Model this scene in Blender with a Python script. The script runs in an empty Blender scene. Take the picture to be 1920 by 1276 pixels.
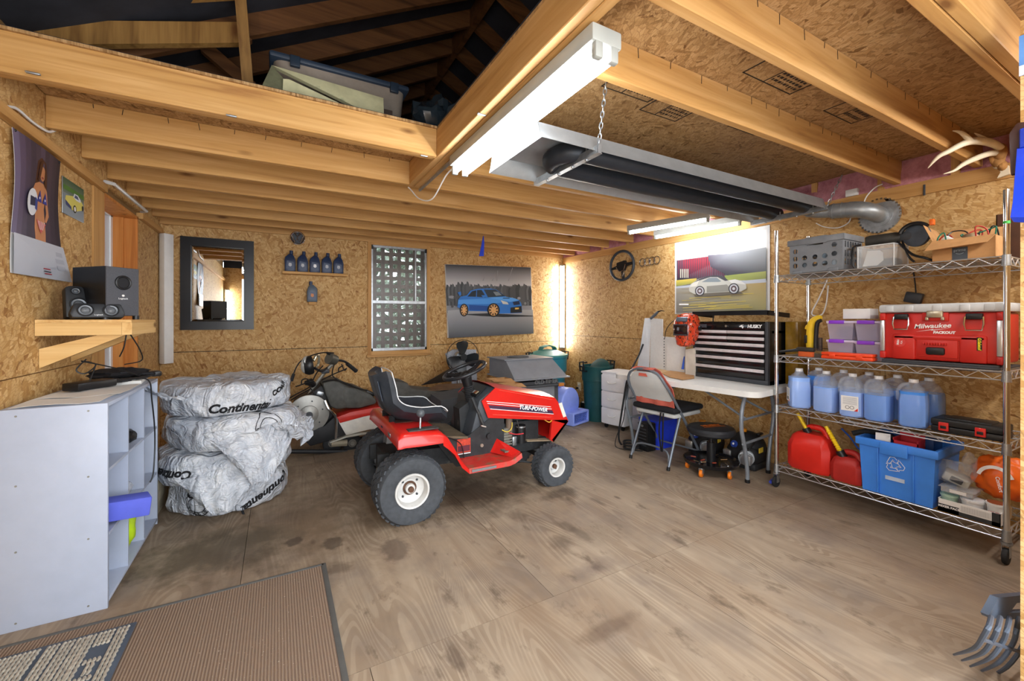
import bpy, bmesh, math, random
from mathutils import Vector, Matrix, Euler
random.seed(7)
PI = math.pi
D = bpy.data
SC = bpy.context.scene
COL = SC.collection

# ---------------------------------------------------------------- camera
FPX, YAW, EYE, HORIZON = 790.0, math.atan2(440, 790), 1.226, 599.0
cam_d = D.cameras.new('camera')
cam_d.sensor_width = 36.0
cam_d.lens = FPX / 1920 * 36
cam_d.shift_y = -(638 - HORIZON) / 1920
cam_d.clip_start = 0.02
cam = D.objects.new('camera', cam_d)
COL.objects.link(cam)
cam.location = (0, 0, EYE)
cam.rotation_euler = (PI / 2, 0, -YAW)
SC.camera = cam
# ---------------------------------------------------------------- world, exposure
SC.view_settings.view_transform = 'Standard'
SC.view_settings.look = 'None'
SC.view_settings.gamma = 1
SC.view_settings.exposure = 0.68
SC.view_settings.use_curve_mapping = False
W = D.worlds.new('overcast_sky')
SC.world = W
W.use_nodes = True
bg = W.node_tree.nodes['Background']
bg.inputs[0].default_value = (0.86, 0.93, 1.0, 1)
bg.inputs[1].default_value = 2.2

def area(name, loc, rot, sx, sy, power, col):
    l = D.lights.new(name, 'AREA'); l.shape = 'RECTANGLE'; l.size = sx; l.size_y = sy
    l.energy = power; l.color = col
    o = D.objects.new(name, l); COL.objects.link(o); o.location = loc; o.rotation_euler = rot
    return o
# daylight that comes in through the open garage door behind the camera
area('door_daylight', (0.75, -0.62, 1.25), (math.radians(98), 0, 0), 2.5, 2.0, 50, (0.93, 0.96, 1.0))
# added fill light, out of view, that brightens the right wall and shelving
area('right_wall_fill', (2.9, 0.0, 2.1), (math.radians(38), 0, 0), 1.2, .12, 15, (1.0, 0.97, 0.93))
TUBE = 46.0     # emission of the fluorescent tubes

# ---------------------------------------------------------------- helpers
def P(px, py, X=None, Y=None, Z=None):
    """world point on a plane X=, Y= or Z= seen along the sight line through a photo pixel"""
    u = (px - 960) / FPX; v = (HORIZON - py) / FPX
    c, s = math.cos(YAW), math.sin(YAW)
    dx = u * c + s; dy = c - u * s
    t = X / dx if X is not None else (Y / dy if Y is not None else (Z - EYE) / v)
    return Vector((t * dx, t * dy, EYE + t * v))

def lin(h):
    if isinstance(h, str):
        h = [int(h[i:i + 2], 16) / 255 for i in (0, 2, 4)]
        h = [x / 12.92 if x <= .04045 else ((x + .055) / 1.055) ** 2.4 for x in h]
    return (h[0], h[1], h[2], 1)

class NT:
    """tiny node-tree builder"""
    def __init__(s, name):
        s.m = D.materials.new(name); s.m.use_nodes = True
        s.t = s.m.node_tree; s.b = s.t.nodes['Principled BSDF']; s.out = s.t.nodes['Material Output']
    def n(s, typ, **k):
        nd = s.t.nodes.new('ShaderNode' + typ)
        for a, v in k.items():
            if a == 'i':
                for kk, vv in v.items():
                    if isinstance(vv, bpy.types.NodeSocket): s.t.links.new(vv, nd.inputs[kk])
                    else: nd.inputs[kk].default_value = vv
            else: setattr(nd, a, v)
        return nd
    def l(s, a, b): s.t.links.new(a, b)
    def ramp(s, fac, stops, interp='LINEAR'):
        r = s.n('ValToRGB'); r.color_ramp.interpolation = interp
        e = r.color_ramp.elements
        while len(e) < len(stops): e.new(0.5)
        for q, (p, c) in zip(e, stops): q.position = p; q.color = lin(c)
        s.l(fac, r.inputs[0]); return r.outputs[0]
    def mix(s, fac, a, b, mode='MIX'):
        m = s.n('Mix', data_type='RGBA', blend_type=mode)
        for k, v in ((0, fac), (6, a), (7, b)):
            if isinstance(v, bpy.types.NodeSocket): s.l(v, m.inputs[k])
            else: m.inputs[k].default_value = v if k == 0 else lin(v)
        return m.outputs[2]
    def math(s, op, a, b=0.0, clamp=False):
        m = s.n('Math', operation=op, use_clamp=clamp)
        for k, v in ((0, a), (1, b)):
            if isinstance(v, bpy.types.NodeSocket): s.l(v, m.inputs[k])
            else: m.inputs[k].default_value = v
        return m.outputs[0]
    def coord(s, scale=(1, 1, 1), rot=(0, 0, 0), loc=(0, 0, 0), rnd=0.0):
        tc = s.n('TexCoord').outputs['Object']
        if rnd:
            oi = s.n('ObjectInfo').outputs['Random']
            sc = s.math('MULTIPLY', oi, rnd)
            cb = s.n('CombineXYZ', i={0: sc, 1: sc, 2: sc})
            ad = s.n('VectorMath', operation='ADD'); s.l(tc, ad.inputs[0]); s.l(cb.outputs[0], ad.inputs[1])
            tc = ad.outputs[0]
        mp = s.n('Mapping', i={'Scale': scale, 'Rotation': rot, 'Location': loc}); s.l(tc, mp.inputs[0])
        return mp.outputs[0]
    def noise(s, vec, scale, detail=3, rough=.5, dist=0):
        return s.n('TexNoise', i={'Vector': vec, 'Scale': scale, 'Detail': detail, 'Roughness': rough, 'Distortion': dist})
    def base(s, col, rough=.6, metal=0.0, spec=.4):
        if isinstance(col, bpy.types.NodeSocket): s.l(col, s.b.inputs['Base Color'])
        else: s.b.inputs['Base Color'].default_value = lin(col)
        s.b.inputs['Roughness'].default_value = rough; s.b.inputs['Metallic'].default_value = metal
        s.b.inputs['Specular IOR Level'].default_value = spec
    def bump(s, h, dist=.002, strength=.5):
        b = s.n('Bump', i={'Height': h, 'Distance': dist, 'Strength': strength}); s.l(b.outputs[0], s.b.inputs['Normal'])

def plain(name, col, rough=.5, metal=0.0, var=.12, scale=14, bump=0, spec=.4, coat=0, trans=0, alpha=1, sub=0, worn=None):
    """one colour with a slight procedural mottling"""
    n = NT(name); v = n.coord(rnd=3)
    ns = n.noise(v, scale, 4, .6)
    c = lin(col); dk = tuple(x * (1 - var) for x in c[:3]); lt = tuple(min(1, x * (1 + var)) for x in c[:3])
    cc = n.ramp(ns.outputs[0], [(.3, dk), (.7, lt)])
    if worn:
        n2 = n.noise(v, scale * .5, 5, .7)
        f = n.ramp(n2.outputs[0], [(worn[1], (0, 0, 0)), (worn[1] + .12, (1, 1, 1))])
        cc = n.mix(f, cc, worn[0])
    n.base(cc, rough, metal, spec)
    if bump: n.bump(ns.outputs[0], bump, .6)
    n.b.inputs['Coat Weight'].default_value = coat
    n.b.inputs['Transmission Weight'].default_value = trans
    n.b.inputs['Alpha'].default_value = alpha
    return n.m

def osb(name, plane, tint=('A97E46', 'C19A60', 'D9B67F', '94683A'), sc=1.0, dark=.5):
    """oriented strand board: overlapping flakes with a random tone each"""
    n = NT(name)
    rot = {'xz': (PI / 2, 0, 0), 'yz': (0, PI / 2, 0), 'xy': (0, 0, 0)}[plane]
    base = n.coord(rot=rot)
    wob = n.noise(base, 9, 2).outputs[1]
    vm = n.n('VectorMath', operation='SCALE', i={'Scale': .014}); n.l(wob, vm.inputs[0])
    va = n.n('VectorMath', operation='ADD'); n.l(base, va.inputs[0]); n.l(vm.outputs[0], va.inputs[1])
    cols = []; hs = []
    for k, (ang, s1, s2) in enumerate(((.25, 15, 50), (1.9, 15, 46), (2.7, 17, 58), (1.2, 22, 74))):
        m = n.n('Mapping', vector_type='TEXTURE', i={'Rotation': (0, 0, ang), 'Scale': (1 / s1 / sc, 1 / s2 / sc, 1)}); n.l(va.outputs[0], m.inputs[0])
        m.inputs['Location'].default_value = (k * .73, k * .31, .5)
        vo = n.n('TexVoronoi', voronoi_dimensions='2D', i={'Vector': m.outputs[0], 'Scale': 1.0})
        sep = n.n('SeparateColor'); n.l(vo.outputs['Color'], sep.inputs[0])
        cols.append(n.ramp(sep.outputs[0], [(0, tint[0]), (.3, tint[1]), (.75, tint[2]), (.96, tint[1]), (.985, tint[3])]))
        hs.append(sep.outputs[1])
    f1 = n.math('GREATER_THAN', hs[0], .5); f2 = n.math('GREATER_THAN', hs[1], .55); f3 = n.math('GREATER_THAN', hs[3], .72)
    c = n.mix(f1, cols[0], cols[1]); c = n.mix(f2, c, cols[2]); c = n.mix(f3, c, cols[3])
    # darker edge lines round some flakes
    de = n.n('TexVoronoi', voronoi_dimensions='2D', feature='DISTANCE_TO_EDGE', i={'Vector': m.outputs[0], 'Scale': 1.0})
    c = n.mix(n.ramp(de.outputs['Distance'], [(.02, (.5, .5, .5)), (.10, (0, 0, 0))]), c, tint[3])
    # thin dark gaps between flakes
    m = n.n('Mapping', vector_type='TEXTURE', i={'Rotation': (0, 0, .9), 'Scale': (1 / 11 / sc, 1 / 34 / sc, 1)}); n.l(va.outputs[0], m.inputs[0])
    gp = n.noise(m.outputs[0], 1.0, 3, .6).outputs[0]
    g = n.ramp(gp, [(.64, (0, 0, 0)), (.70, (dark, dark, dark))])
    c = n.mix(g, c, '5A3412')
    big = n.noise(base, 1.4, 3).outputs[0]
    c = n.mix(n.ramp(big, [(.35, (0, 0, 0)), (.75, (.35, .35, .35))]), c, tint[3])
    n.base(c, .62, 0, .3)
    n.bump(hs[2], .0012, .35)
    return n.m

def wood(name, axis, light='D6AC72', mid='C4985A', dark='9E7040', rough=.6, knots=True):
    """sawn softwood with the grain along one axis"""
    n = NT(name)
    s = {'x': (1.2, 22, 22), 'y': (22, 1.2, 22), 'z': (22, 22, 1.2)}[axis]
    v = n.coord(scale=s, rnd=9)
    g = n.noise(v, 1.0, 4, .6, .6)
    v2 = n.coord(scale=tuple(x * (3 if x > 2 else 1) for x in s), rnd=9)
    g2 = n.noise(v2, 1.5, 2)
    c = n.ramp(g.outputs[0], [(.25, dark), (.45, mid), (.68, light)])
    c = n.mix(n.math('MULTIPLY', g2.outputs[0], .35), c, mid, 'MULTIPLY')
    if knots:
        k = {'x': (2.2, 6.5, 6.5), 'y': (6.5, 2.2, 6.5), 'z': (6.5, 6.5, 2.2)}[axis]
        vk = n.n('TexVoronoi', i={'Vector': n.coord(scale=k, rnd=13), 'Scale': 1.0})
        kk = n.ramp(vk.outputs['Distance'], [(.04, (.85, .85, .85)), (.13, (0, 0, 0))])
        c = n.mix(kk, c, '5E3414')
    rb = n.n('ObjectInfo').outputs['Random']
    c = n.mix(n.math('MULTIPLY', rb, .25), c, dark)
    n.base(c, rough, 0, .3)
    n.bump(g.outputs[0], .0015, .3)
    return n.m

def emit(name, col, strength):
    n = NT(name)
    e = n.n('Emission', i={0: lin(col), 1: strength}); n.l(e.outputs[0], n.out.inputs[0])
    return n.m

def glass(name, col='FFFFFF', rough=.02, amt=.85):
    """thin pane: mostly clear, a little mirror"""
    n = NT(name)
    t = n.n('BsdfTransparent', i={0: lin(col)}); g = n.n('BsdfGlossy', i={'Roughness': rough})
    fr = n.n('Fresnel', i={0: 1.45}); fa = n.math('ADD', fr.outputs[0], 1 - amt - .1, True)
    mx = n.n('MixShader'); n.l(fa, mx.inputs[0]); n.l(t.outputs[0], mx.inputs[1]); n.l(g.outputs[0], mx.inputs[2])
    n.l(mx.outputs[0], n.out.inputs[0]); return n.m

def filmy(name, col, alpha=.5, rough=.25):
    """translucent plastic: part diffuse, part see-through"""
    n = NT(name); ns = n.noise(n.coord(rnd=2), 8, 3)
    n.base(n.ramp(ns.outputs[0], [(.3, tuple(x * .9 for x in lin(col)[:3])), (.7, lin(col)[:3])]), rough)
    n.b.inputs['Alpha'].default_value = alpha
    return n.m

class MB:
    """collects shapes into one mesh"""
    def __init__(s): s.bm = bmesh.new()
    def _x(s, vs, mat):
        if mat is not None: bmesh.ops.transform(s.bm, matrix=mat, verts=vs)
        return s
    def box(s, a, b, rot=None, taper=None):
        """box between two corners; rot = Euler about its centre"""
        a = Vector(a); b = Vector(b); c = (a + b) / 2; d = b - a
        r = bmesh.ops.create_cube(s.bm, size=1)['verts']
        if taper:
            for v in r:
                if v.co.z > 0: v.co.x *= taper[0]; v.co.y *= taper[1]
        M = Matrix.Translation(c) @ (Euler(rot).to_matrix().to_4x4() if rot else Matrix()) @ Matrix.Diagonal((abs(d.x), abs(d.y), abs(d.z), 1))
        return s._x(r, M)
    def rbox(s, a, b, r=.01, seg=2, rot=None, mat=None):
        """box with rounded edges"""
        a = Vector(a); b = Vector(b); c = (a + b) / 2; d = b - a
        g = bmesh.new(); vs = bmesh.ops.create_cube(g, size=1)['verts']
        bmesh.ops.transform(g, matrix=Matrix.Diagonal((abs(d.x), abs(d.y), abs(d.z), 1)), verts=vs)
        r = min(r, .49 * min(abs(d.x), abs(d.y), abs(d.z)))
        bmesh.ops.bevel(g, geom=g.edges[:], offset=r, segments=seg, profile=.5, affect='EDGES')
        M = Matrix.Translation(c) @ (Euler(rot).to_matrix().to_4x4() if rot else Matrix())
        if mat is not None: M = mat @ M
        return s.join(g, M)
    def join(s, g, M=None):
        if M is not None: bmesh.ops.transform(g, matrix=M, verts=g.verts[:])
        me = D.meshes.new('tmp'); g.to_mesh(me); g.free(); s.bm.from_mesh(me); D.meshes.remove(me)
        return s
    def cyl(s, a, b, r, r2=None, n=16, caps=True):
        a = Vector(a); b = Vector(b); d = b - a
        vs = bmesh.ops.create_cone(s.bm, cap_ends=caps, segments=n, radius1=r, radius2=r if r2 is None else r2, depth=d.length)['verts']
        q = d.to_track_quat('Z', 'Y').to_matrix().to_4x4()
        return s._x(vs, Matrix.Translation((a + b) / 2) @ q)
    def ball(s, c, r, n=16, scale=(1, 1, 1), rot=None):
        vs = bmesh.ops.create_uvsphere(s.bm, u_segments=n, v_segments=max(6, n // 2), radius=1)['verts']
        if not hasattr(r, '__len__'): r = (r, r, r)
        M = Matrix.Translation(c) @ (Euler(rot).to_matrix().to_4x4() if rot else Matrix()) @ Matrix.Diagonal((r[0] * scale[0], r[1] * scale[1], r[2] * scale[2], 1))
        return s._x(vs, M)
    def lathe(s, prof, n=24, M=None, arc=2 * PI, cap=True):
        """prof = [(radius, z)...] turned about Z"""
        closed = abs(arc - 2 * PI) < 1e-6
        k = n if closed else n + 1
        rows = []
        for r, z in prof:
            rows.append([s.bm.verts.new((r * math.cos(arc * i / n), r * math.sin(arc * i / n), z)) for i in range(k)])
        for a, b in zip(rows, rows[1:]):
            for i in range(n):
                j = (i + 1) % k
                s.bm.faces.new((a[i], a[j], b[j], b[i]))
        if closed and cap:
            if prof[0][0] > 1e-6: s.bm.faces.new(rows[0][::-1])
            if prof[-1][0] > 1e-6: s.bm.faces.new(rows[-1])
        vs = [v for r in rows for v in r]
        s._x(vs, M)
        return s
    def tube(s, pts, r, n=8, cyc=False, smooth=0):
        """round bar along a polyline; r one number or one per point"""
        pts = [Vector(p) for p in pts]
        rr = list(r) if hasattr(r, '__len__') else None
        if smooth:
            q = []; qr = []
            m = len(pts)
            for i in range(m if cyc else m - 1):
                p0 = pts[(i - 1) % m] if (cyc or i > 0) else pts[0]; p1 = pts[i]; p2 = pts[(i + 1) % m]
                p3 = pts[(i + 2) % m] if (cyc or i + 2 < m) else pts[-1]
                for k in range(smooth):
                    t = k / smooth
                    q.append(.5 * ((2 * p1) + (p2 - p0) * t + (2 * p0 - 5 * p1 + 4 * p2 - p3) * t * t + (3 * p1 - p0 - 3 * p2 + p3) * t ** 3))
                    if rr: qr.append(rr[i] * (1 - t) + rr[(i + 1) % m] * t)
            if not cyc:
                q.append(pts[-1])
                if rr: qr.append(rr[-1])
            pts = q
            if rr: rr = qr
        m = len(pts); rows = []; up = None
        for i, p in enumerate(pts):
            a = pts[(i - 1) % m] if (cyc or i > 0) else p; b = pts[(i + 1) % m] if (cyc or i < m - 1) else p
            d = (b - a).normalized() if (b - a).length > 1e-9 else Vector((0, 0, 1))
            if up is None: up = Vector((0, 0, 1)) if abs(d.z) < .95 else Vector((1, 0, 0))
            x = d.cross(up).normalized(); y = x.cross(d).normalized(); up = y
            ri = rr[i] if rr else r
            rows.append([s.bm.verts.new(p + x * ri * math.cos(2 * PI * k / n) + y * ri * math.sin(2 * PI * k / n)) for k in range(n)])
        for i in range(m if cyc else m - 1):
            a = rows[i]; b = rows[(i + 1) % m]
            for k in range(n):
                s.bm.faces.new((a[k], a[(k + 1) % n], b[(k + 1) % n], b[k]))
        if not cyc:
            s.bm.faces.new(rows[0]); s.bm.faces.new(rows[-1][::-1])
        return s
    def prism(s, poly, z0, z1, M=None, inset=None):
        """flat outline (x,y) between two heights"""
        lo = [s.bm.verts.new((x, y, z0)) for x, y in poly]; hi = [s.bm.verts.new((x, y, z1)) for x, y in (inset or poly)]
        m = len(poly)
        s.bm.faces.new(lo[::-1]); s.bm.faces.new(hi)
        for i in range(m): s.bm.faces.new((lo[i], lo[(i + 1) % m], hi[(i + 1) % m], hi[i]))
        return s._x(lo + hi, M)
    def loft(s, rows, cap=True, cyc=True):
        """skin through rows of equal point counts"""
        R = [[s.bm.verts.new(p) for p in r] for r in rows]
        k = len(R[0])
        for a, b in zip(R, R[1:]):
            for i in range(k if cyc else k - 1):
                s.bm.faces.new((a[i], a[(i + 1) % k], b[(i + 1) % k], b[i]))
        if cap and cyc: s.bm.faces.new(R[0][::-1]); s.bm.faces.new(R[-1])
        return s
    def face(s, pts): s.bm.faces.new([s.bm.verts.new(p) for p in pts]); return s
    def quadgrid(s, fn, nu, nv):
        R = [[s.bm.verts.new(fn(i / nu, j / nv)) for i in range(nu + 1)] for j in range(nv + 1)]
        for a, b in zip(R, R[1:]):
            for i in range(nu): s.bm.faces.new((a[i], a[i + 1], b[i + 1], b[i]))
        return s
    def move(s, M): bmesh.ops.transform(s.bm, matrix=M, verts=s.bm.verts[:]); return s
    def thick(s, t):
        bmesh.ops.recalc_face_normals(s.bm, faces=s.bm.faces[:])
        bmesh.ops.solidify(s.bm, geom=s.bm.faces[:], thickness=t); return s
    def bevel(s, w, seg=2, ang=.5):
        es = [e for e in s.bm.edges if len(e.link_faces) == 2 and e.calc_face_angle(0) > ang]
        bmesh.ops.bevel(s.bm, geom=es, offset=w, segments=seg, profile=.5, affect='EDGES', clamp_overlap=True); return s

def ringpts(c, ax, ay, r, n, r2=None):
    c = Vector(c); ax = Vector(ax); ay = Vector(ay); r2 = r2 or r
    return [c + ax * r * math.cos(2 * PI * i / n) + ay * r2 * math.sin(2 * PI * i / n) for i in range(n)]

def mk(name, mb, mat, smooth=True, ang=35, fix=True):
    bm = mb.bm
    if fix: bmesh.ops.recalc_face_normals(bm, faces=bm.faces[:])
    for f in bm.faces: f.smooth = smooth
    if smooth:
        lim = math.radians(ang)
        for e in bm.edges:
            if len(e.link_faces) == 2 and e.calc_face_angle(0) > lim: e.smooth = False
    me = D.meshes.new(name); bm.to_mesh(me); bm.free()
    if mat is not None:
        for m in (mat if isinstance(mat, (list, tuple)) else [mat]): me.materials.append(m)
    o = D.objects.new(name, me); COL.objects.link(o)
    return o

def tag(o, label=None, cat=None, group=None, kind=None):
    if label: o['label'] = label
    if cat: o['category'] = cat
    if group: o['group'] = group
    if kind: o['kind'] = kind
    return o

def mat_of(o):
    M = Matrix.LocRotScale(o.location, o.rotation_euler, o.scale)
    return mat_of(o.parent) @ o.matrix_parent_inverse @ M if o.parent else M

def part(name, mb, mat, parent, label=None, world=False, kind=None, **k):
    """a child mesh; local coordinates of the thing, or world ones with world=True"""
    o = mk(name, mb, mat, **k)
    o.parent = parent
    if world: o.matrix_parent_inverse = mat_of(parent).inverted()
    if label: o['label'] = label
    if kind: o['kind'] = kind
    return o

def thing(name, label, cat, loc=(0, 0, 0), rotz=0.0, group=None, rot=None):
    o = D.objects.new(name, None); COL.objects.link(o); o.empty_display_size = .1
    o.location = loc; o.rotation_euler = rot if rot else (0, 0, rotz)
    return tag(o, label, cat, group)

def single(name, mb, mat, label, cat, group=None, kind=None, **k):
    """a thing that is one mesh, built in world coordinates; its origin moves to the middle of its base"""
    vs = mb.bm.verts
    lo = [min(v.co[i] for v in vs) for i in range(3)]; hi = [max(v.co[i] for v in vs) for i in range(3)]
    c = Vector(((lo[0] + hi[0]) / 2, (lo[1] + hi[1]) / 2, lo[2]))
    mb.move(Matrix.Translation(-c))
    o = mk(name, mb, mat, **k); o.location = c
    return tag(o, label, cat, group, kind)

def struct(name, mb, mat, **k):
    o = mk(name, mb, mat, **k); o['kind'] = 'structure'; return o

KIDS = {}
def copy_tree(o, parent=None):
    c = o.copy(); COL.objects.link(c)
    if parent is not None: c.parent = parent
    for ch in [q for q in D.objects if q.parent == o]: copy_tree(ch, c)
    return c

def text_mb(body, size, depth=.0006, shear=0, bold=0, align='CENTER', spacing=1.0):
    cu = D.curves.new('txt', 'FONT'); cu.body = body; cu.size = size; cu.extrude = depth; cu.shear = shear
    cu.offset = bold; cu.align_x = align; cu.align_y = 'CENTER'; cu.space_character = spacing; cu.resolution_u = 3
    o = D.objects.new('txt', cu); COL.objects.link(o)
    dg = bpy.context.evaluated_depsgraph_get()
    me = D.meshes.new_from_object(o.evaluated_get(dg))
    mb = MB(); mb.bm.from_mesh(me)
    D.objects.remove(o); D.curves.remove(cu); D.meshes.remove(me)
    return mb

def frame(o, x, y):
    """matrix whose local X, Y follow x and y at origin o"""
    x = Vector(x).normalized(); y = Vector(y); z = x.cross(y).normalized(); y = z.cross(x)
    return Matrix((( x.x, y.x, z.x, o[0]), (x.y, y.y, z.y, o[1]), (x.z, y.z, z.z, o[2]), (0, 0, 0, 1)))

def wire(pts, r, name, mat, label=None, cat=None, parent=None, smooth=6, n=6, **k):
    mb = MB().tube(pts, r, n=n, smooth=smooth)
    if parent is not None: return part(name, mb, mat, parent, label, **k)
    return single(name, mb, mat, label, cat, **k)
# ================================================================ MATERIALS shared
OSB_XZ = osb('osb_back', 'xz'); OSB_YZ = osb('osb_side', 'yz')
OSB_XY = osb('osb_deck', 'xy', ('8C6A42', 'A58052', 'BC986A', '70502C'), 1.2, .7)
WX = wood('lumber_x', 'x'); WY = wood('lumber_y', 'y'); WZ = wood('lumber_z', 'z')
PINE = wood('orange_pine', 'z', 'E0A058', 'D08A42', 'B06A2A')
RAFT = wood('rafter_wood', 'x', '7E5430', '6A4426', '3E2612')  # lumber darkened: the dimness of the attic is put into its tones
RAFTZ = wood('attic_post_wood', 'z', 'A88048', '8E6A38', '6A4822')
ROOF = plain('shaded_roof_boards', '26262C', .8, var=.35, scale=6)  # near black for the unlit attic, its shade put into the colour
BLACK = plain('black_plastic', '17181A', .38, var=.25)
RUBBER = plain('black_rubber', '1E1F21', .75, var=.25, bump=.0006, scale=60)
DGREY = plain('dark_grey_plastic', '3A3D42', .45)
MGREY = plain('mid_grey_plastic', '75797E', .5)
WHITE = plain('white_plastic', 'E6E6E4', .4, var=.04)
STEEL = plain('galvanised_steel', 'A9AEB2', .36, .85, var=.2, scale=30)
CHROME = plain('chrome', 'D5D8DA', .12, 1.0, var=.05)
GALV = plain('zinc_sheet', '9EA3A6', .42, .6, var=.15, scale=20)
REDP = plain('red_paint', 'C8201C', .3, var=.1, coat=.3)
CARD = plain('cardboard', 'B98C5C', .85, var=.1, scale=25)
PAPER = plain('white_paper', 'E4E4E2', .8, var=.04)
BLUEP = plain('blue_plastic', '2F6FD0', .4, var=.07)
INK = plain('black_ink', '101014', .7, var=.1)
WINK = plain('white_ink', 'F0F0F0', .6, var=.03)

# ================================================================ SETTING
XL, XR, YB, YF, ZJ, ZD = -.968, 3.70, 5.09, -.35, 2.145, 2.30
# floor: plywood sheets with the face grain along Y, open joints
def ply():
    n = NT('worn_plywood')
    v = n.coord(scale=(7, .7, 1), rnd=5)
    g = n.noise(v, 1.0, 5, .6, 1.0)
    # cathedral grain: contour lines of a stretched noise field
    vw = n.coord(scale=(2.6, .38, 1), rnd=5)
    fld = n.noise(vw, 1.0, 2, .45, .5).outputs[0]
    sn_ = n.math('SINE', n.math('MULTIPLY', fld, 330.0))
    c = n.ramp(g.outputs[0], [(.25, '8A7A68'), (.5, '9E8E7A'), (.75, 'B0A08A')])
    ln = n.ramp(sn_, [(.0, (.42, .42, .42)), (.5, (0, 0, 0))])
    brk = n.ramp(n.noise(n.coord(scale=(3, 1.2, 1), rnd=2), 1.6, 3).outputs[0], [(.4, (.15, .15, .15)), (.65, (1, 1, 1))])
    c = n.mix(n.mix(1.0, ln, brk, 'MULTIPLY'), c, '66523E')
    w = n.coord()
    b1 = n.noise(n.coord(scale=(1.5, .8, 1)), 1.3, 4, .6)
    c = n.mix(n.ramp(b1.outputs[0], [(.44, (0, 0, 0)), (.75, (.5, .5, .5))]), c, '826548')
    b3 = n.noise(n.coord(scale=(1.2, 1, 1)), 2.6, 4, .6)
    c = n.mix(n.ramp(b3.outputs[0], [(.48, (0, 0, 0)), (.72, (.6, .6, .6))]), c, '746A62')
    b2 = n.noise(n.coord(scale=(1.3, .6, 1)), 6.5, 5, .65)
    c = n.mix(n.ramp(b2.outputs[0], [(.58, (0, 0, 0)), (.70, (.65, .65, .65))]), c, '4E3E30')
    kn = n.n('TexVoronoi', i={'Vector': n.coord(scale=(3.0, 1.5, 1), rnd=3), 'Scale': 1.1})
    c = n.mix(n.ramp(kn.outputs['Distance'], [(.03, (.7, .7, .7)), (.07, (0, 0, 0))]), c, '4E3E34')
    # grease and dirt: small ovals at fixed places; broad ovals darken the floor below things
    sep = None
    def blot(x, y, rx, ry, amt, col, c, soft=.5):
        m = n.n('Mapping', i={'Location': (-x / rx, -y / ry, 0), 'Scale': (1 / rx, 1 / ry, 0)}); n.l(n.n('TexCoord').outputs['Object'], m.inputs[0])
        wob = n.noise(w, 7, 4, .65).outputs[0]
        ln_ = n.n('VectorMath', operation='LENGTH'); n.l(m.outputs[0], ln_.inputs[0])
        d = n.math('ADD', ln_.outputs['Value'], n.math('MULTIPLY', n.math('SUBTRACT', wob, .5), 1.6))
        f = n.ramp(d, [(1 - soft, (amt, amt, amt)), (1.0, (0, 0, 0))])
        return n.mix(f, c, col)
    rb_ = random.Random(11)
    for k in range(9):
        c = blot(rb_.uniform(.0, 3.0), rb_.uniform(1.1, 2.5), rb_.uniform(.03, .09), rb_.uniform(.06, .16), .5, '4E4036', c, .6)
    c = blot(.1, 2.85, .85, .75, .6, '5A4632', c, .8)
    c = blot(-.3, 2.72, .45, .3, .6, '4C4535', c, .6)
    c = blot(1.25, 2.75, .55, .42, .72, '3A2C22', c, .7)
    c = blot(1.75, 2.42, .2, .11, .6, '40342B', c, .6)
    c = blot(.56, 2.28, .09, .14, .55, '4A3C36', c, .4)
    c = blot(.27, 2.5, .06, .08, .6, '3C322A', c, .3)
    c = blot(.08, 2.62, .05, .06, .6, '3C322A', c, .3)
    c = blot(1.35, 1.62, .2, .07, .5, '6A5C54', c, .7)
    c = blot(1.6, 1.9, .25, .16, .35, '6E6152', c, .7)
    c = blot(1.15, 1.28, .2, .05, .55, '5E4A3A', c, .6)
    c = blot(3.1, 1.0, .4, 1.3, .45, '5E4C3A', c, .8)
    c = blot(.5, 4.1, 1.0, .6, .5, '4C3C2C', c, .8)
    n.base(c, .62, 0, .3)
    n.bump(g.outputs[0], .0015, .3)
    return n.m
PLY = ply()
fl = struct('floor', MB().box((XL - .2, YF - .3, -.05), (XR + .2, YB + .1, -.018)), plain('subfloor', '3A2E22', .9))
for y0, y1, xs in ((YF, 1.542, (XL, .285, 1.635, 2.855, XR)), (1.542, 3.98, (XL, -.15, 1.07, 2.29, XR)), (3.98, YB, (XL, .285, 1.5, 2.72, XR))):
    for a, b in zip(xs, xs[1:]):
        part('plywood_sheet', MB().box((a + .0012, y0 + .0012, -.018), (b - .0012, y1 - .0012, 0)), PLY, fl, smooth=False)

# back wall
wb = struct('wall_back', MB().box((XL - .2, YB + .012, -.05), (.95, YB + .1, 4)).box((1.625, YB + .012, -.05), (XR + .2, YB + .1, 4))
            .box((.95, YB + .012, -.05), (1.625, YB + .1, .86)).box((.95, YB + .012, 2.1), (1.625, YB + .1, 4)), ROOF)
G = .0015
for a in ((XL, 0, .92, .912), (.92 - 2 * G, 0, 1.655 + 2 * G, .82), (1.655, 0, XR, .912), (XL, .915, .92, 2.13), (1.655, .915, XR, 2.13)):
    part('osb_panel', MB().box((a[0] + G, YB, a[1] + G), (a[2] - G, YB + .012, a[3] - G)), OSB_XZ, wb, smooth=False)
struct('trim_1', MB().box((XL, YB - .012, 2.13), (XR, YB + .03, ZD)), WX, smooth=False)

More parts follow.
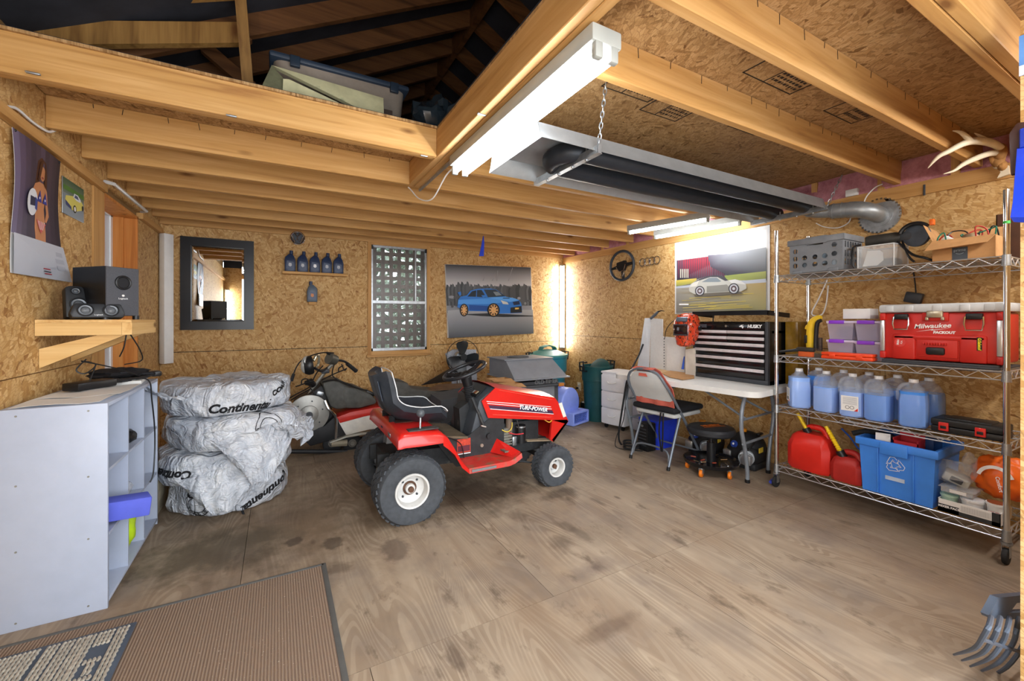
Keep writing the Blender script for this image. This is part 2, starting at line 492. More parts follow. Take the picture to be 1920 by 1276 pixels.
# left wall, 0.15 thick, with the window opening
WY0, WY1, WZ0, WZ1 = 3.60, 4.36, .55, 2.04
wl = struct('wall_left', MB().box((XL - .15, YF, -.05), (XL - .012, WY0, 2.46)).box((XL - .15, WY1, -.05), (XL - .012, YB + .1, 2.46))
            .box((XL - .15, WY0, -.05), (XL - .012, WY1, WZ0)).box((XL - .15, WY0, WZ1), (XL - .012, WY1, 2.46)), plain('wall_core', '8A6A40', .8))
for a in ((YF, 0, 1.22, 2.03), (1.22, 0, 2.44, 2.03), (2.44, 0, WY0 - .18, .98), (2.44, .982, WY0 - .18, 2.03), (WY1 + .0, 0, YB, 2.03), (WY0 - .18, 0, WY1, WZ0 - .04),
          (YF, 2.08, 2.44, ZD), (2.44, 2.08, 3.66, ZD), (3.66, 2.08, YB, ZD)):
    part('osb_panel', MB().box((XL - .012, a[0] + G, a[1] + G), (XL, a[2] - G, a[3] - G)), OSB_YZ, wl, smooth=False)
struct('trim_2', MB().box((XL - .012, YF, 2.032), (XL + .03, WY0 - .02, 2.078)), WY, smooth=False)
struct('trim_3', MB().box((XL - .012, WY1 + .02, 2.032), (XL + .03, YB - .02, 2.078)), WY, smooth=False)
w1 = struct('window_1', MB().box((XL - .15, WY0 - .0, WZ0), (XL - .135, WY0 + .03, WZ1)).box((XL - .15, WY1 - .09, WZ0), (XL - .135, WY1, WZ1))
            .box((XL - .15, WY0, WZ0), (XL - .135, WY1, WZ0 + .03)).box((XL - .15, WY0, WZ1 - .03), (XL - .135, WY1, WZ1)).box((XL - .15, WY0, 1.28), (XL - .135, WY1, 1.31)), WHITE)
part('window_casing', MB().box((XL - .012, WY0 - .178, WZ0 - .04), (XL + .008, WY0 - .002, 2.03)), WZ, w1, smooth=False)
part('window_jamb', MB().box((XL - .135, WY1 - .02, WZ0), (XL + .004, WY1, WZ1)), PINE, w1, smooth=False)
part('window_jamb', MB().box((XL - .135, WY1 - .046, WZ0), (XL - .075, WY1 - .021, WZ1)), PINE, w1, smooth=False)
part('window_jamb', MB().box((XL - .135, WY0, WZ0), (XL + .004, WY0 + .02, WZ1)), PINE, w1, smooth=False)
part('window_head', MB().box((XL - .135, WY0, WZ1 - .022), (XL + .004, WY1, WZ1 - .001)), PINE, w1, smooth=False)
part('window_sill', MB().box((XL - .135, WY0, WZ0 - .0), (XL + .02, WY1, WZ0 + .02)), PINE, w1, smooth=False)
CLEAR = glass('clear_pane', rough=.32, amt=.9)
part('pane', MB().box((XL - .145, WY0 + .03, WZ0 + .03), (XL - .14, WY1 - .09, WZ1 - .03)), CLEAR, w1)

# right wall
wr = struct('wall_right', MB().box((XR + .10, YF, -.05), (XR + .16, YB + .1, 2.40)), ROOF)
for a in ((YF, 0, 1.3, 1.0), (1.3, 0, 3.74, 1.0), (3.74, 0, YB, 1.0), (YF, 1.002, .6, 2.06), (.6, 1.002, 3.04, 2.06), (3.04, 1.002, YB, 2.06)):
    part('osb_panel', MB().box((XR, a[0] + G, a[1] + G), (XR + .012, a[2] - G, a[3] - G)), OSB_YZ, wr, smooth=False)
struct('trim_4', MB().box((XR - .012, YF, 2.045), (XR + .02, YB - .013, 2.132)), WY, smooth=False)
n_ = NT('pink_fibreglass'); q_ = n_.noise(n_.coord(), 9, 5, .7); n_.base(n_.ramp(q_.outputs[0], [(.3, '8E5560'), (.7, 'C98E96')]), .95); n_.bump(q_.outputs[0], .02, .8)
ins = mk('wall_insulation', MB().quadgrid(lambda u, v: Vector((XR + .03 + .02 * math.sin(u * 60) * math.sin(v * 5), YF + u * (YB - YF), 2.12 + v * .2)), 120, 5).thick(.03), n_.m)
ins['kind'] = 'stuff'; ins.parent = wr
for y in (.47, .93, 1.3, 1.72, 2.1, 2.5, 2.92, 3.33, 3.75, 4.2, 4.6):
    part('stud_block', MB().box((XR - .008, y, 2.132), (XR + .05, y + .04, ZD)), WZ, wr, smooth=False)

# front wall with the wide door opening the camera stands in, and the return by the right jamb
struct('wall_front', MB().box((XL - .15, YF - .12, -.05), (-.55, YF, ZD)).box((-.55, YF - .12, 2.12), (2.0, YF, ZD)).box((2.0, YF - .12, -.05), (XR + .16, YF, ZD)), OSB_XZ, smooth=False)
struct('wall_return', MB().box((2.0, YF, -.02), (2.11, .372, ZJ)), OSB_YZ, smooth=False)
struct('ground', MB().box((-9, -12, -.3), (12, 14, -.06)), plain('gravel', '8C8A84', .9, var=.3, scale=5, bump=.01))

# loft deck (OSB from below), open to the roof at X < 0.785, Y < 2.28
ck = struct('ceiling', MB().box((.785, YF, ZD + .013), (XR + .15, 2.28, ZD + .018)).box((XL, 2.28, ZD + .013), (XR + .15, YB, ZD + .018)), ROOF)
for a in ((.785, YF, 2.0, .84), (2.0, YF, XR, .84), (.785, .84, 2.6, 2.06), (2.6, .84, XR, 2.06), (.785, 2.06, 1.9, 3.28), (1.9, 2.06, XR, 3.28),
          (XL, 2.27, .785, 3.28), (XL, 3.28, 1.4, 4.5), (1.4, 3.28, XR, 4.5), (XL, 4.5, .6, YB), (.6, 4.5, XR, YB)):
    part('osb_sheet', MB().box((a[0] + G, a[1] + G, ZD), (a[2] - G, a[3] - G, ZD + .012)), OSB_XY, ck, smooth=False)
# joists
def joist(x0, x1, y, z0=ZJ, z1=ZD, w=.038):
    o = mk('ceiling_joist', MB().box((x0, y, z0), (x1, y + w, z1)).bevel(.003, 1), WX, smooth=False)
    o.parent = ck; return o
joist(XL, .785, 2.28, ZJ, ZD, .038); joist(XL, .785, 2.32, ZJ + .006, ZD)
joist(XL, .785, 2.84)
for y in (.834, 1.21, 2.03, 2.43, 2.84): joist(.865, XR, y)
for y in (3.26, 3.67, 4.08, 4.47, 4.80): joist(XL, XR, y)
joist(.865, XR, .432); joist(.865, XR, .472)
for x, w in ((.785, .039), (.826, .039)):
    o = mk('loft_beam', MB().box((x, YF, ZJ), (x + w, 2.885, ZD)).bevel(.003, 1), WY, smooth=False); o.parent = ck
for k, y in enumerate((-.05, .62)):
    pass
# roof: ridge over the middle, boards with the attic shade in their colour, rafters both sides
RX, RZ, SL = 1.366, 3.72, .545
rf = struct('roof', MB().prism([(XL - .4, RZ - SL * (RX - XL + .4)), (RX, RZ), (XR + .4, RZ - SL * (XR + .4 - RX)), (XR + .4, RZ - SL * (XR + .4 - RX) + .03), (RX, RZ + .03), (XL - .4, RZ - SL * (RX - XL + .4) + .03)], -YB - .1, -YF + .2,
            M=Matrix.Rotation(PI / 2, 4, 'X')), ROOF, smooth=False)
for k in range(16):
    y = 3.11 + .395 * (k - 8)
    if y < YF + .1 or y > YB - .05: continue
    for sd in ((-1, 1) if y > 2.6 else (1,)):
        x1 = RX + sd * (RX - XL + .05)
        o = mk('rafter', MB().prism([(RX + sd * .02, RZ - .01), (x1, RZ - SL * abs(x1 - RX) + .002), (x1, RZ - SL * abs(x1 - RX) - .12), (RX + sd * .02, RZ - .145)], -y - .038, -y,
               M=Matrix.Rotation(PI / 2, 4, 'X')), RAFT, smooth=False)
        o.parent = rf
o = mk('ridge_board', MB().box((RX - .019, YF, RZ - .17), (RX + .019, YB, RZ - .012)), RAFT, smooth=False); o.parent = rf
# gable ends above the deck
struct('wall_gable', MB().prism([(XL, ZD), (XR, ZD), (XR, RZ - SL * (XR - RX)), (RX, RZ), (XL, RZ - SL * (RX - XL))], -YF, -YF + .02, M=Matrix.Rotation(PI / 2, 4, 'X')), ROOF, smooth=False)
# attic post, ties and braces by the loft edge
def bar(a, b, w, d, side):
    """rectangular stick from a to b; w along side, d across"""
    a = Vector(a); b = Vector(b); z = (b - a).normalized(); s_ = Vector(side); s_ = (s_ - z * s_.dot(z)).normalized(); t_ = z.cross(s_)
    mb = MB(); pts = lambda p: [p + s_ * w / 2 + t_ * d / 2, p - s_ * w / 2 + t_ * d / 2, p - s_ * w / 2 - t_ * d / 2, p + s_ * w / 2 - t_ * d / 2]
    return mb.loft([pts(a), pts(b)])
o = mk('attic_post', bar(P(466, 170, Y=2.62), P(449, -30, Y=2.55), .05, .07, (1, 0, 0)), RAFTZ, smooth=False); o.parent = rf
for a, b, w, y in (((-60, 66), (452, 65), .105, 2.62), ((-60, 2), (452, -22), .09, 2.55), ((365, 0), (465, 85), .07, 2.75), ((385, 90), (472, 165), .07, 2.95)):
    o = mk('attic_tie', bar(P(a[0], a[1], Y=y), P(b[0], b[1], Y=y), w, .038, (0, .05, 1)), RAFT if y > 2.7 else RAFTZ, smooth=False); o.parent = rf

# back window: wood casing, alu sash, panes
w2 = struct('window_2', MB().box((.955, YB - .0, .86), (.975, YB + .03, 2.1)).box((1.60, YB, .86), (1.62, YB + .03, 2.1)).box((.955, YB, .86), (1.62, YB + .03, .89))
            .box((.955, YB, 2.075), (1.62, YB + .03, 2.1)).box((.955, YB - .004, 1.42), (1.62, YB + .03, 1.452)), STEEL, smooth=False)
for nm, bx in (('window_casing', ((.915, YB - .02, .815), (.955, YB + .012, 2.129))), ('window_casing', ((1.62, YB - .02, .815), (1.66, YB + .012, 2.129))),
               ('window_head', ((.955, YB - .02, 2.1), (1.62, YB + .012, 2.129))), ('window_sill', ((.90, YB - .045, .79), (1.675, YB + .012, .815))), ('window_sill', ((.955, YB - .02, .815), (1.62, YB + .012, .858)))):
    part(nm, MB().box(*bx), WX if nm != 'window_casing' else WZ, w2, smooth=False)
for z0, z1 in ((.89, 1.42), (1.452, 2.075)):
    part('pane', MB().box((.975, YB + .014, z0), (1.60, YB + .018, z1)), CLEAR, w2)
part('sash_bar', MB().box((1.475, YB + .002, 1.452), (1.49, YB + .012, 2.075)), STEEL, w2, smooth=False)
for x in (.965, 1.61): part('sash_clip', MB().box((x - .014, YB - .012, 2.05), (x + .014, YB + .0, 2.085)), BLACK, w2, smooth=False)
# lattice screen outside and the hedge behind it
lt = thing('lattice_screen', 'weathered wooden lattice screen standing outside the back window', 'lattice', (1.29, YB + .25, -.06))
LW = plain('weathered_lath', '6A6058', .85, var=.25)
for k in range(11):
    x = .82 + k * .1
    part('lattice_slat', MB().box((x, YB + .245, -.06), (x + .046, YB + .253, 2.35)), LW, lt, world=True, smooth=False)
for k in range(18):
    z = .52 + k * .1
    part('lattice_slat', MB().box((.75, YB + .254, z), (1.95, YB + .262, z + .046)), LW, lt, world=True, smooth=False)
n_ = NT('hedge_leaves'); q_ = n_.noise(n_.coord(), 30, 3); n_.base(n_.ramp(q_.outputs[0], [(.35, '5A7250'), (.5, '93A68A'), (.62, 'B9C6BC')]), .7)
def hedge(name, x0, y0, x1, y1, h, label, seed, cnt=900):
    rnd = random.Random(seed); mb = MB()
    for k in range(cnt):
        t = rnd.random(); c = Vector((x0 + (x1 - x0) * t + rnd.uniform(-.3, .3), y0 + (y1 - y0) * t + rnd.uniform(-.3, .3), rnd.uniform(0, h)))
        d = Vector((rnd.uniform(-1, 1), rnd.uniform(-1, 1), rnd.uniform(-1, 1))).normalized(); e = d.orthogonal().normalized()
        s_ = rnd.uniform(.08, .16); mb.face([c - d * s_, c + e * s_ * .5, c + d * s_, c - e * s_ * .5])
    return single(name, mb, n_.m, label, 'hedge', kind='stuff', fix=False)
hedge('leafy_hedge', -1.5, 7.6, 4.0, 7.8, 3.0, 'leafy green hedge seen through the lattice outside', 3, 5200)
hedge('garden_shrub', -3.6, 10.0, -3.0, 16.0, 1.9, 'green shrub outside the left window', 5)
# ================================================================ FLUORESCENT LIGHTS
TUBEM = emit('fluorescent_tube', 'F6FAFF', TUBE)
ENAM = plain('white_enamel', 'A2A49E', .4, var=.05)
def strip_light(name, a, b, width, up, label, group=None, tubes=2, lit=True, depth=.055, off=.032, tr=.013):
    """batten from a to b; up points from the tubes to the mounting face"""
    a = Vector(a); b = Vector(b); c = (a + b) / 2; L = (b - a).length
    M = frame(c, b - a, Vector(up).cross(b - a))
    lo = thing(name, label, 'light', c, group=group)
    part('housing', MB().rbox((-L / 2, -width / 2, 0), (L / 2, width / 2, depth), .006).move(M), ENAM if lit and tubes else WHITE, lo, world=True)
    for k in range(tubes):
        y = (k - (tubes - 1) / 2) * width * .52
        tb = part('tube', MB().cyl((-L / 2 + .03, y, -off), (L / 2 - .03, y, -off), tr, n=14).move(M), TUBEM if lit else WHITE, lo, world=True)
        for sx in (-1, 1):
            part('lamp_holder', MB().rbox((sx * (L / 2 - .012) - .012, y - .016, -off - .018), (sx * (L / 2 - .012) + .012, y + .016, .004), .006).move(M), ENAM, lo, world=True)
    return lo
main_l = strip_light('ceiling_light', (.902, 1.005, 2.086), (.902, 2.235, 2.086), .12, (0, 0, 1), 'lit twin tube fluorescent light under the beam beside the loft opening', off=.03)
wire([(.89, 2.23, 2.10), (.872, 2.36, 2.08), (.85, 2.55, 1.985), (.82, 2.72, 2.02), (.80, 2.86, 2.115), (.79, 2.89, 2.14)], .0045, 'cord', WHITE, parent=main_l, world=True)
strip_light('strip_light', (2.99, 3.04, 2.135 - .05), (3.19, 2.30, 2.085), .05, (0, 0, 1), 'slim lit strip light on the joists, the one further from the right wall', 'strip lights above the car poster', 1, off=.014, depth=.055)
strip_light('strip_light', (3.40, 3.08, 2.085), (3.55, 2.25, 2.085), .05, (0, 0, 1), 'slim lit strip light on the joists nearest the right wall', 'strip lights above the car poster', 1, off=.014, depth=.055)
strip_light('corner_light', (3.645, 5.035, .81), (3.645, 5.035, 2.025), .075, (1, 1, 0), 'lit vertical tube light in the right back corner', tubes=1, depth=.045, off=.028, tr=.022)
strip_light('corner_light', (-.885, 5.01, .815), (-.885, 5.01, 2.03), .085, (-1, 1, 0), 'unlit white vertical light housing in the left back corner', tubes=0, depth=.07)
strip_light('corner_light', (-.90, -.28, .60), (-.90, -.28, 1.85), .085, (-1, -1, 0), 'lit vertical tube light in the left corner by the door', tubes=1, depth=.045, off=.028, tr=.02)

# ================================================================ TUBE HEATER
REFL = plain('heater_reflector', 'A2A6A8', .38, .5, var=.08); TUBEH = plain('heater_tube', '2E3238', .45, .3)
h = thing('tube_heater', 'long grey radiant tube heater hanging under the joists', 'heater', (2.33, 1.79, 2.02))
prof = [(1.53, 2.018), (1.545, 2.04), (1.565, 2.098), (1.66, 2.13), (1.77, 2.1), (1.81, 2.1), (1.92, 2.13), (2.015, 2.098), (2.035, 2.04), (2.05, 2.018)]
mb = MB().loft([[Vector((x, y, z)) for y, z in prof] for x in (1.0, 3.44)], cap=False, cyc=False).thick(.002)
part('reflector', mb, REFL, h, world=True)
part('end_cap', MB().prism(prof, 1.0, 1.003, M=Matrix(((0, 0, 1, 0), (1, 0, 0, 0), (0, 1, 0, 0), (0, 0, 0, 1)))), REFL, h, world=True)
part('burner_tube', MB().tube([(3.46, 1.665, 2.06), (1.36, 1.665, 2.06)] + [(1.36 - .115 * math.sin(q), 1.78 - .115 * math.cos(q), 2.06) for q in (.4, .8, 1.2, 1.57, 1.95, 2.35, 2.75)] + [(1.36, 1.895, 2.06), (3.46, 1.895, 2.06)], .05, n=16), TUBEH, h, world=True)
for x in (1.31, 3.40):
    br = part('hanger_bracket', MB().box((x - .016, 1.515, 2.0), (x - .013, 2.065, 2.035)).box((x - .016, 1.515, 2.0), (x + .016, 2.065, 2.003)), STEEL, h, world=True)
    for y in (1.61, 1.72, 1.84, 1.95): part('bolt', MB().tube([(x, y, 2.0), (x, y, 2.06)], .004).ball((x, y, 2.0), .008, n=8), STEEL, br, world=True)
def chain(name, a, b, label, par):
    a = Vector(a); b = Vector(b); n = max(2, int((b - a).length / .024)); mb = MB()
    for k in range(n):
        c = a.lerp(b, (k + .5) / n); d = (b - a).normalized(); e = d.orthogonal().normalized()
        if k % 2: e = d.cross(e)
        mb.tube(ringpts(c, d, e, .0165, 10, .0075), .0026, n=5, cyc=True)
    return part(name, mb, STEEL, par, world=True)
chain('chain', (1.31, 1.52, 2.04), (1.30, 1.46, 2.298), '', h); part('chain_plate', MB().box((1.30, 1.512, 2.0), (1.32, 1.518, 2.07)), STEEL, h, world=True)
chain('chain', (3.40, 1.52, 2.03), (3.47, 1.46, 2.24), '', h); chain('chain', (1.31, 2.06, 2.04), (1.31, 2.06, 2.29), '', h)
vt = thing('vent_pipe', 'galvanised vent pipe elbow running from the heater into a wall flange', 'pipe', (3.58, 1.42, 1.9))
part('pipe', MB().tube([(3.46, 1.665, 2.04), (3.50, 1.655, 2.035), (3.535, 1.62, 2.03), (3.555, 1.55, 2.02)], .047, n=18, smooth=4), GALV, vt, world=True)
part('pipe', MB().tube([(3.555, 1.56, 2.02), (3.565, 1.45, 2.01)], .053, n=18).tube([(3.556, 1.552, 2.0195), (3.557, 1.546, 2.019)], .056, n=18).tube([(3.561, 1.50, 2.015), (3.562, 1.494, 2.015)], .056, n=18), GALV, vt, world=True)
part('elbow', MB().tube([(3.565, 1.46, 2.01), (3.572, 1.40, 2.0), (3.60, 1.35, 1.98), (3.65, 1.33, 1.965), (3.70, 1.328, 1.955)], .056, n=18, smooth=2), GALV, vt, world=True)
part('flange', MB().cyl((3.688, 1.328, 1.955), (3.699, 1.328, 1.955), .118, n=32).cyl((3.68, 1.328, 1.955), (3.69, 1.328, 1.955), .075, n=32), STEEL, vt, world=True)
mb = MB()
for k in range(30):
    q = 2 * PI * k / 30; mb.box((3.683, 1.328 + .117 * math.cos(q) - .006, 1.955 + .117 * math.sin(q) - .006), (3.69, 1.328 + .117 * math.cos(q) + .006, 1.955 + .117 * math.sin(q) + .006))
part('flange_teeth', mb, CHROME, vt, world=True)
wire([P(1530, 418, X=3.66), P(1545, 425, X=3.67), P(1570, 427, X=3.67), P(1590, 418, X=3.67), P(1596, 405, X=3.67)], .004, 'cable', WHITE, 'white cable looping under the vent pipe', 'cable')
wire([P(1655, 345, X=3.66), P(1640, 352, X=3.67), P(1625, 368, X=3.67), P(1618, 385, X=3.67)], .004, 'cable', WHITE, 'white cable dropping from the insulation above the vent pipe', 'cable')
wire([P(1551, 525, X=3.69), P(1535, 560, X=3.68), P(1522, 588, X=3.68), P(1540, 590, X=3.675), P(1549, 570, X=3.68), P(1553, 535, X=3.69)], .005, 'cable', WHITE, 'white cable hanging on the wall behind the wire shelving', 'cable')
mb = MB().rbox(P(1597, 331, X=3.715) + Vector((-.01, 0, 0)), P(1620, 341, X=3.715) + Vector((.02, 0, 0)), .004)
single('junction_box', MB().rbox((3.685, 1.455, 2.135), (3.735, 1.53, 2.185), .004), WHITE, 'small pale junction box on the top plate beside pink insulation', 'electrical box')
wire([P(1733, 346, X=3.686), P(1733, 366, X=3.686)], .006, 'hook', DGREY, 'dark metal clip on the right wall top plate', 'hook', smooth=0)

# ================================================================ PRINTS (flat pictures)
_pm = NT('printed_colours'); _a = _pm.n('Attribute', attribute_name='Col'); _pm.base(_a.outputs['Color'], .45, 0, .35); PRINT = _pm.m
class Print:
    """flat artwork: coloured outlines laid on a plane, each a hair above the last"""
    def __init__(s, fn, normal, step=.0003): s.mb = MB(); s.c = s.mb.bm.loops.layers.float_color.new('Col'); s.fn = fn; s.n = Vector(normal); s.k = 0; s.step = step
    def add(s, pts, col):
        s.k += 1
        vs = [s.mb.bm.verts.new(s.fn(x, y) + s.n * s.step * s.k) for x, y in pts]
        f = s.mb.bm.faces.new(vs)
        if f.normal.dot(s.n) < 0: f.normal_update()
        for i, l in enumerate(f.loops):
            l[s.c] = lin(col[i]) if isinstance(col, list) else lin(col)
        return s
    def rect(s, x0, y0, x1, y1, top, bot=None): return s.add([(x0, y0), (x1, y0), (x1, y1), (x0, y1)], [top, top, bot or top, bot or top])
    def ell(s, cx, cy, rx, ry, col, n=20, a0=0, a1=2 * PI): return s.add([(cx + rx * math.cos(a0 + (a1 - a0) * i / n), cy + ry * math.sin(a0 + (a1 - a0) * i / n)) for i in range(n)], col)
    def build(s, name, parent): return part(name, s.mb, PRINT, parent, world=True, smooth=False, fix=False)

# blue car canvas, hung slightly askew on the back wall
pc = thing('canvas_picture', 'large grey canvas photograph of a blue car on the back wall', 'picture', (2.52, 5.07, 1.03))
q = [P(835, 495, Y=5.06), P(995.5, 501, Y=5.06), P(999.5, 625, Y=5.06), P(840, 633, Y=5.06)]
part('canvas', MB().loft([q, [p + Vector((0, .028, 0)) for p in q]]), PAPER, pc, world=True, smooth=False)
def bl(x0, y0, sc, pl): return lambda x, y: P(x0 + x / sc, y0 + y / sc, **pl)
p_ = Print(bl(820, 440, 7.385, {'Y': 5.0595}), (0, -1, 0))
p_.add([(112, 408), (1295, 452), (1300, 720), (125, 735)], ['33363B', '3B3E43', 'B9B9BC', 'C4C2C4'])
p_.add([(125, 720), (1300, 705), (1312, 1080), (135, 1080)], ['6A6D70', '6E7174', '8A8C90', '8C8E92'])
rnd = random.Random(4)
for k in range(46):
    x = 130 + k * 25.2; t = 700 + rnd.uniform(-25, 25) - (40 if 280 < x < 420 else 0)
    p_.add([(x, 980), (x - 14, t + 60), (x, t), (x + 20, t + 10), (x + 36, t + 50), (x + 30, 980)], rnd.choice(['3E4144', '4C4F52', '55585B', '63666A']))
for k in range(30):
    x = rnd.uniform(140, 1250); y = rnd.uniform(850, 1000); p_.ell(x, y, rnd.uniform(15, 45), rnd.uniform(8, 22), rnd.choice(['7C7F83', '8E9196', '4E5154']), 8)
p_.add([(132, 1050), (300, 1035), (1312, 1040), (1322, 1365), (150, 1428)], ['A5A7AB', 'A0A2A6', '9FA2A6', '5A5E64', '4A4E54'])
p_.add([(300, 1100), (700, 1085), (1310, 1118), (1310, 1130), (900, 1138), (600, 1125)], '2C2F33')
BODY = '2F76C8'
p_.add([(270, 800), (315, 785), (322, 830), (300, 850)], BODY)
p_.add([(268, 1000), (280, 900), (312, 856), (400, 838), (450, 772), (550, 748), (720, 744), (800, 756), (940, 858), (1060, 880), (1120, 905), (1150, 950), (1162, 1040), (1155, 1080), (1000, 1088), (830, 1090), (690, 1060), (430, 1055), (310, 1020)], BODY)
p_.add([(280, 900), (680, 880), (860, 880), (870, 940), (690, 960), (275, 960)], '4C97E4')
p_.add([(680, 868), (940, 860), (1060, 880), (1120, 905), (1000, 930), (870, 905)], '5AA2EA')
p_.add([(430, 970), (690, 985), (690, 1050), (430, 1045)], '1E4E96')
p_.add([(405, 855), (470, 782), (528, 768), (524, 858)], '1E2833'); p_.add([(535, 858), (538, 766), (600, 762), (645, 830), (660, 868)], '24303C')
p_.add([(632, 758), (790, 758), (930, 850), (690, 866)], '2E3B46'); p_.add([(760, 790), (830, 790), (880, 835), (800, 845)], '7A8890')
p_.add([(596, 840), (650, 835), (680, 862), (620, 866)], BODY)
p_.add([(862, 905), (955, 932), (975, 965), (895, 958)], 'C9CCC6'); p_.add([(900, 872), (985, 872), (990, 882), (890, 882)], '16243A')
p_.add([(1000, 1008), (1150, 985), (1160, 1075), (1000, 1082)], '202428'); p_.add([(1030, 930), (1120, 915), (1130, 965), (1045, 975)], '1C2B48')
p_.add([(1062, 1010), (1115, 1008), (1115, 1030), (1062, 1034)], 'D8B25A')
for cx, cy, rx, ry in ((358, 1042, 50, 80), (763, 1042, 76, 88)):
    p_.ell(cx, cy, rx + 10, ry + 8, '15171A'); p_.ell(cx, cy, rx * .86, ry * .9, 'D09A60'); p_.ell(cx, cy, rx * .8, ry * .84, '3A2A1E')
    for j in range(9):
        a = 2 * PI * j / 9; p_.add([(cx + rx * .16 * math.cos(a + 1), cy + ry * .16 * math.sin(a + 1)), (cx + rx * .8 * math.cos(a + .12), cy + ry * .84 * math.sin(a + .12)), (cx + rx * .8 * math.cos(a - .12), cy + ry * .84 * math.sin(a - .12)), (cx + rx * .16 * math.cos(a - 1), cy + ry * .16 * math.sin(a - 1))], 'E0AC70')
    p_.ell(cx, cy, rx * .22, ry * .22, 'D9A468')
for x0, x1, y1 in ((610, 640, 560), (740, 755, 600), (960, 1020, 460), (800, 815, 500)): p_.add([(x0, 640), (x0 + 12, 640), (x1 + 8, y1), (x1, y1)], '8A8C90')
p_.build('picture_print', pc)

# silver sports car poster on the right wall
po = thing('car_poster', 'wide paper poster of a silver sports car pinned on the right wall', 'poster', (3.69, 2.58, 1.285))
part('sheet', MB().box((3.6935, 2.083, 1.285), (3.695, 3.071, 2.04)), PAPER, po, world=True, smooth=False)
p_ = Print(bl(1240, 400, 6.38, {'X': 3.6932}), (-1, 0, 0))
p_.add([(185, 385), (1262, 190), (1262, 440), (185, 585)], 'F2F2F0')
p_.add([(185, 562), (820, 480), (1000, 452), (1255, 408), (1262, 800), (185, 800)], ['4A4458', '5B4652', '8C9099', 'B4B6BC', '6E7078', '3C3A46'])
for k in range(26):
    x = 200 + k * 22; y0 = 562 - (x - 185) * .128
    p_.add([(x, y0), (x + 11, y0 - 1), (x + 11, 770), (x, 775)], ['B8303A' if 260 < x < 600 else '8E4450', 'C83842' if 260 < x < 600 else '94505A', '5A3044', '52304A'])
p_.add([(560, 500), (830, 480), (1260, 405), (1262, 770), (800, 740), (600, 640)], ['5A5460', '8E9096', 'A4A8AC', '4C5054', '3E4046', '4A4450'])
for k in range(5): p_.rect(232 + k * 22, 665, 243 + k * 22, 770, 'C8C8B8')
p_.add([(185, 800), (430, 775), (430, 830), (185, 872)], ['D8C65A', 'C9B25A', '9A944E', '8E9450']); p_.add([(760, 745), (1262, 690), (1262, 800), (800, 800)], ['8E9A52', 'A9AE6A', '8A9058', '9AA05A'])
p_.add([(185, 872), (1262, 780), (1262, 830), (185, 900)], 'B4BAC4')
p_.add([(185, 895), (1262, 825), (1262, 1150), (185, 1190)], ['9A958C', 'B49E6A', 'A8A070', '7E7C78'])
for k in range(28):
    y = 905 + k * 9.6; x = rnd.uniform(190, 700); w_ = rnd.uniform(200, 540)
    p_.add([(x, y), (x + w_, y - .055 * w_), (x + w_, y - .055 * w_ + 7), (x, y + 7)], rnd.choice(['C9B45A', 'B9A86A', '8C8880', 'D2BE6C', '9C9480']))
SB = 'B9B8B0'
p_.add([(345, 905), (372, 842), (450, 790), (560, 752), (650, 738), (740, 748), (820, 800), (900, 788), (970, 806), (1030, 850), (1034, 900), (960, 935), (820, 938), (560, 952), (430, 972), (352, 934)], SB)
p_.add([(400, 825), (470, 785), (560, 752), (650, 738), (740, 748), (820, 800), (780, 808), (690, 762), (600, 762)], '4A4A50')
p_.add([(498, 822), (590, 770), (680, 768), (735, 812), (700, 820)], '7C868C'); p_.add([(560, 870), (800, 850), (830, 880), (820, 930), (560, 945)], '8A8982')
p_.add([(345, 905), (372, 842), (470, 800), (440, 870), (360, 880)], 'D4D2C8'); p_.add([(820, 800), (900, 788), (970, 806), (1030, 850), (860, 835)], 'D0D0CC')
p_.add([(400, 968), (560, 952), (960, 935), (1000, 960), (600, 990), (420, 990)], '6A645A')
for cx, cy, r in ((478, 927, 52), (885, 900, 58)):
    p_.ell(cx, cy, r + 6, r + 8, '3C3C40'); p_.ell(cx, cy, r * .88, r * .92, 'B8BABF'); p_.ell(cx, cy, r * .6, r * .64, '5A4A4E'); p_.ell(cx, cy, r * .3, r * .3, 'C0C2C6')
p_.rect(232, 1078, 345, 1096, 'F2F2F0')
p_.build('poster_print', po)

# calendar poster and tin car sign on the left wall
ca = thing('calendar_poster', 'worn calendar poster of a woman holding a racing helmet on the left wall', 'poster', (-.96, 2.76, 1.42))
def calf(u, v):
    y = 2.522 + .44 * u + (.06 * max(0, v - .72) / .28 * u) + .03 * max(0, v - .7); z = 2.02 - .60 * v
    return Vector((-.957 + .008 * math.sin(v * 5 + u * 3) + .03 * max(0, v - .8) * u, y, z))
part('sheet', MB().quadgrid(calf, 10, 16).thick(.0008), PAPER, ca, world=True)
def bi(x, y):
    """crop pixel on the calendar to its u, v surface"""
    u = (x - (68 + .05 * (y - 70))) / 345.0; u = max(0, min(1, u)); yt = 65 + u * 230; yb = 1100 + u * 45
    return calf(u, max(0, min(1, (y - yt) / (yb - yt)))) + Vector((.0012, 0, 0))
def bip(u, v): return calf(u, v) + Vector((.0012, 0, 0))
p_ = Print(bip, (1, 0, 0), .0004)
for j in range(12):
    v0, v1 = .72 * j / 12, .72 * (j + 1) / 12
    for i in range(10):
        c_ = ['6E6480', '5A4E66', '4A4054', '3E3646', '463C4C', '52465A', '3A3240', '443A48', '3A3340', '302A36'][i]
        p_.k = 0; p_.add([(i / 10, v0), ((i + 1) / 10, v0), ((i + 1) / 10, v1), (i / 10, v1)], c_)
p_.k = 1
SK, SK2, HR = 'C0835A', 'A86A48', '4A2A1C'
p_.add([(.44, .12), (.52, .08), (.62, .1), (.68, .2), (.7, .34), (.62, .36), (.5, .36), (.4, .32), (.42, .2)], HR)
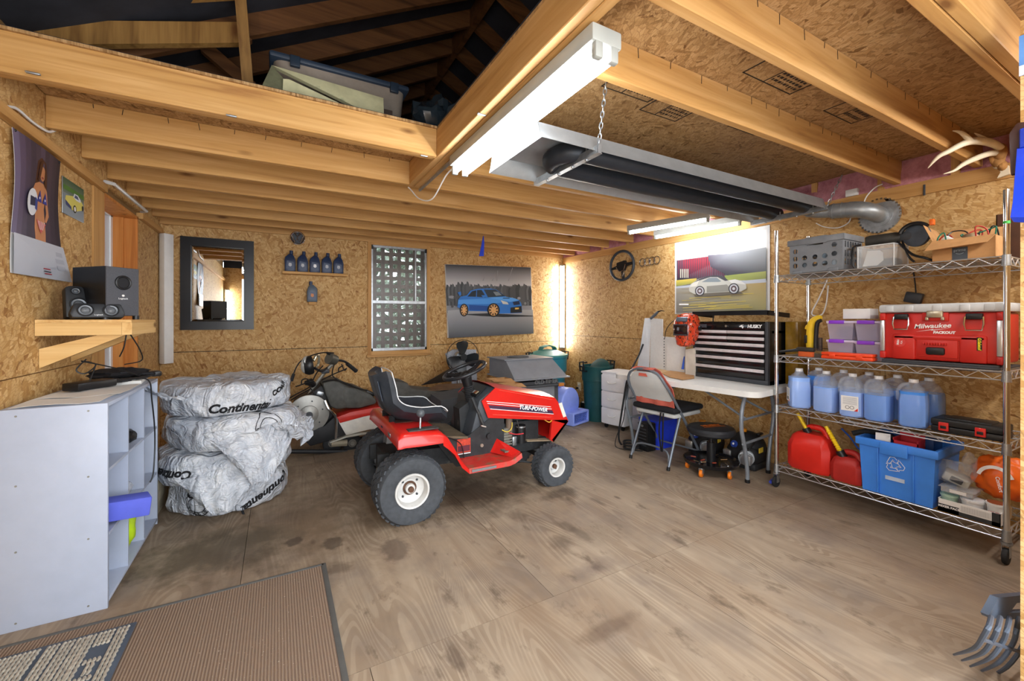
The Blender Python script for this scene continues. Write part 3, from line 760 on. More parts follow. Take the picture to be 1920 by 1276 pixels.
p_.add([(.40, .30), (.50, .27), (.60, .27), (.70, .31), (.74, .42), (.77, .50), (.71, .56), (.68, .55), (.71, .48), (.67, .40), (.65, .46), (.68, .56), (.69, .64), (.68, .72), (.48, .72), (.46, .62), (.46, .52), (.48, .45), (.46, .40), (.40, .42), (.30, .47), (.26, .44), (.34, .38)], SK)
p_.ell(.56, .20, .06, .055, SK); p_.ell(.56, .23, .03, .008, '8E3A34', 8)
p_.add([(.49, .12), (.56, .10), (.52, .2), (.49, .27), (.45, .26)], HR); p_.add([(.60, .12), (.64, .2), (.66, .3), (.61, .28)], HR)
for cx, cy in ((.525, .375), (.65, .375)): p_.add([(cx - .055, cy + .045), (cx, cy - .045), (cx + .055, cy + .045)], '2F3A8E'); p_.ell(cx, cy + .015, .016, .011, 'E8E8F0', 5)
p_.add([(.47, .56), (.68, .575), (.62, .625), (.57, .66), (.53, .62)], 'C85A5A')
for k in range(5): p_.add([(.5 + k * .032, .565), (.512 + k * .032, .565), (.555 + k * .012, .63), (.55 + k * .012, .63)], 'EDE6E4')
p_.ell(.34, .45, .115, .10, 'DDE0E6'); p_.add([(.28, .41), (.40, .41), (.41, .47), (.29, .48)], '2A2E48'); p_.add([(.39, .4), (.45, .42), (.45, .5), (.40, .49)], '3A4A8E')
p_.rect(.0, .72, 1.0, 1.0, 'B9BDC6', 'AEB2BC')
for k in range(4):
    for m in range(3): p_.rect(.1 + .21 * k, .775 + m * .055, .1 + .21 * k + .17, .81 + m * .055, 'A4A8B4')
p_.rect(.46, .925, .58, .933, 'A0303A'); p_.rect(.46, .945, .58, .953, '2A2C34'); p_.rect(.46, .962, .58, .97, 'A0303A')
p_.build('calendar_print', ca)
part('calendar_script', text_mb('The Girl Candies and Big Hits of Them', .021, .0003, .3).move(frame(calf(.5, .745) + Vector((.006, 0, 0)), (0, 1, 0), (0, 0, 1))), REDP, ca, world=True)
for p in (bip(.04, .01), bip(.96, .01)): part('pin', MB().ball(p, .006, n=8), BLACK, ca, world=True)

sg = thing('tin_sign', 'small tin sign of a yellow convertible car on the left wall', 'sign', (-.965, 3.15, 1.76))
sy0, sy1, sz0, sz1 = 3.01, 3.28, 1.775, 1.965
mb = MB().rbox((-.966, sy0, sz0), (-.962, sy1, sz1), .002); part('plate', mb, GALV, sg, world=True)
p_ = Print(lambda x, y: Vector((-.9615, sy0 + x * (sy1 - sy0), sz1 - y * (sz1 - sz0))), (1, 0, 0))
p_.rect(.01, .01, .99, .42, '3C5A40', '6B7A6E'); p_.rect(.01, .42, .99, .99, '7C8890', '8E99A2'); p_.rect(.01, .2, .99, .33, '4E7A38')
p_.add([(.08, .62), (.12, .48), (.35, .42), (.5, .38), (.85, .42), (.95, .5), (.95, .64), (.6, .78), (.4, .8), (.15, .74)], 'D6CC6A')
p_.add([(.45, .42), (.5, .3), (.68, .3), (.82, .4), (.8, .47), (.6, .47)], 'DDE2EA'); p_.add([(.5, .42), (.54, .33), (.66, .33), (.72, .42)], '4A5A78')
p_.add([(.08, .6), (.35, .72), (.36, .8), (.12, .74)], '3E4C78'); p_.ell(.52, .74, .075, .11, '1A1A1C'); p_.ell(.52, .74, .045, .07, 'E8E8E6'); p_.ell(.9, .6, .04, .08, '1A1A1C')
p_.build('sign_print', sg)

# ================================================================ MIRROR
mr = thing('wall_mirror', 'rectangular mirror in a wide black frame on the back wall', 'mirror', (-.51, 5.08, 1.127))
FR = plain('black_frame_lacquer', '14171C', .3, var=.1)
x0, x1, z0, z1, fw = -.812, -.211, 1.127, 2.028, .082
for nm, pts in (('frame_rail', [(x0, z1), (x1, z1), (x1 - fw, z1 - fw), (x0 + fw, z1 - fw)]), ('frame_rail', [(x0, z0), (x0 + fw, z0 + fw), (x1 - fw, z0 + fw), (x1, z0)]),
                ('frame_stile', [(x0, z0), (x0, z1), (x0 + fw, z1 - fw), (x0 + fw, z0 + fw)]), ('frame_stile', [(x1, z0), (x1 - fw, z0 + fw), (x1 - fw, z1 - fw), (x1, z1)])):
    part(nm, MB().prism(pts, -5.088, -5.062, M=Matrix.Rotation(PI / 2, 4, 'X')), FR, mr, world=True, smooth=False)
MIR = NT('mirror_glass'); MIR.base('F0F4F4', .005, 1.0)
part('mirror_glass', MB().box((x0 + fw + .02, 5.074, z0 + fw + .02), (x1 - fw - .02, 5.08, z1 - fw - .02)), MIR.m, mr, world=True, smooth=False)
a = [(x0 + fw - .003, z0 + fw - .003), (x1 - fw + .003, z0 + fw - .003), (x1 - fw + .003, z1 - fw + .003), (x0 + fw - .003, z1 - fw + .003)]; b = [(x0 + fw + .02, z0 + fw + .02), (x1 - fw - .02, z0 + fw + .02), (x1 - fw - .02, z1 - fw - .02), (x0 + fw + .02, z1 - fw - .02)]
mb = MB()
for i in range(4):
    j = (i + 1) % 4; mb.face([Vector((a[i][0], 5.079, a[i][1])), Vector((a[j][0], 5.079, a[j][1])), Vector((b[j][0], 5.0738, b[j][1])), Vector((b[i][0], 5.0738, b[i][1]))])
part('mirror_bevel', mb, MIR.m, mr, world=True, smooth=False)

# ================================================================ OIL BOTTLES on the back wall
OILM = plain('navy_bottle_plastic', '1D2E4E', .35, var=.1); LBL = plain('silver_label', 'A9ACB2', .4)
sh = single('wall_ledge', MB().rbox((.045, 4.995, 1.708), (.685, 5.088, 1.735), .002), WX, 'narrow pine ledge on the back wall holding five oil bottles', 'shelf')
def oil_bottle(label, M, mat, lab=LBL, group=None, flip=1):
    b = thing('oil_bottle', label, 'bottle', M.translation, group=group)
    prof = [(-.05, 0), (.05, 0), (.052, .12), (.046, .15), (.012, .185), (-.022, .185), (-.04, .155), (-.052, .11)]
    mb = MB().prism([(x * flip, z) for x, z in prof], -.028, .028, M=Matrix.Rotation(PI / 2, 4, 'X')).bevel(.008, 2).move(M)
    part('body', mb, mat, b, world=True)
    part('cap', MB().cyl((-.012 * flip, 0, .184), (-.012 * flip, 0, .222), .017, n=14).move(M), OILM, b, world=True)
    part('label', MB().prism([(-.038, .03), (.038, .022), (.03, .10), (-.03, .115)], .0282, .0288, M=Matrix.Rotation(PI / 2, 4, 'X')).move(M), plain('dull_label', '34425E', .4), b, world=True)
    part('emblem', MB().prism([(-.016, .062), (0, .05), (.016, .062), (.012, .088), (-.012, .09)], .0289, .0293, M=Matrix.Rotation(PI / 2, 4, 'X')).move(M), lab, b, world=True)
    return b
for k, t in enumerate(('leftmost navy oil bottle on the wall ledge', 'second navy oil bottle from the left on the wall ledge', 'middle navy oil bottle on the ledge, with the brightest emblem', 'fourth navy oil bottle from the left on the wall ledge', 'rightmost navy oil bottle on the wall ledge')):
    oil_bottle(t, Matrix.Translation((.118 + k * .119, 5.045, 1.7352)), OILM, LBL if k != 2 else WINK, 'oil bottles on the wall ledge', -1)
single('bottle_block', MB().rbox((.295, 5.02, 1.385), (.365, 5.088, 1.418), .002), WX, 'small wooden block on the back wall under a single bottle', 'shelf')
oil_bottle('grey oil bottle standing alone on a small wooden block', Matrix.Translation((.33, 5.052, 1.4182)), plain('grey_bottle', '4C5866', .4), plain('orange_dot', 'C07A4A', .5), flip=1)
# round chrome emblem with V and W
em = thing('round_car_emblem', 'round chrome car emblem with letters V and W near ceiling', 'emblem', (.19, 5.07, 2.06))
MW = frame((.19, 5.06, 2.10), (1, 0, 0), (0, 0, 1))
part('ring', MB().tube(ringpts((0, 0, 0), (1, 0, 0), (0, 1, 0), .066, 32), .008, n=8, cyc=True).move(MW), CHROME, em, world=True)
part('disc', MB().cyl((0, 0, -.022), (0, 0, -.014), .064, n=32).move(MW), DGREY, em, world=True)
part('letter_v', MB().tube([(-.026, .058, 0), (0, .008, 0), (.026, .058, 0)], .009, n=6).move(MW), CHROME, em, world=True)
part('letter_w', MB().tube([(-.056, .028, 0), (-.026, -.05, 0), (0, -.002, 0), (.026, -.05, 0), (.056, .028, 0)], .009, n=6).move(MW), CHROME, em, world=True)
# four chrome rings on the right wall
em = thing('four_ring_emblem', 'chrome car emblem of four linked rings on the right wall', 'emblem', (3.69, 3.41, 1.85))
ya, yb = P(1205, 493, X=3.69).y, P(1232, 487, X=3.69).y
for k in range(4):
    part('ring', MB().tube(ringpts((3.688, ya + (yb - ya) * k / 3, 1.888), (0, 1, 0), (0, 0, 1), .043, 24), .0065, n=8, cyc=True), CHROME, em, world=True)
# steering wheel on the right wall
sw = thing('car_steering_wheel', 'black car steering wheel hung on the right wall', 'steering wheel', (3.64, 3.81, 1.69))
MW = frame((3.645, 3.81, 1.88), (.12, -1, 0), (0, 0, 1)) @ Matrix.Rotation(.12, 4, 'Z')
part('rim', MB().tube(ringpts((0, 0, 0), (1, 0, 0), (0, 1, 0), .175, 40), .016, n=10, cyc=True).move(MW), plain('grey_leather', '33383E', .5), sw, world=True)
part('hub', MB().prism([(-.06, .045), (.06, .05), (.07, 0), (.03, -.07), (-.03, -.07), (-.07, -.01)], -.02, .02).bevel(.012, 3).move(MW), BLACK, sw, world=True)
for x, y in ((-.17, -.01), (.17, .0), (.0, -.17)): part('spoke', MB().tube([(x * .3, y * .3, -.005), (x * .95, y * .95, -.005)], [.024, .016], n=8).move(MW), BLACK, sw, world=True)
part('trim_strip', MB().rbox((.012, -.14, .006), (.03, -.06, .014), .004, rot=(0, 0, -.5)).move(MW), CHROME, sw, world=True)
part('spoke_trim', MB().tube([(.07, .0, .022), (.035, -.068, .022), (-.03, -.07, .022), (-.07, -.01, .022)], .004).move(MW), CHROME, sw, world=True)
single('mount_peg', MB().cyl((3.64, 3.81, 1.88), (3.699, 3.81, 1.88), .02), DGREY, 'dark peg behind the steering wheel on the wall', 'peg')
# blue strap hanging from a joist
single('blue_strap', MB().loft([[P(906, 442, Y=4.47) + Vector((dx * .3, 0, dz)) for dx, dz in ((-.01, 0), (.02, 0))], [P(902, 462, Y=4.47), P(908, 455, Y=4.47)], [P(898, 480, Y=4.47), P(907, 480, Y=4.47)]], cap=False, cyc=False).thick(.002), plain('blue_strap', '1F3FC8', .6), 'blue strap hanging from a ceiling joist near the canvas picture', 'strap')
# power outlet
ot = thing('wall_outlet', 'cream wall outlet with a black plug on the right wall', 'outlet', (3.695, 4.35, .35))
c_ = P(1086, 724, X=3.697)
part('cover', MB().rbox(c_ + Vector((-.006, -.038, -.058)), c_ + Vector((.003, .038, .058)), .003), plain('cream_plastic', 'D8CDB0', .4), ot, world=True)
for dz in (-.022, .022): part('socket', MB().rbox(c_ + Vector((-.009, -.016, dz - .013)), c_ + Vector((-.004, .016, dz + .013)), .003), WHITE, ot, world=True)
pl_ = single('plug', MB().rbox(c_ + Vector((-.045, .0, -.036)), c_ + Vector((-.009, .026, -.01)), .006), BLACK, 'black plug pushed into the cream wall outlet', 'plug')
wire([c_ + Vector((-.04, .013, -.03)), c_ + Vector((-.07, .06, -.1)), c_ + Vector((-.06, .12, -.25)), c_ + Vector((-.1, .1, -.34))], .004, 'plug_cord', BLACK, parent=pl_, world=True)

# ================================================================ ANTLERS, SHOVELS, on the right
an = thing('deer_antlers', 'pale deer antlers on a skull cap hung over the right wall plate', 'antlers', (3.60, .74, 2.07))
BONE = plain('antler_bone', 'D9CDB4', .5, var=.12, scale=8); SKULL = plain('dried_hide', '9A6F3E', .8, var=.35, scale=20, bump=.006)
c5 = lambda x, y, X: P(1660 + x / 7.385, 240 + y / 7.385, X=X)
part('antler', MB().tube([c5(1590, 270, 3.60), c5(1450, 200, 3.45), c5(1250, 175, 3.28), c5(1080, 215, 3.16), c5(880, 320, 3.10), c5(730, 400, 3.07), c5(588, 555, 3.06)], [.018, .020, .020, .016, .013, .010, .002], n=12, smooth=4)
     .tube([c5(1180, 190, 3.22), c5(1110, 110, 3.14), c5(1030, 55, 3.09), c5(935, 38, 3.06)], [.016, .012, .008, .002], n=10, smooth=4).tube([c5(1430, 185, 3.43), c5(1330, 120, 3.36), c5(1235, 70, 3.30)], [.013, .008, .002], n=8, smooth=3), BONE, an, world=True)
part('antler', MB().tube([c5(1560, 340, 3.63), c5(1430, 355, 3.52), c5(1250, 420, 3.40), c5(1080, 500, 3.32), c5(950, 590, 3.28), c5(805, 635, 3.25)], [.018, .016, .015, .012, .007, .002], n=10, smooth=4), BONE, an, world=True)
part('skull_cap', MB().ball(c5(1590, 330, 3.62), (.034, .03, .05), n=14).ball(c5(1560, 440, 3.63), (.025, .03, .045), n=12).ball(c5(1500, 400, 3.62), (.015, .02, .045), n=10).ball(c5(1620, 520, 3.64), (.028, .022, .03), n=10), SKULL, an, world=True)
part('skull_bone', MB().prism([(-.02, -.03), (.028, -.02), (.024, .03), (-.02, .034), (-.006, 0)], -.01, .01, M=frame(c5(1625, 610, 3.65), (0, -1, 0), (0, 0, 1))).ball(c5(1560, 520, 3.64), .02, n=10), BONE, an, world=True)

# blue scoop and card that hang on the return wall at the right edge
bs = thing('blue_scoop', 'bright blue plastic scoop hanging on the right hand return wall', 'scoop', (1.99, .38, 1.45))
e1 = lambda x, y, X=1.985: P(1700 + x / 2.9, y / 2.9, X=X)
part('blade', MB().loft([[e1(596, 800), e1(660, 790), e1(660, 800, 1.96), e1(600, 810, 1.96)], [e1(575, 1100), e1(660, 1100), e1(660, 1100, 1.94), e1(577, 1100, 1.94)], [e1(562, 1180), e1(660, 1180), e1(660, 1180, 1.94), e1(564, 1180, 1.94)], [e1(580, 1205), e1(660, 1212), e1(660, 1210, 1.96), e1(582, 1206, 1.96)]]).bevel(.004, 2), plain('royal_blue_plastic', '1E3FC0', .25, coat=.4), bs, world=True)
part('handle', MB().tube([e1(650, 800, 1.97), e1(650, 700, 1.975)], .014), plain('royal_blue_2', '1E3FC0', .3), bs, world=True)
single('brown_dustpan', MB().prism([(0, 0), (.03, .01), (.035, .10), (.03, .155), (.012, .158), (-.004, .13)], 0, .02, M=frame(e1(575, 960, 1.995), (0, -1, 0), (0, 0, 1))).bevel(.004), plain('dark_brown_plastic', '3A2420', .45), 'dark brown curved dustpan behind the blue scoop', 'dustpan')
cd_ = thing('blue_card', 'small blue printed card pinned above the blue scoop', 'card', (1.995, .37, 1.9))
part('card', MB().box((1.996, .285, 1.975), (1.9985, .374, 2.098)), plain('sky_blue_card', '5B8FD0', .5), cd_, world=True)
p_ = Print(lambda x, y: Vector((1.9958, .374 - .089 * x, 2.098 - .123 * y)), (-1, 0, 0))
p_.rect(.0, .75, 1, 1, 'DCDCE0'); p_.ell(.5, .62, .3, .09, '5A4A48'); p_.ell(.6, .68, .25, .07, '8A5A4E'); p_.build('card_print', cd_)
# ================================================================ WIRE SHELVING and what stands on it
SHELFW = plain('shelf_wire', 'D0D3D6', .34, .8, var=.05)
SX0, SX1, SY0, SY1 = 3.205, 3.645, .641, 1.759
SZ = (.161, .596, .962, 1.547)
su = thing('wire_shelving', 'chrome wire shelving unit on castors along the right wall', 'shelving', (3.42, 1.2, 0))
for x in (SX0, SX1):
    for y in (SY0, SY1):
        part('post', MB().cyl((x, y, .105), (x, y, 1.88), .0127, n=14), CHROME, su, world=True)
        ct = part('castor', MB().cyl((x, y, .098), (x, y, .108), .022, n=14).box((x - .02, y - .012, .035), (x + .012, y - .014, .1)).box((x - .02, y + .012, .035), (x + .012, y + .014, .1)).box((x - .02, y - .014, .094), (x + .02, y + .014, .098)), STEEL, su, world=True)
        part('wheel', MB().cyl((x - .008, y - .011, .04), (x - .008, y + .011, .04), .04, n=20).bevel(.006, 2), RUBBER, ct, world=True)
for z in SZ:
    mb = MB()
    for (xa, ya, xb, yb) in ((SX0, SY0, SX0, SY1), (SX1, SY0, SX1, SY1), (SX0, SY0, SX1, SY0), (SX0, SY1, SX1, SY1)):
        for dz in (0, -.042): mb.tube([(xa, ya, z + dz), (xb, yb, z + dz)], .0035, n=6)
        L = math.hypot(xb - xa, yb - ya); n = int(L / .047) // 2 * 2 + 1; pts = []
        for i in range(n + 1):
            t = i / n; pts.append((xa + (xb - xa) * t, ya + (yb - ya) * t, z - .003 - (.036 if i % 2 else 0)))
        mb.tube(pts, .0025, n=5)
    w_ = part('wire_shelf', mb, SHELFW, su, world=True)
    mb = MB()
    for i in range(1, 42):
        y = SY0 + (SY1 - SY0) * i / 42; mb.tube([(SX0, y, z + .0015), (SX1, y, z + .0015)], .0018, n=4)
    for x in (3.31, 3.42, 3.53): mb.tube([(x, SY0, z - .004), (x, SY1, z - .004)], .003, n=5)
    part('deck_wires', mb, STEEL, w_, world=True, kind='stuff')
    for x in (SX0, SX1):
        for y in (SY0, SY1): part('collar', MB().cyl((x, y, z - .05), (x, y, z + .006), .019, .016, n=14), STEEL, w_, world=True)
part('green_tape', MB().cyl((SX0, SY0, 1.708), (SX0, SY0, 1.722), .0133, n=14), plain('green_tape', '3FA648', .5), su, 'green tape band', world=True)
T4, T3, T2, T1 = SZ[3] + .004, SZ[2] + .004, SZ[1] + .004, SZ[0] + .004

def plate_holes(w, h, holes, depth, corner=0):
    """flat plate w x h about its centre with round or rectangular holes: (x, y, r) or (x, y, hw, hh)"""
    cu = D.curves.new('pl', 'CURVE'); cu.dimensions = '2D'; cu.fill_mode = 'BOTH'; cu.extrude = depth / 2
    def loop(pts):
        s = cu.splines.new('POLY'); s.points.add(len(pts) - 1); s.use_cyclic_u = True
        for q, p in zip(s.points, pts): q.co = (p[0], p[1], 0, 1)
    loop([(-w / 2, -h / 2), (w / 2, -h / 2), (w / 2, h / 2), (-w / 2, h / 2)])
    for hl in holes:
        if len(hl) == 3: loop([(hl[0] + hl[2] * math.cos(2 * PI * i / 14), hl[1] + hl[2] * math.sin(2 * PI * i / 14)) for i in range(14)])
        else: x, y, a, b = hl; loop([(x - a, y - b), (x + a, y - b), (x + a, y + b), (x - a, y + b)])
    o = D.objects.new('pl', cu); COL.objects.link(o)
    me = D.meshes.new_from_object(o.evaluated_get(bpy.context.evaluated_depsgraph_get()))
    mb = MB(); mb.bm.from_mesh(me); bmesh.ops.remove_doubles(mb.bm, verts=mb.bm.verts[:], dist=1e-5)
    D.objects.remove(o); D.curves.remove(cu); D.meshes.remove(me); return mb

# --- top shelf
cr = thing('file_crate', 'grey plastic crate with round holes on the top wire shelf', 'crate', (3.36, 1.515, T4))
w_, d_, h_ = .325, .27, .225
CG = plain('crate_grey', '7C8187', .45)
holes = [(-.125, y, .017) for y in (-.062, -.012, .04)] + [(.115, y, .017) for y in (-.062, -.005, .055)] + [(x, y, .017) for x in (-.065, 0, .06) for y in (-.062, -.012)] + [(0, .082, .05, .013)]
Mf = Matrix.Translation((3.225, 1.515, T4 + .118)) @ frame((0, 0, 0), (0, -1, 0), (0, 0, 1))
part('front_panel', plate_holes(w_, h_, holes, .005).move(Mf), CG, cr, world=True)
part('back_panel', plate_holes(w_, h_, holes, .005).move(Matrix.Translation((.265, 0, 0)) @ Mf), CG, cr, world=True)
sh_ = [(x, y, .011, .02) for x in (-.1, -.065, -.03, .005, .04, .075, .105) for y in (-.06, -.005, .055)]
for y in (1.515 - w_ / 2, 1.515 + w_ / 2):
    part('side_panel', plate_holes(.26, h_, sh_, .005).move(frame((3.3575, y, T4 + .118), (1, 0, 0), (0, 0, 1))), CG, cr, world=True)
part('crate_floor', MB().box((3.225, 1.355, T4 + .004), (3.49, 1.675, T4 + .01)), CG, cr, world=True)
mb = MB()
for a, b in (((3.213, 1.34), (3.223, 1.69)), ((3.492, 1.34), (3.502, 1.69)), ((3.213, 1.34), (3.502, 1.35)), ((3.213, 1.68), (3.502, 1.69))): mb.rbox((a[0], a[1], T4 + .2), (b[0], b[1], T4 + .24), .004)
part('rim', mb, CG, cr, world=True)
for dy in (-.11, .11):
    part('foot_rail', MB().rbox((3.216, 1.515 + dy - .03, T4 + .0), (3.224, 1.515 + dy + .03, T4 + .022), .004), CG, cr, world=True)
part('handle_lip', MB().rbox((3.215, 1.44, T4 + .195), (3.224, 1.575, T4 + .245), .006), CG, cr, world=True)
for k, (y, z, c_) in enumerate(((1.42, .05, 'A9B4BE'), (1.5, .1, '8FA0AE'), (1.59, .06, '6A747C'), (1.55, .15, '3A4048'))):
    single('crate_jar', MB().lathe([(.035, 0), (.037, .06), (.03, .075), (.025, .08)], 16, M=Matrix.Translation((3.28 + .02 * (k % 2), y, T4 + z - .04))), plain('jar_tint_%d' % k, c_, .2), ('pale can seen through the right crate holes', 'silver tin seen through the middle crate hole', 'grey tin in the left of the grey crate', 'dark tin seen in the crate handle slot')[k], 'can')
tp = thing('tool_pouch', 'black and red zip pouch lying on top of the grey crate', 'pouch', (3.36, 1.53, T4 + .2))
part('pouch_body', MB().ball((3.34, 1.53, T4 + .235), (.07, .10, .03), n=18), BLACK, tp, world=True)
part('red_flap', MB().ball((3.29, 1.575, T4 + .243), (.03, .035, .014), n=14), plain('red_cloth', 'C02A30', .6), tp, world=True)
bn = thing('clear_bin', 'clear open plastic bin of scraps beside the grey crate', 'bin', (3.33, 1.18, T4))
CLR = filmy('clear_plastic', 'DCE2E6', .28, .12)
y0, y1, x0, x1, hz = 1.095, 1.275, 3.235, 3.44, .135
part('bin_walls', MB().box((x0, y0, T4), (x0 + .003, y1, T4 + hz)).box((x1, y0, T4), (x1 + .003, y1, T4 + hz)).box((x0, y0, T4), (x1, y0 + .003, T4 + hz)).box((x0, y1, T4), (x1, y1 + .003, T4 + hz)).box((x0, y0, T4 + .001), (x1, y1, T4 + .004)), CLR, bn, world=True, smooth=False)
mb = MB()
for a, b in (((x0, y0), (x0, y1)), ((x1, y0), (x1, y1)), ((x0, y0), (x1, y0)), ((x0, y1), (x1, y1))): mb.tube([(a[0], a[1], T4 + hz), (b[0], b[1], T4 + hz)], .004, n=6)
for a in ((x0, y0), (x0, y1), (x1, y0)): mb.tube([(a[0], a[1], T4), (a[0], a[1], T4 + hz)], .003, n=6)
part('bin_rim', mb, filmy('clear_rim', 'EEF2F4', .7, .1), bn, world=True)
single('white_card', MB().prism([(-.05, -.05), (.02, -.05), (.05, -.02), (.045, .03), (.03, .045), (-.03, .05)], 0, .002, M=frame((3.25, 1.2, T4 + .06), (.1, -1, 0), (.15, 0, 1))), PAPER, 'torn white card inside the clear bin on the top shelf', 'card')
single('black_offcuts', MB().rbox((3.30, 1.11, T4 + .006), (3.42, 1.26, T4 + .06), .02), BLACK, 'black lump of cable in the clear bin on the top shelf', 'cable')
gr = thing('angle_grinder', 'worn black angle grinder lying across the clear bin', 'grinder', (3.36, 1.13, T4 + hz))
zg = T4 + hz + .045
part('motor_body', MB().tube([(3.33, 1.27, zg), (3.335, 1.25, zg), (3.34, 1.12, zg), (3.345, 1.10, zg)], [.03, .036, .036, .03], n=16), plain('worn_black', '34332F', .6, var=.3), gr, world=True)
part('gear_head', MB().rbox((3.315, 1.02, zg - .03), (3.375, 1.10, zg + .03), .015), DGREY, gr, world=True)
part('disc_guard', MB().cyl((3.31, 1.02, zg - .005), (3.33, 1.015, zg - .005), .066, n=28), plain('blue_grey_steel', '5B6470', .4, .5), gr, world=True)
part('guard_rim', MB().tube([(3.30, 1.02 + .07 * math.cos(q), zg - .005 + .07 * math.sin(q)) for q in [0.3 + i * .2 for i in range(12)]], .012, n=8), BLACK, gr, world=True)
part('orange_clip', MB().rbox((3.29, .935, zg + .04), (3.32, .955, zg + .075), .004), plain('orange_plastic', 'D8641E', .4), gr, world=True)
part('power_cable', MB().tube([(3.31, 1.29, zg - .02), (3.26, 1.31, zg - .04), (3.225, 1.30, T4 + .04), (3.23, 1.29, T4 + .006)], .006, smooth=5), BLACK, gr, world=True)
part('power_cable', MB().tube([(3.30, 1.10, zg - .03), (3.26, 1.02, T4 + .06), (3.25, .96, T4 + .03), (3.27, .93, T4 + .01)], .007, smooth=5), BLACK, gr, world=True)
part('power_cable', MB().tube([(3.31, 1.08, zg - .03), (3.24, 1.03, T4 + .05), (3.23, 1.0, T4 + .01)], .006, smooth=5), BLACK, gr, world=True)

def carton(name, label, x0, x1, y0, y1, z, h, mat, flaps=(), cat='box', t=.004):
    b = thing(name, label, cat, ((x0 + x1) / 2, (y0 + y1) / 2, z))
    mb = MB().box((x0, y0, z), (x0 + t, y1, z + h)).box((x1 - t, y0, z), (x1, y1, z + h)).box((x0, y0, z), (x1, y0 + t, z + h)).box((x0, y1 - t, z), (x1, y1, z + h)).box((x0, y0, z), (x1, y1, z + t))
    part('carton', mb, mat, b, world=True, smooth=False)
    for f in flaps: part('flap', MB().loft([[Vector(p) for p in f], [Vector(p) + Vector((0, 0, .003)) for p in f]]), mat, b, world=True, smooth=False)
    return b
zc, hc = T4, .115
cb = carton('cardboard_box', 'open cardboard box of wires on the right of the top shelf', 3.235, 3.46, .685, .925, zc, hc, CARD,
            (((3.235, .685, zc + hc), (3.235, .925, zc + hc), (3.19, .945, zc + hc - .055), (3.19, .705, zc + hc - .04)),
             ((3.235, .925, zc + hc), (3.46, .925, zc + hc), (3.45, .965, zc + hc + .085), (3.24, .965, zc + hc + .10)),
             ((3.46, .685, zc + hc), (3.46, .925, zc + hc), (3.50, .92, zc + hc + .09), (3.50, .70, zc + hc + .07))))
part('tape_label', MB().box((3.2335, .785, zc), (3.2345, .845, zc + .068)), plain('slate_tape', '3E4650', .5), cb, world=True)
part('label_text', text_mb('prime', .02, .0003).move(frame((3.233, .815, zc + .052), (0, -1, 0), (0, 0, 1))), plain('pale_print', '9FB0BC', .5), cb, world=True)
part('label_arrow', MB().tube([(3.233, .83, zc + .036), (3.233, .815, zc + .031), (3.233, .80, zc + .036)], .0012, n=5, smooth=4), plain('pale_print_2', '9FB0BC', .5), cb, world=True)
for k in range(9):
    rnd = random.Random(k + 20); y = .70 + .022 * k; x = rnd.uniform(3.28, 3.42)
    wire([(x, y, zc + .02), (x + rnd.uniform(-.03, .03), y + rnd.uniform(-.03, .03), zc + hc + .02 + rnd.uniform(0, .03)), (x + rnd.uniform(-.03, .03), y + rnd.uniform(-.02, .06), zc + hc + rnd.uniform(.03, .07)), (x + rnd.uniform(-.05, .02), y + rnd.uniform(.0, .09), zc + hc + .01), (x, y + .05, zc + .04)], .0035, 'wire_coil', (BLACK, plain('red_wire', 'A8342C', .5), plain('green_wire', '1E6E5A', .5))[k % 3],
         'tangled %s wire in the cardboard box, %s' % (('black', 'red', 'green')[k % 3], ('nearest the door', 'in the middle', 'nearest the grinder')[k // 3]), 'wire', group='wires in the cardboard box')
single('white_gadget', MB().rbox((3.30, .845, zc + .06), (3.33, .88, zc + .16), .01, rot=(-.9, 0, 0)), WHITE, 'white slim gadget leaning in the cardboard box of wires', 'gadget')
single('round_speaker', MB().cyl((3.33, .80, zc + .10), (3.35, .80, zc + .13), .035, n=18), plain('tan_metal', '9A8468', .5, .3), 'round tan metal part among the wires in the cardboard box', 'car part')
carton('dark_carton', 'tall dark brown box behind the right shelving post', 3.505, 3.615, .60, .74, T4, .26, plain('dark_brown_card', '4A2E1E', .8))
ad = thing('power_adapter', 'dark grey power adapter hanging on the wall below the top shelf', 'adapter', (3.66, 1.14, 1.36))
part('body', MB().rbox((3.655, 1.095, 1.335), (3.69, 1.185, 1.405), .008, rot=(.25, 0, 0)), DGREY, ad, world=True)
part('cord', MB().tube([(3.675, 1.13, 1.40), (3.68, 1.135, 1.46), (3.685, 1.145, 1.54)], .004), BLACK, ad, world=True)

# --- second shelf
tb = thing('packout_toolbox', 'big red plastic tool box with a pale grey lid on the second shelf', 'tool box', (3.40, .90, T3 + .03))
RED2 = plain('toolbox_red', 'C4261C', .38, var=.06)
ty0, ty1, tx0, tx1, tz = .655, 1.165, 3.235, 3.57, T3 + .026
single('black_tray', MB().rbox((3.222, .665, T3), (3.60, 1.152, T3 + .012), .004).rbox((3.224, .67, T3 + .01), (3.234, 1.15, T3 + .024), .003), DGREY, 'black tray under the red tool box on the second shelf', 'tray')
tb.location.z = tz
part('body', MB().rbox((tx0 + .012, ty0 + .012, tz), (tx1, ty1 - .012, tz + .275), .016).rbox((tx0 + .004, ty0 + .06, tz + .0), (tx0 + .05, ty0 + .165, tz + .15), .01).rbox((tx0 + .004, ty1 - .165, tz), (tx0 + .05, ty1 - .06, tz + .15), .01)
     .rbox((tx0 + .004, ty0 + .06, tz + .115), (tx0 + .05, ty1 - .06, tz + .148), .012), RED2, tb, world=True)
part('recess_panel', MB().rbox((tx0 + .008, ty0 + .17, tz + .02), (tx0 + .016, ty1 - .17, tz + .122), .004), RED2, tb, world=True)
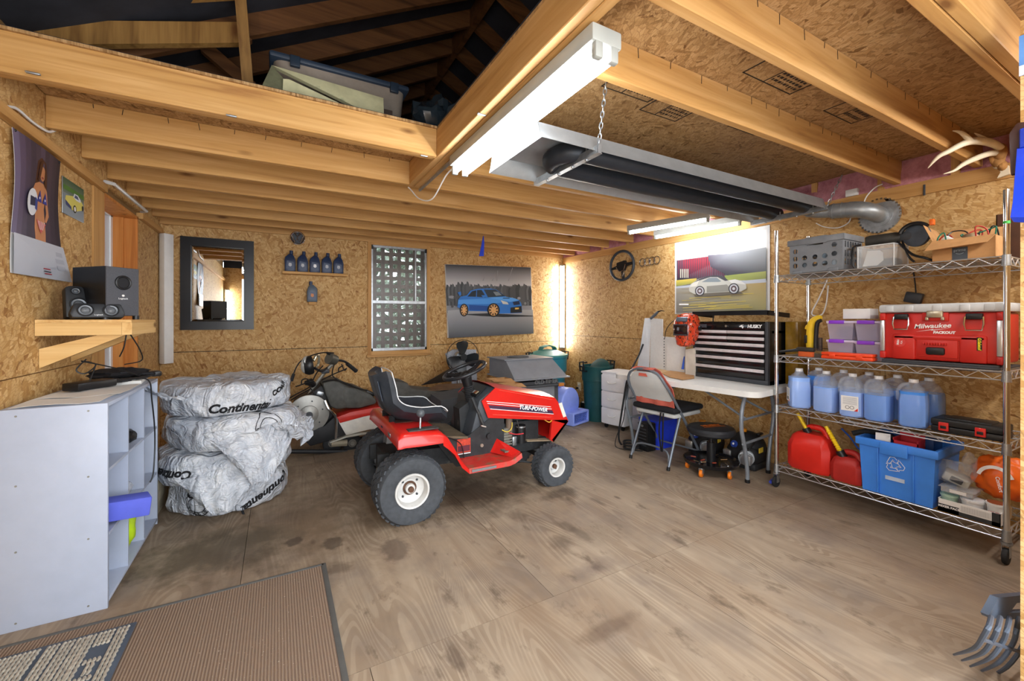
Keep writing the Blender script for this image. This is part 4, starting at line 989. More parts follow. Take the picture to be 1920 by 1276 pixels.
for y0_, y1_ in ((ty0, ty0 + .03), (ty1 - .03, ty1)):
    for za, zb_ in ((0, .045), (.23, .275)): part('corner_guard', MB().rbox((tx0, y0_, tz + za), (tx0 + .05, y1_, tz + zb_), .008), RED2, tb, world=True)
    part('alloy_strip', MB().rbox((tx0 - .002, y0_ + .004, tz + .045), (tx0 + .012, y1_ - .004, tz + .23), .003), plain('brushed_alloy', 'C9CCCE', .3, .8), tb, world=True)
part('lid', MB().rbox((tx0 - .004, ty0 - .004, tz + .275), (tx1 + .004, ty1 + .004, tz + .325), .014), plain('pale_grey_lid', 'C6CACD', .4), tb, world=True)
for y in (ty0 + .05, ty0 + .14, ty0 + .25, ty1 - .14, ty1 - .05): part('lid_rib', MB().rbox((tx0 - .008, y - .02, tz + .28), (tx0 + .02, y + .02, tz + .318), .006), plain('pale_grey_lid2', 'C6CACD', .4), tb, world=True)
for y, c_ in ((ty1 - .105, BLACK), (ty0 + .105, BLACK)):
    lt_ = part('latch', MB().rbox((tx0 - .012, y - .032, tz + .235), (tx0 + .012, y + .032, tz + .268), .006), c_, tb, world=True)
    part('latch_bail', MB().tube([(tx0 - .006, y - .034, tz + .25), (tx0 - .012, y - .036, tz + .21), (tx0 - .012, y - .03, tz + .178), (tx0 - .012, y + .03, tz + .178), (tx0 - .012, y + .036, tz + .21), (tx0 - .006, y + .034, tz + .25)], .0045, n=8), CHROME, lt_, world=True)
part('lid_clasp', MB().rbox((tx0 - .008, .88, tz + .245), (tx0 + .01, .95, tz + .285), .006).rbox((tx0 - .006, .875, tz + .23), (tx0 + .01, .89, tz + .25), .004).rbox((tx0 - .006, .94, tz + .23), (tx0 + .01, .955, tz + .25), .004), plain('bronze_clasp', 'B0A690', .3, .7), tb, world=True)
part('clasp_mount', MB().rbox((tx0 + .004, .86, tz + .225), (tx0 + .014, .97, tz + .275), .006), RED2, tb, world=True)
part('vent_handle', MB().rbox((tx0 - .002, .875, tz + .035), (tx0 + .018, .955, tz + .078), .018), BLACK, tb, world=True)
mb = MB()
for k in range(9): mb.rbox((tx0 - .002, .868 + k * .0115, tz + .09), (tx0 + .012, .875 + k * .0115, tz + .104), .002)
part('vent_teeth', mb, RED2, tb, world=True)
fx = tx0 + .0035
part('brand_script', text_mb('Milwaukee', .036, .0004, .25, .0008).move(frame((tx0 + .0105, .93, tz + .198), (0, -1, .06), (0, -.0, 1))), WINK, tb, world=True)
part('brand_slash', MB().prism([(-.07, -.009), (.0, .0), (-.004, -.004), (.075, .007), (.004, .001), (.008, .005)], 0, .0006, M=frame((tx0 + .0105, .93, tz + .176), (0, -1, .05), (0, 0, 1))), WINK, tb, world=True)
part('brand_text', text_mb('PACKOUT', .019, .0004, .1, .0012).move(frame((tx0 + .0105, .88, tz + .162), (0, -1, 0), (0, 0, 1))), WINK, tb, world=True)
part('yellow_sticker', MB().box((tx0 + .0025, .733, tz + .07), (tx0 + .006, .752, tz + .140)), plain('sticker_black', '1A1A16', .5), tb, world=True)
part('sticker_text', text_mb('G:Saletof', .0175, .0004, 0, .0006).move(frame((tx0 + .002, .7425, tz + .105), (0, 0, -1), (0, -1, 0))), plain('sticker_yellow', 'F0E21E', .5), tb, world=True)
part('round_sticker', MB().cyl((tx0 + .0025, 1.068, tz + .10), (tx0 + .006, 1.068, tz + .10), .026, n=24), plain('sticker_red', 'D8403A', .5), tb, world=True)
part('sticker_print', text_mb('IRISH', .013, .0003, 0, .0005).move(frame((tx0 + .002, 1.076, tz + .10), (0, -.1, 1), (0, 1, .1))).join(text_mb('KIA', .013, .0003).bm, frame((tx0 + .002, 1.060, tz + .10), (0, -.1, 1), (0, 1, .1))), WINK, tb, world=True)

PURP = plain('purple_plastic', '8A3FD0', .35); LID = filmy('frosted_lid', 'E2D8F4', .75, .3)
def clip_bin(label, y0, y1, z, h, x0=3.30, x1=3.50, fill='7A7E86'):
    b = thing('latch_box', label, 'storage box', ((x0 + x1) / 2, (y0 + y1) / 2, z), group=None)
    g = MB(); i = .01
    lo = [(x0 + i, y0 + i, z), (x1 - i, y0 + i, z), (x1 - i, y1 - i, z), (x0 + i, y1 - i, z)]; hi = [(x0, y0, z + h), (x1, y0, z + h), (x1, y1, z + h), (x0, y1, z + h)]
    for k in range(4): m = (k + 1) % 4; g.face([Vector(p) for p in (lo[k], lo[m], hi[m], hi[k])])
    g.face([Vector(p) for p in lo]); part('tub', g, filmy('frosted_tub', 'D6D0EA', .42, .25), b, world=True, smooth=False)
    part('lid', MB().rbox((x0 - .006, y0 - .006, z + h), (x1 + .006, y1 + .006, z + h + .016), .005), LID, b, world=True)
    part('latch', MB().rbox((x0 - .012, y0 + .05, z + h - .004), (x0 + .02, y1 - .012, z + h + .02), .005), PURP, b, world=True)
    single('box_contents', MB().ball(((x0 + x1) / 2, (y0 + y1) / 2, z + h * .42), ((x1 - x0) * .4, (y1 - y0) * .38, h * .38), n=14), plain('contents_' + fill, fill, .6, var=.4, scale=30), 'grey jumble of parts inside the ' + label, 'parts')
    return b
zb = T3
clip_bin('clear purple latch box, lower left of the four', 1.325, 1.475, zb, .108, fill='A09AA8')
clip_bin('clear purple latch box, lower right of the four', 1.16, 1.315, zb, .104, fill='9A8E96')
clip_bin('clear purple latch box, upper left of the four', 1.325, 1.475, zb + .128, .108, fill='5E626E')
clip_bin('clear purple latch box, upper right of the four', 1.16, 1.315, zb + .124, .112, fill='6E727A')
single('white_carton', MB().rbox((3.34, 1.25, zb + .266), (3.46, 1.40, zb + .332), .002), PAPER, 'plain white carton on top of the purple latch boxes', 'box')
oc = thing('orange_case', 'flat orange plastic case lying in front of the purple latch boxes', 'case', (3.255, 1.32, T3))
OR = plain('orange_case', 'E8481E', .35)
part('base', MB().rbox((3.215, 1.19, T3), (3.285, 1.475, T3 + .022), .006), OR, oc, world=True); part('lid', MB().rbox((3.215, 1.19, T3 + .023), (3.285, 1.475, T3 + .044), .007), OR, oc, world=True)
for y in (1.26, 1.41): part('latch', MB().rbox((3.211, y - .018, T3 + .010), (3.219, y + .018, T3 + .032), .003), OR, oc, world=True)
yg = thing('yellow_glove', 'yellow and black work glove propped beside the latch boxes', 'glove', (3.34, 1.57, T3))
YEL = plain('yellow_leather', 'E0B81E', .6, bump=.002); 
g5 = lambda x, y, X=3.33: P(1470 + x / 7.97, 540 + y / 7.97, X=X)
part('palm', MB().tube([g5(400, 950), g5(395, 800), g5(400, 650), g5(420, 520), g5(500, 450), g5(560, 440)], [.022, .028, .026, .026, .022, .014], n=12, smooth=3), YEL, yg, world=True)
part('thumb', MB().tube([g5(400, 560), g5(350, 570), g5(325, 610)], [.016, .012, .006], n=10, smooth=3), YEL, yg, world=True)
part('cuff', MB().tube([g5(560, 480, 3.31), g5(500, 520, 3.31), g5(480, 700, 3.31), g5(475, 900, 3.31)], [.012, .014, .013, .014], n=10, smooth=3), BLACK, yg, world=True)
part('knuckle_pad', MB().rbox(g5(340, 820, 3.30), g5(330, 700, 3.33), .004), BLACK, yg, world=True)
single('drill_bits_pack', MB().rbox(g5(480, 935, 3.325), g5(580, 740, 3.35), .003), plain('pack_print', '4E4038', .6, var=.4, scale=80), 'small dark blister pack beside the yellow glove', 'pack')
wb_ = thing('wire_brush', 'black handled brush lying at the left end of the second shelf', 'brush', (3.26, 1.66, T3))
part('handle', MB().tube([(3.22, 1.745, T3 + .025), (3.23, 1.69, T3 + .035), (3.245, 1.63, T3 + .045)], [.008, .009, .012], n=10), BLACK, wb_, world=True)
part('head', MB().rbox((3.235, 1.53, T3 + .035), (3.275, 1.645, T3 + .065), .01), plain('brown_black', '2C2620', .6), wb_, world=True)
part('bristles', MB().rbox((3.24, 1.54, T3 + .0), (3.27, 1.63, T3 + .036), .003), plain('orange_bristle', 'C85A28', .9), wb_, world=True)

# --- third shelf: washer fluid jugs
FL_ = NT('washer_fluid'); q_ = FL_.noise(FL_.coord(rnd=2), 6, 2); FL_.base(FL_.ramp(q_.outputs[0], [(.3, '3C8AEE'), (.7, '569CF4')]), .22); FL_.b.inputs['Subsurface Weight'].default_value = .0
FL2 = NT('pale_washer_fluid'); q_ = FL2.noise(FL2.coord(rnd=2), 6, 2); FL2.base(FL2.ramp(q_.outputs[0], [(.3, '84B0F8'), (.7, '96BCFC')]), .22)
MILK = filmy('jug_skin', 'DCE8F6', .2, .2)
def jug(label, x, y, rz, fill=.72, mat=None, lab=False, group='washer fluid jugs'):
    z = T2; j = thing('washer_fluid_jug', label, 'jug', (x, y, z), rz)
    w, h = .066, .255
    def ring(a, zz, b=None):
        b = b or a; r = .35; pts = []
        for k in range(24):
            q = 2 * PI * k / 24; c, s_ = math.cos(q), math.sin(q); m = (abs(c) ** 4 + abs(s_) ** 4) ** -.25
            pts.append(Vector((a * c * m, b * s_ * m, zz)))
        return pts
    prof = [(.058, 0), (.066, .012), (.066, .15), (.062, .185), (.045, .225), (.026, .243), (.024, .258)]
    part('fluid', MB().loft([ring(a * .975, zz) for a, zz in prof if zz < h * fill - .005] + [ring(.0655 if fill < .7 else .062, h * fill)]), mat or FL_.m, j)
    part('shell', MB().loft([ring(a, zz) for a, zz in prof]), MILK, j)
    part('cap', MB().cyl((0, 0, .255), (0, 0, .275), .022, n=18), WHITE, j)
    part('handle', MB().tube([(0, .02, .245), (0, .052, .232), (0, .068, .195), (0, .066, .145)], [.012, .011, .011, .012], n=10, smooth=4), MILK, j)
    if lab:
        part('label', MB().box((-.0685, -.045, .04), (-.0675, .045, .135)), PAPER, j)
        mb = MB()
        for k in range(6): mb.box((-.0693, -.038, .122 - k * .008), (-.0685, .036, .1245 - k * .008))
        part('label_lines', mb, plain('label_grey', '9A9CA4', .6), j)
        for yy in (-.012, .012): part('warning_mark', MB().tube(ringpts((-.069, yy, .062), (0, 1, 0), (0, 0, 1), .010, 16), .0012, n=4, cyc=True), INK, j)
        part('red_corner', MB().prism([(0, 0), (.02, 0), (.02, .02)], 0, .0006, M=frame((-.0686, -.022, .041), (0, -1, 0), (0, 0, 1))), REDP, j)
    return j
J = ((3.285, 1.645, -.9, .84, FL2.m, True, 'pale blue washer fluid jug with a front label at the left end'), (3.29, 1.475, 0, .66, FL2.m, False, 'half full pale blue jug second from the left'), (3.285, 1.322, .15, .62, FL2.m, True, 'pale blue jug with a clear top and a side label'),
     (3.285, 1.185, 0, .62, FL_.m, False, 'bright blue washer fluid jug, fourth in the front row'), (3.285, 1.02, .2, .80, FL_.m, False, 'bright blue washer fluid jug at the right end of the row'),
     (3.46, 1.60, 0, .85, FL_.m, False, 'blue jug behind the labelled left end jug'), (3.46, 1.445, 0, .6, FL2.m, False, 'pale jug in the back row behind the half full one'), (3.46, 1.30, 0, .6, FL2.m, False, 'pale jug in the middle of the back row'), (3.455, 1.15, 0, .7, FL_.m, False, 'blue jug in the back row, second from its right end'), (3.45, 1.0, 0, .72, FL_.m, False, 'blue jug at the right end of the back row'))
for x, y, rz, f, m, lb, t in J: jug(t, x, y, rz, f, m, lb)
lc = thing('long_tool_case', 'long black tool case with two red latches on the third shelf', 'case', (3.30, .80, T2))
part('base', MB().rbox((3.225, .655, T2), (3.40, .93, T2 + .036), .008), BLACK, lc, world=True); part('lid', MB().rbox((3.222, .655, T2 + .038), (3.40, .93, T2 + .075), .008).rbox((3.25, .70, T2 + .07), (3.38, .88, T2 + .082), .005), plain('black_case_lid', '1C1E20', .4), lc, world=True)
for y in (.735, .875):
    lt_ = part('latch', MB().rbox((3.214, y - .02, T2 + .012), (3.226, y + .02, T2 + .058), .003), REDP, lc, world=True)
    part('latch_slot', MB().rbox((3.212, y - .012, T2 + .024), (3.218, y + .012, T2 + .04), .002), BLACK, lt_, world=True)

# --- bottom shelf
GASR = plain('gas_can_red', 'D0261A', .4, var=.06); GASD = plain('gas_can_dark_red', 'A8241E', .45)
def gas_can(label, x, y, rz, w, d, h, mat, spout, corr):
    c = thing('fuel_can', label, 'fuel can', (x, y, T1), rz)
    R = lambda a, b, zz, o=0: [Vector((a * sx + o, b * sy, zz)) for sx, sy in ((-1, -.7), (-.7, -1), (.7, -1), (1, -.7), (1, .7), (.7, 1), (-.7, 1), (-1, .7))]
    part('body', MB().loft([R(d * .46, w * .46, 0), R(d * .5, w * .5, .02), R(d * .5, w * .5, h * .55), R(d * .42, w * .40, h * .78), R(d * .3, w * .3, h * .86)]).bevel(.012, 2), mat, c)
    part('handle', MB().tube([(0, -w * .36, h * .72), (0, -w * .25, h * .96), (0, 0, h * 1.0), (0, w * .12, h * .95), (0, w * .16, h * .84)], [.022, .02, .02, .02, .02], n=12, smooth=4), mat, c)
    a = Vector(spout[0]); b = Vector(spout[1])
    part('collar', MB().cyl(a - (b - a) * .12, a + (b - a) * .14, .026, n=18), BLACK, c)
    n = 26; pts = [a.lerp(b, i / n) for i in range(n + 1)]
    rr = [(.012 + (.004 if corr and i % 2 and 4 < i < 22 else 0)) * (1.15 if i < 4 else .95) for i in range(n + 1)]
    part('spout', MB().tube(pts, rr, n=12), plain('spout_yellow', 'E8C21E', .4), c)
    return c
gas_can('large bright red fuel can with a short yellow spout', 3.33, 1.575, 0, .27, .2, .30, GASR, ((-.02, .03, .27), (-.04, .085, .385)), False)
gas_can('small darker red fuel can with a ribbed yellow spout', 3.29, 1.345, 0, .175, .13, .19, GASD, ((-.02, .03, .165), (-.02, .125, .335)), True)

rb = thing('recycling_bin', 'blue recycling bin full of odds and ends on the bottom shelf', 'recycling bin', (3.42, 1.08, T1))
RBM = plain('recycling_blue', '3F86E4', .4, var=.05)
ya, yb, xa, xb, hb = .905, 1.262, 3.215, 3.60, .325
g = MB(); i = .016
lo = [(xa + .012, ya + i, T1), (xb - .012, ya + i, T1), (xb - .012, yb - i, T1), (xa + .012, yb - i, T1)]; hi = [(xa, ya, T1 + hb), (xb, ya, T1 + hb), (xb, yb, T1 + hb), (xa, yb, T1 + hb)]
for k in range(4): m = (k + 1) % 4; g.face([Vector(p) for p in (lo[k], lo[m], hi[m], hi[k])])
g.face([Vector(p) for p in lo]); g.thick(.004); part('tub', g, RBM, rb, world=True, smooth=False)
mb = MB()
for a, b in (((xa - .014, ya - .014), (xa, yb + .014)), ((xb, ya - .014), (xb + .014, yb + .014)), ((xa, ya - .014), (xb, ya)), ((xa, yb), (xb, yb + .014))): mb.rbox((a[0], a[1], T1 + hb - .045), (b[0], b[1], T1 + hb), .004)
part('rim', mb, RBM, rb, world=True)
for y in (1.0, 1.165): part('front_rib', MB().rbox((xa - .004, y - .004, T1 + .004), (xa + .014, y + .004, T1 + hb - .03), .003), RBM, rb, world=True)
part('grip_block', MB().rbox((xa - .022, 1.02, T1 + hb - .075), (xa - .008, 1.15, T1 + hb - .004), .005), RBM, rb, world=True)
mb = MB()   # recycling symbol: three bent outlined arrows
for k in range(3):
    M_ = Matrix.Rotation(2 * PI * k / 3, 4, 'Z')
    pts = [(-.046, -.008), (-.026, .038), (-.002, .042), (.014, .024), (.024, .03), (.018, -.002), (-.012, .008), (-.002, .012), (-.010, .022), (-.028, -.016)]
    mb.tube([M_ @ Vector((x * .8, y * .8 + .012, 0)) for x, y in pts], .0017, n=5, cyc=True)
part('recycling_symbol', mb.move(frame((xa + .0015, 1.085, T1 + .195), (0, -1, 0), (-.035, 0, 1))), WINK, rb, world=True)
part('blank_label', MB().box((xa + .0025, 1.04, T1 + .098), (xa + .006, 1.13, T1 + .12)), plain('pale_blue_label', 'B4C4D8', .5), rb, world=True)
zt = T1 + hb
single('red_tray', MB().box((3.235, .985, zt - .03), (3.34, 1.10, zt - .025)).box((3.235, .985, zt - .03), (3.24, 1.10, zt + .015)).box((3.335, .985, zt - .03), (3.34, 1.10, zt + .05)).box((3.235, .985, zt - .03), (3.34, .99, zt + .03)).box((3.235, 1.095, zt - .03), (3.34, 1.10, zt + .03)), plain('paint_tray_red', 'B02430', .5, worn=('D8B0B0', .6)), 'paint stained red tray on top of the recycling bin', 'tray', smooth=False)
single('striped_carton', MB().rbox((3.25, 1.13, zt - .06), (3.33, 1.20, zt + .03), .002, rot=(0, .2, .3)), PAPER, 'white carton with red stripes in the recycling bin', 'box')
single('black_hose', MB().tube([(3.30, 1.33, zt - .01), (3.34, 1.27, zt + .012), (3.4, 1.2, zt + .0), (3.44, 1.1, zt - .03)], .016, n=12, smooth=5), RUBBER, 'black hose coming out of the left of the recycling bin', 'hose')
single('dark_blue_bin', MB().rbox((3.42, .97, T1 + .18), (3.56, 1.16, zt + .02), .01), plain('dark_blue', '1E4E94', .5), 'dark blue box standing inside the recycling bin', 'box')
wire([(3.56, 1.50, .44), (3.5, 1.42, .40), (3.48, 1.36, .34), (3.50, 1.30, .36), (3.55, 1.28, .47)], .006, 'blue_rope', plain('blue_cord', '2E64C8', .5), 'blue cord looped behind the small fuel can', 'rope')
single('white_stick', MB().rbox((3.34, .88, T2 - .062), (3.36, 1.40, T2 - .050), .003), WHITE, 'white stick lying under the third wire shelf', 'stick')
single('paint_brush_stick', MB().cyl((3.26, 1.40, T2 - .055), (3.26, 1.31, T2 - .056), .006), BLACK, 'thin black rod end under the third wire shelf', 'rod')

# right end of the bottom shelf
s9 = lambda x, y, X=3.23: P(1740 + x / 6.08, 800 + y / 6.08, X=X)
ct = thing('mixer_pack_tray', 'black and white cardboard drink tray at the right of the bottom shelf', 'tray', (3.33, .79, T1))
GRB = plain('tray_black_print', '2E3032', .6); 
ya, yb, hT = .665, .90, .068
part('tray', MB().box((3.222, ya, T1), (3.226, yb, T1 + hT)).box((3.42, ya, T1), (3.424, yb, T1 + hT)).box((3.222, ya, T1), (3.424, ya + .004, T1 + hT)).box((3.222, yb - .004, T1), (3.424, yb, T1 + hT)).box((3.222, ya, T1), (3.424, yb, T1 + .004)), PAPER, ct, world=True, smooth=False)
part('print_panel', MB().box((3.2205, ya + .002, T1 + .001), (3.2217, yb - .002, T1 + .022)).box((3.2205, yb - .085, T1 + .001), (3.2217, yb - .002, T1 + .042)).box((3.2205, ya + .002, T1 + .001), (3.2217, ya + .03, T1 + hT)), GRB, ct, world=True, smooth=False)
part('tray_text', text_mb('MIXER PACK', .0155, .0003, 0, .0006).move(frame((3.2202, yb - .048, T1 + .030), (0, -1, 0), (0, 0, 1))), WINK, ct, world=True)
mb = MB()
for k in range(22): mb.box((3.2208, ya + .035 + k * .005, T1 + .028), (3.2217, ya + .0365 + k * .005, T1 + .058))
part('fine_print', mb, plain('print_grey', 'A8A8A8', .6), ct, world=True, smooth=False)
def tub(label, x, y, z, r, h, mat, lidm=None, cat='tub'):
    t = thing('plastic_tub', label, cat, (x, y, z)); part('tub', MB().lathe([(r * .84, 0), (r, h - .012), (r + .004, h - .01), (r + .004, h), (r - .002, h), (r * .82, .004)], 24), mat, t)
    part('lid', MB().cyl((0, 0, h - .002), (0, 0, h + .003), r * .96, n=24), lidm or mat, t); return t
tub('pale green tub standing in the cardboard drink tray', 3.275, .865, T1 + .005, .034, .085, plain('mint_plastic', 'A8C8B8', .4))
tub('white plastic tub in the middle of the drink tray', 3.275, .775, T1 + .005, .044, .09, plain('tub_white', 'D8DCE0', .4))
pt = tub('white paint tub with red lettering at the right post', 3.28, .690, T1 + .005, .036, .1, plain('paint_white', 'E2E4E2', .4), plain('copper_lid', 'A86A4A', .3, .5))
part('red_lettering', text_mb('KILZ', .018, .0004, 0, .001).move(frame((-.036, .004, .052), (0, -1, 0), (0, 0, 1))), REDP, pt)
single('clear_tray', MB().rbox((3.235, .765, T1 + .108), (3.36, .89, T1 + .112), .002).rbox((3.235, .765, T1 + .108), (3.238, .89, T1 + .135), .001).rbox((3.357, .765, T1 + .108), (3.36, .89, T1 + .135), .001).rbox((3.235, .887, T1 + .108), (3.36, .89, T1 + .135), .001).rbox((3.235, .765, T1 + .108), (3.36, .768, T1 + .135), .001)
       .rbox((3.228, .755, T1 + .134), (3.367, .90, T1 + .138), .002), CLR, 'clear plastic tray lid resting on the tubs', 'tray')
single('white_sticker_pack', MB().box((3.2325, .79, T1 + .112), (3.2345, .855, T1 + .130)), PAPER, 'white printed label stuck on the clear plastic tray', 'label')
bg_ = thing('bagged_device', 'pale grey device wrapped in a clear plastic bag', 'device', (3.32, .88, T1 + .14))
part('device', MB().rbox((3.29, .80, T1 + .145), (3.40, .91, T1 + .195), .01, rot=(.35, 0, .2)), plain('device_grey', 'B4B6B0', .4), bg_, world=True)
part('screen', MB().rbox((3.272, .815, T1 + .160), (3.290, .865, T1 + .185), .004, rot=(.35, 0, .2)), DGREY, bg_, world=True)
rnd = random.Random(9); mb = MB().ball((0, 0, 0), (.07, .095, .065), n=16)
for v in mb.bm.verts: v.co *= 1 + rnd.uniform(-.18, .18)
BAG = filmy('bag_film', 'E8ECEE', .22, .08)
part('bag', mb.move(Matrix.Translation((3.33, .865, T1 + .205))), BAG, bg_, world=True, ang=5)
mb = MB().ball((0, 0, 0), (.035, .03, .05), n=12)
for v in mb.bm.verts: v.co *= 1 + rnd.uniform(-.25, .25)
part('bag_knot', mb.move(Matrix.Translation((3.33, .80, T1 + .275))), BAG, bg_, world=True, ang=5)
ob = thing('orange_bag', 'orange shopping bag with a white swirl bulging at the right post', 'bag', (3.38, .68, T1 + .09))
ORB = plain('orange_film', 'E8681A', .4, var=.08, scale=6)
rnd = random.Random(12)
def lump(c, r, n=24, amp=.1, f=5.0, seed=1):
    from mathutils import noise as mn
    mb = MB().ball((0, 0, 0), 1, n=n)
    for v in mb.bm.verts: v.co *= 1 + amp * mn.noise(v.co * f * .4 + Vector((seed * 7.1, 0, 0))) + amp * .5 * mn.noise(v.co * f + Vector((seed * 3.3, 1, 0)))
    for v in mb.bm.verts: v.co = Vector((v.co.x * r[0], v.co.y * r[1], v.co.z * r[2])) + Vector(c)
    return mb
part('bag', lump((3.40, .685, T1 + .215), (.10, .12, .115), 40, .22, 6), ORB, ob, world=True, ang=60)
mb = MB()
def bagp(q, r_): 
    y = .70 - .055 * math.cos(q) * r_; z = T1 + .215 + .06 * math.sin(q) * r_
    return Vector((3.297 + .9 * ((y - .685) ** 2 + (z - T1 - .215) ** 2), y, z))
R0 = [bagp(2.9 - i * .17, 1.0) for i in range(16)]; R1 = [bagp(2.9 - i * .17, 1.28) for i in range(16)]
mb.loft([R0, R1], cap=False, cyc=False).thick(.001); part('swirl', mb, WINK, ob, world=True)
part('bag_text', text_mb('Comfort', .022, .0003, 0, .0004).move(frame((3.296, .685, T1 + .20), (0, -.2, -1), (0, -1, .2))), WINK, ob, world=True)
# ================================================================ LAWN TRACTOR
TX, TY = .66, 2.91
tr = thing('lawn_tractor', 'red riding lawn tractor with flat tyres in the middle of the floor', 'lawn tractor', (TX, TY, 0))
TRED = plain('tractor_red', 'C9211A', .28, var=.08, coat=.35, scale=6, worn=('8A2A20', .68)); TBLK = plain('tractor_black', '26282A', .6, var=.4, scale=18, worn=('5A564E', .62))
TYRE = plain('tyre_rubber', '43474C', .8, var=.2, scale=30, bump=.0008); RIM = plain('wheel_rim', 'CFCFCC', .45, worn=('7A5A3C', .66)); RUST = plain('rusty_hub', '5A4030', .8, var=.4, scale=40)
def L(px, py, y):
    q = P(px, py, Y=TY + y); return Vector((q.x - TX, y, q.z))
def wheel(par, x, y, zc, r, w, rr, side, rows=4, nb=34, flat=0, mats=None):
    tm, rm = mats or (TYRE, RIM)
    M = Matrix.Translation((x, y, zc)) @ Matrix.Rotation(PI / 2 * side, 4, 'X')
    h = w / 2
    prof = [(rr, -h * .72), (rr + .012, -h * .86), (rr + (r - rr) * .5, -h), (r * .93, -h * .93), (r, -h * .72), (r * 1.006, 0), (r, h * .72), (r * .93, h * .93), (rr + (r - rr) * .5, h), (rr + .012, h * .86), (rr, h * .72)]
    def squash(mb):
        for v in mb.bm.verts:
            if v.co.z < .0: 
                d = -v.co.z; v.co.z = .001 + v.co.z * .0; v.co.y = y + (v.co.y - y) * (1 + d * 3)
        return mb
    ty = part('tyre', squash(MB().lathe(prof, 48, M=M, cap=False)), tm, par)
    mb = MB()
    for k in range(nb):
        for q in range(rows):
            a = 2 * PI * (k + .5 * (q % 2)) / nb; z = (q - (rows - 1) / 2) * h * 1.5 / rows
            m = M @ Matrix.Rotation(a, 4, 'Z') @ Matrix.Translation((r + .001, 0, z)) @ Matrix.Rotation((.6 if q % 2 else -.6), 4, 'X')
            g = MB().box((-.004, -r * PI / nb * .62, -h * .8 / rows), (.006, r * PI / nb * .62, h * .8 / rows)); g.move(m); mb.join(g.bm)
    part('tread', squash(mb), tm, ty, kind='stuff', smooth=False)
    # dished rim towards the outside (-Z of M when side=1 is +y)
    o = h * .80
    part('rim', MB().lathe([(rr + .006, o), (rr + .004, o + .006), (rr - .006, o + .004), (rr - .012, o - .012), (rr * .86, o - .05), (rr * .5, o - .068), (.03, o - .065), (.028, o - .04), (.001, o - .038)], 36, M=M, cap=False), rm, par)
    hb = part('hub', MB().cyl(M @ Vector((0, 0, o - .07)), M @ Vector((0, 0, o - .022)), .017, n=14).cyl(M @ Vector((0, 0, o - .066)), M @ Vector((0, 0, o - .060)), rr * .42, n=20), RUST, par)
    for q in range(4):
        a = PI / 4 + q * PI / 2; part('wheel_nut', MB().cyl(M @ Vector((rr * .62 * math.cos(a), rr * .62 * math.sin(a), o - .068)), M @ Vector((rr * .62 * math.cos(a), rr * .62 * math.sin(a), o - .055)), .007, n=6), DGREY, hb)
wheel(tr, .05, -.325, .195, .207, .205, .10, 1)
wheel(tr, .05, .325, .195, .207, .205, .10, -1)
wheel(tr, 1.15, -.285, .132, .147, .15, .066, 1, 3, 30)
wheel(tr, 1.15, .285, .132, .147, .15, .066, -1, 3, 30)
part('rear_axle', MB().cyl((.03, -.25, .218), (.03, .25, .218), .022).box((-.06, -.12, .14), (.16, .12, .36)), TBLK, tr)
part('front_axle', MB().box((1.12, -.24, .15), (1.18, .24, .19)), TBLK, tr); 
for s in (-1, 1): part('spindle', MB().cyl((1.15, s * .235, .11), (1.15, s * .235, .25), .014), TBLK, tr)
for s in (-1, 1): part('frame_rail', MB().loft([[Vector((x, s * .125 + d, z)) for d, z in ((-.012, z0), (.012, z0), (.012, z1), (-.012, z1))] for x, z0, z1 in ((-.1, .26, .36), (.5, .22, .34), (1.24, .22, .30))]), TBLK, tr)
# hood
side = [(.594, .653), (.70, .738), (1.216, .623), (1.308, .51), (1.346, .425), (1.206, .282), (1.175, .30), (1.19, .452), (.644, .531)]
MXZ = Matrix(((1, 0, 0, 0), (0, 0, 1, 0), (0, 1, 0, 0), (0, 0, 0, 1)))
top = [(.594, .653), (.70, .738), (1.216, .623), (1.308, .51), (1.346, .425), (1.33, .405), (1.19, .452), (.644, .531)]
mb = MB()
for s in (-1, 1): mb.prism(top, s * .222, s * .212, M=MXZ)
rows = []
for x, z in ((.594, .653), (.70, .738), (1.216, .623), (1.308, .51), (1.346, .425)):
    rows.append([Vector((x - .012 * (1 - abs(y) / .222) * (1 if x < .8 else -1), y, z + .02 * (1 - (y / .222) ** 2))) for y in [-.222 + .0444 * i for i in range(11)]])
mb.loft(rows[1:], cap=False, cyc=False)
part('hood', mb, TRED, tr)
part('nose', MB().prism([(1.346, .425), (1.206, .282), (1.175, .30), (1.19, .452), (1.33, .44)], -.222, -.20, M=MXZ).prism([(1.346, .425), (1.206, .282), (1.175, .30), (1.19, .452), (1.33, .44)], .20, .222, M=MXZ)
     .loft([[Vector((1.346, -.222, .425)), Vector((1.206, -.222, .282)), Vector((1.19, -.222, .30)), Vector((1.33, -.222, .43))], [Vector((1.346, .222, .425)), Vector((1.206, .222, .282)), Vector((1.19, .222, .30)), Vector((1.33, .222, .43))]]), TRED, tr)
part('side_marker', MB().loft([[L(1047, 756, -.2232), L(1053, 754, -.2232), L(1061.5, 780, -.2232), L(1056, 782, -.2232)], [q_ + Vector((0, -.003, 0)) for q_ in (L(1047, 756, -.2232), L(1053, 754, -.2232), L(1061.5, 780, -.2232), L(1056, 782, -.2232))]]), plain('lamp_lens', 'DCDCD0', .25), tr)
part('hood_crease', MB().tube([(.73, -.2225, .722), (1.19, -.2225, .61)], .003, n=6).tube([(.68, -.2225, .55), (1.18, -.2225, .475)], .004, n=6), plain('tractor_red_edge', 'E84A3C', .25), tr)
c8 = lambda x, y, d=0: L(780 + x / 5.316, 620 + y / 5.316, -.2228 - d)
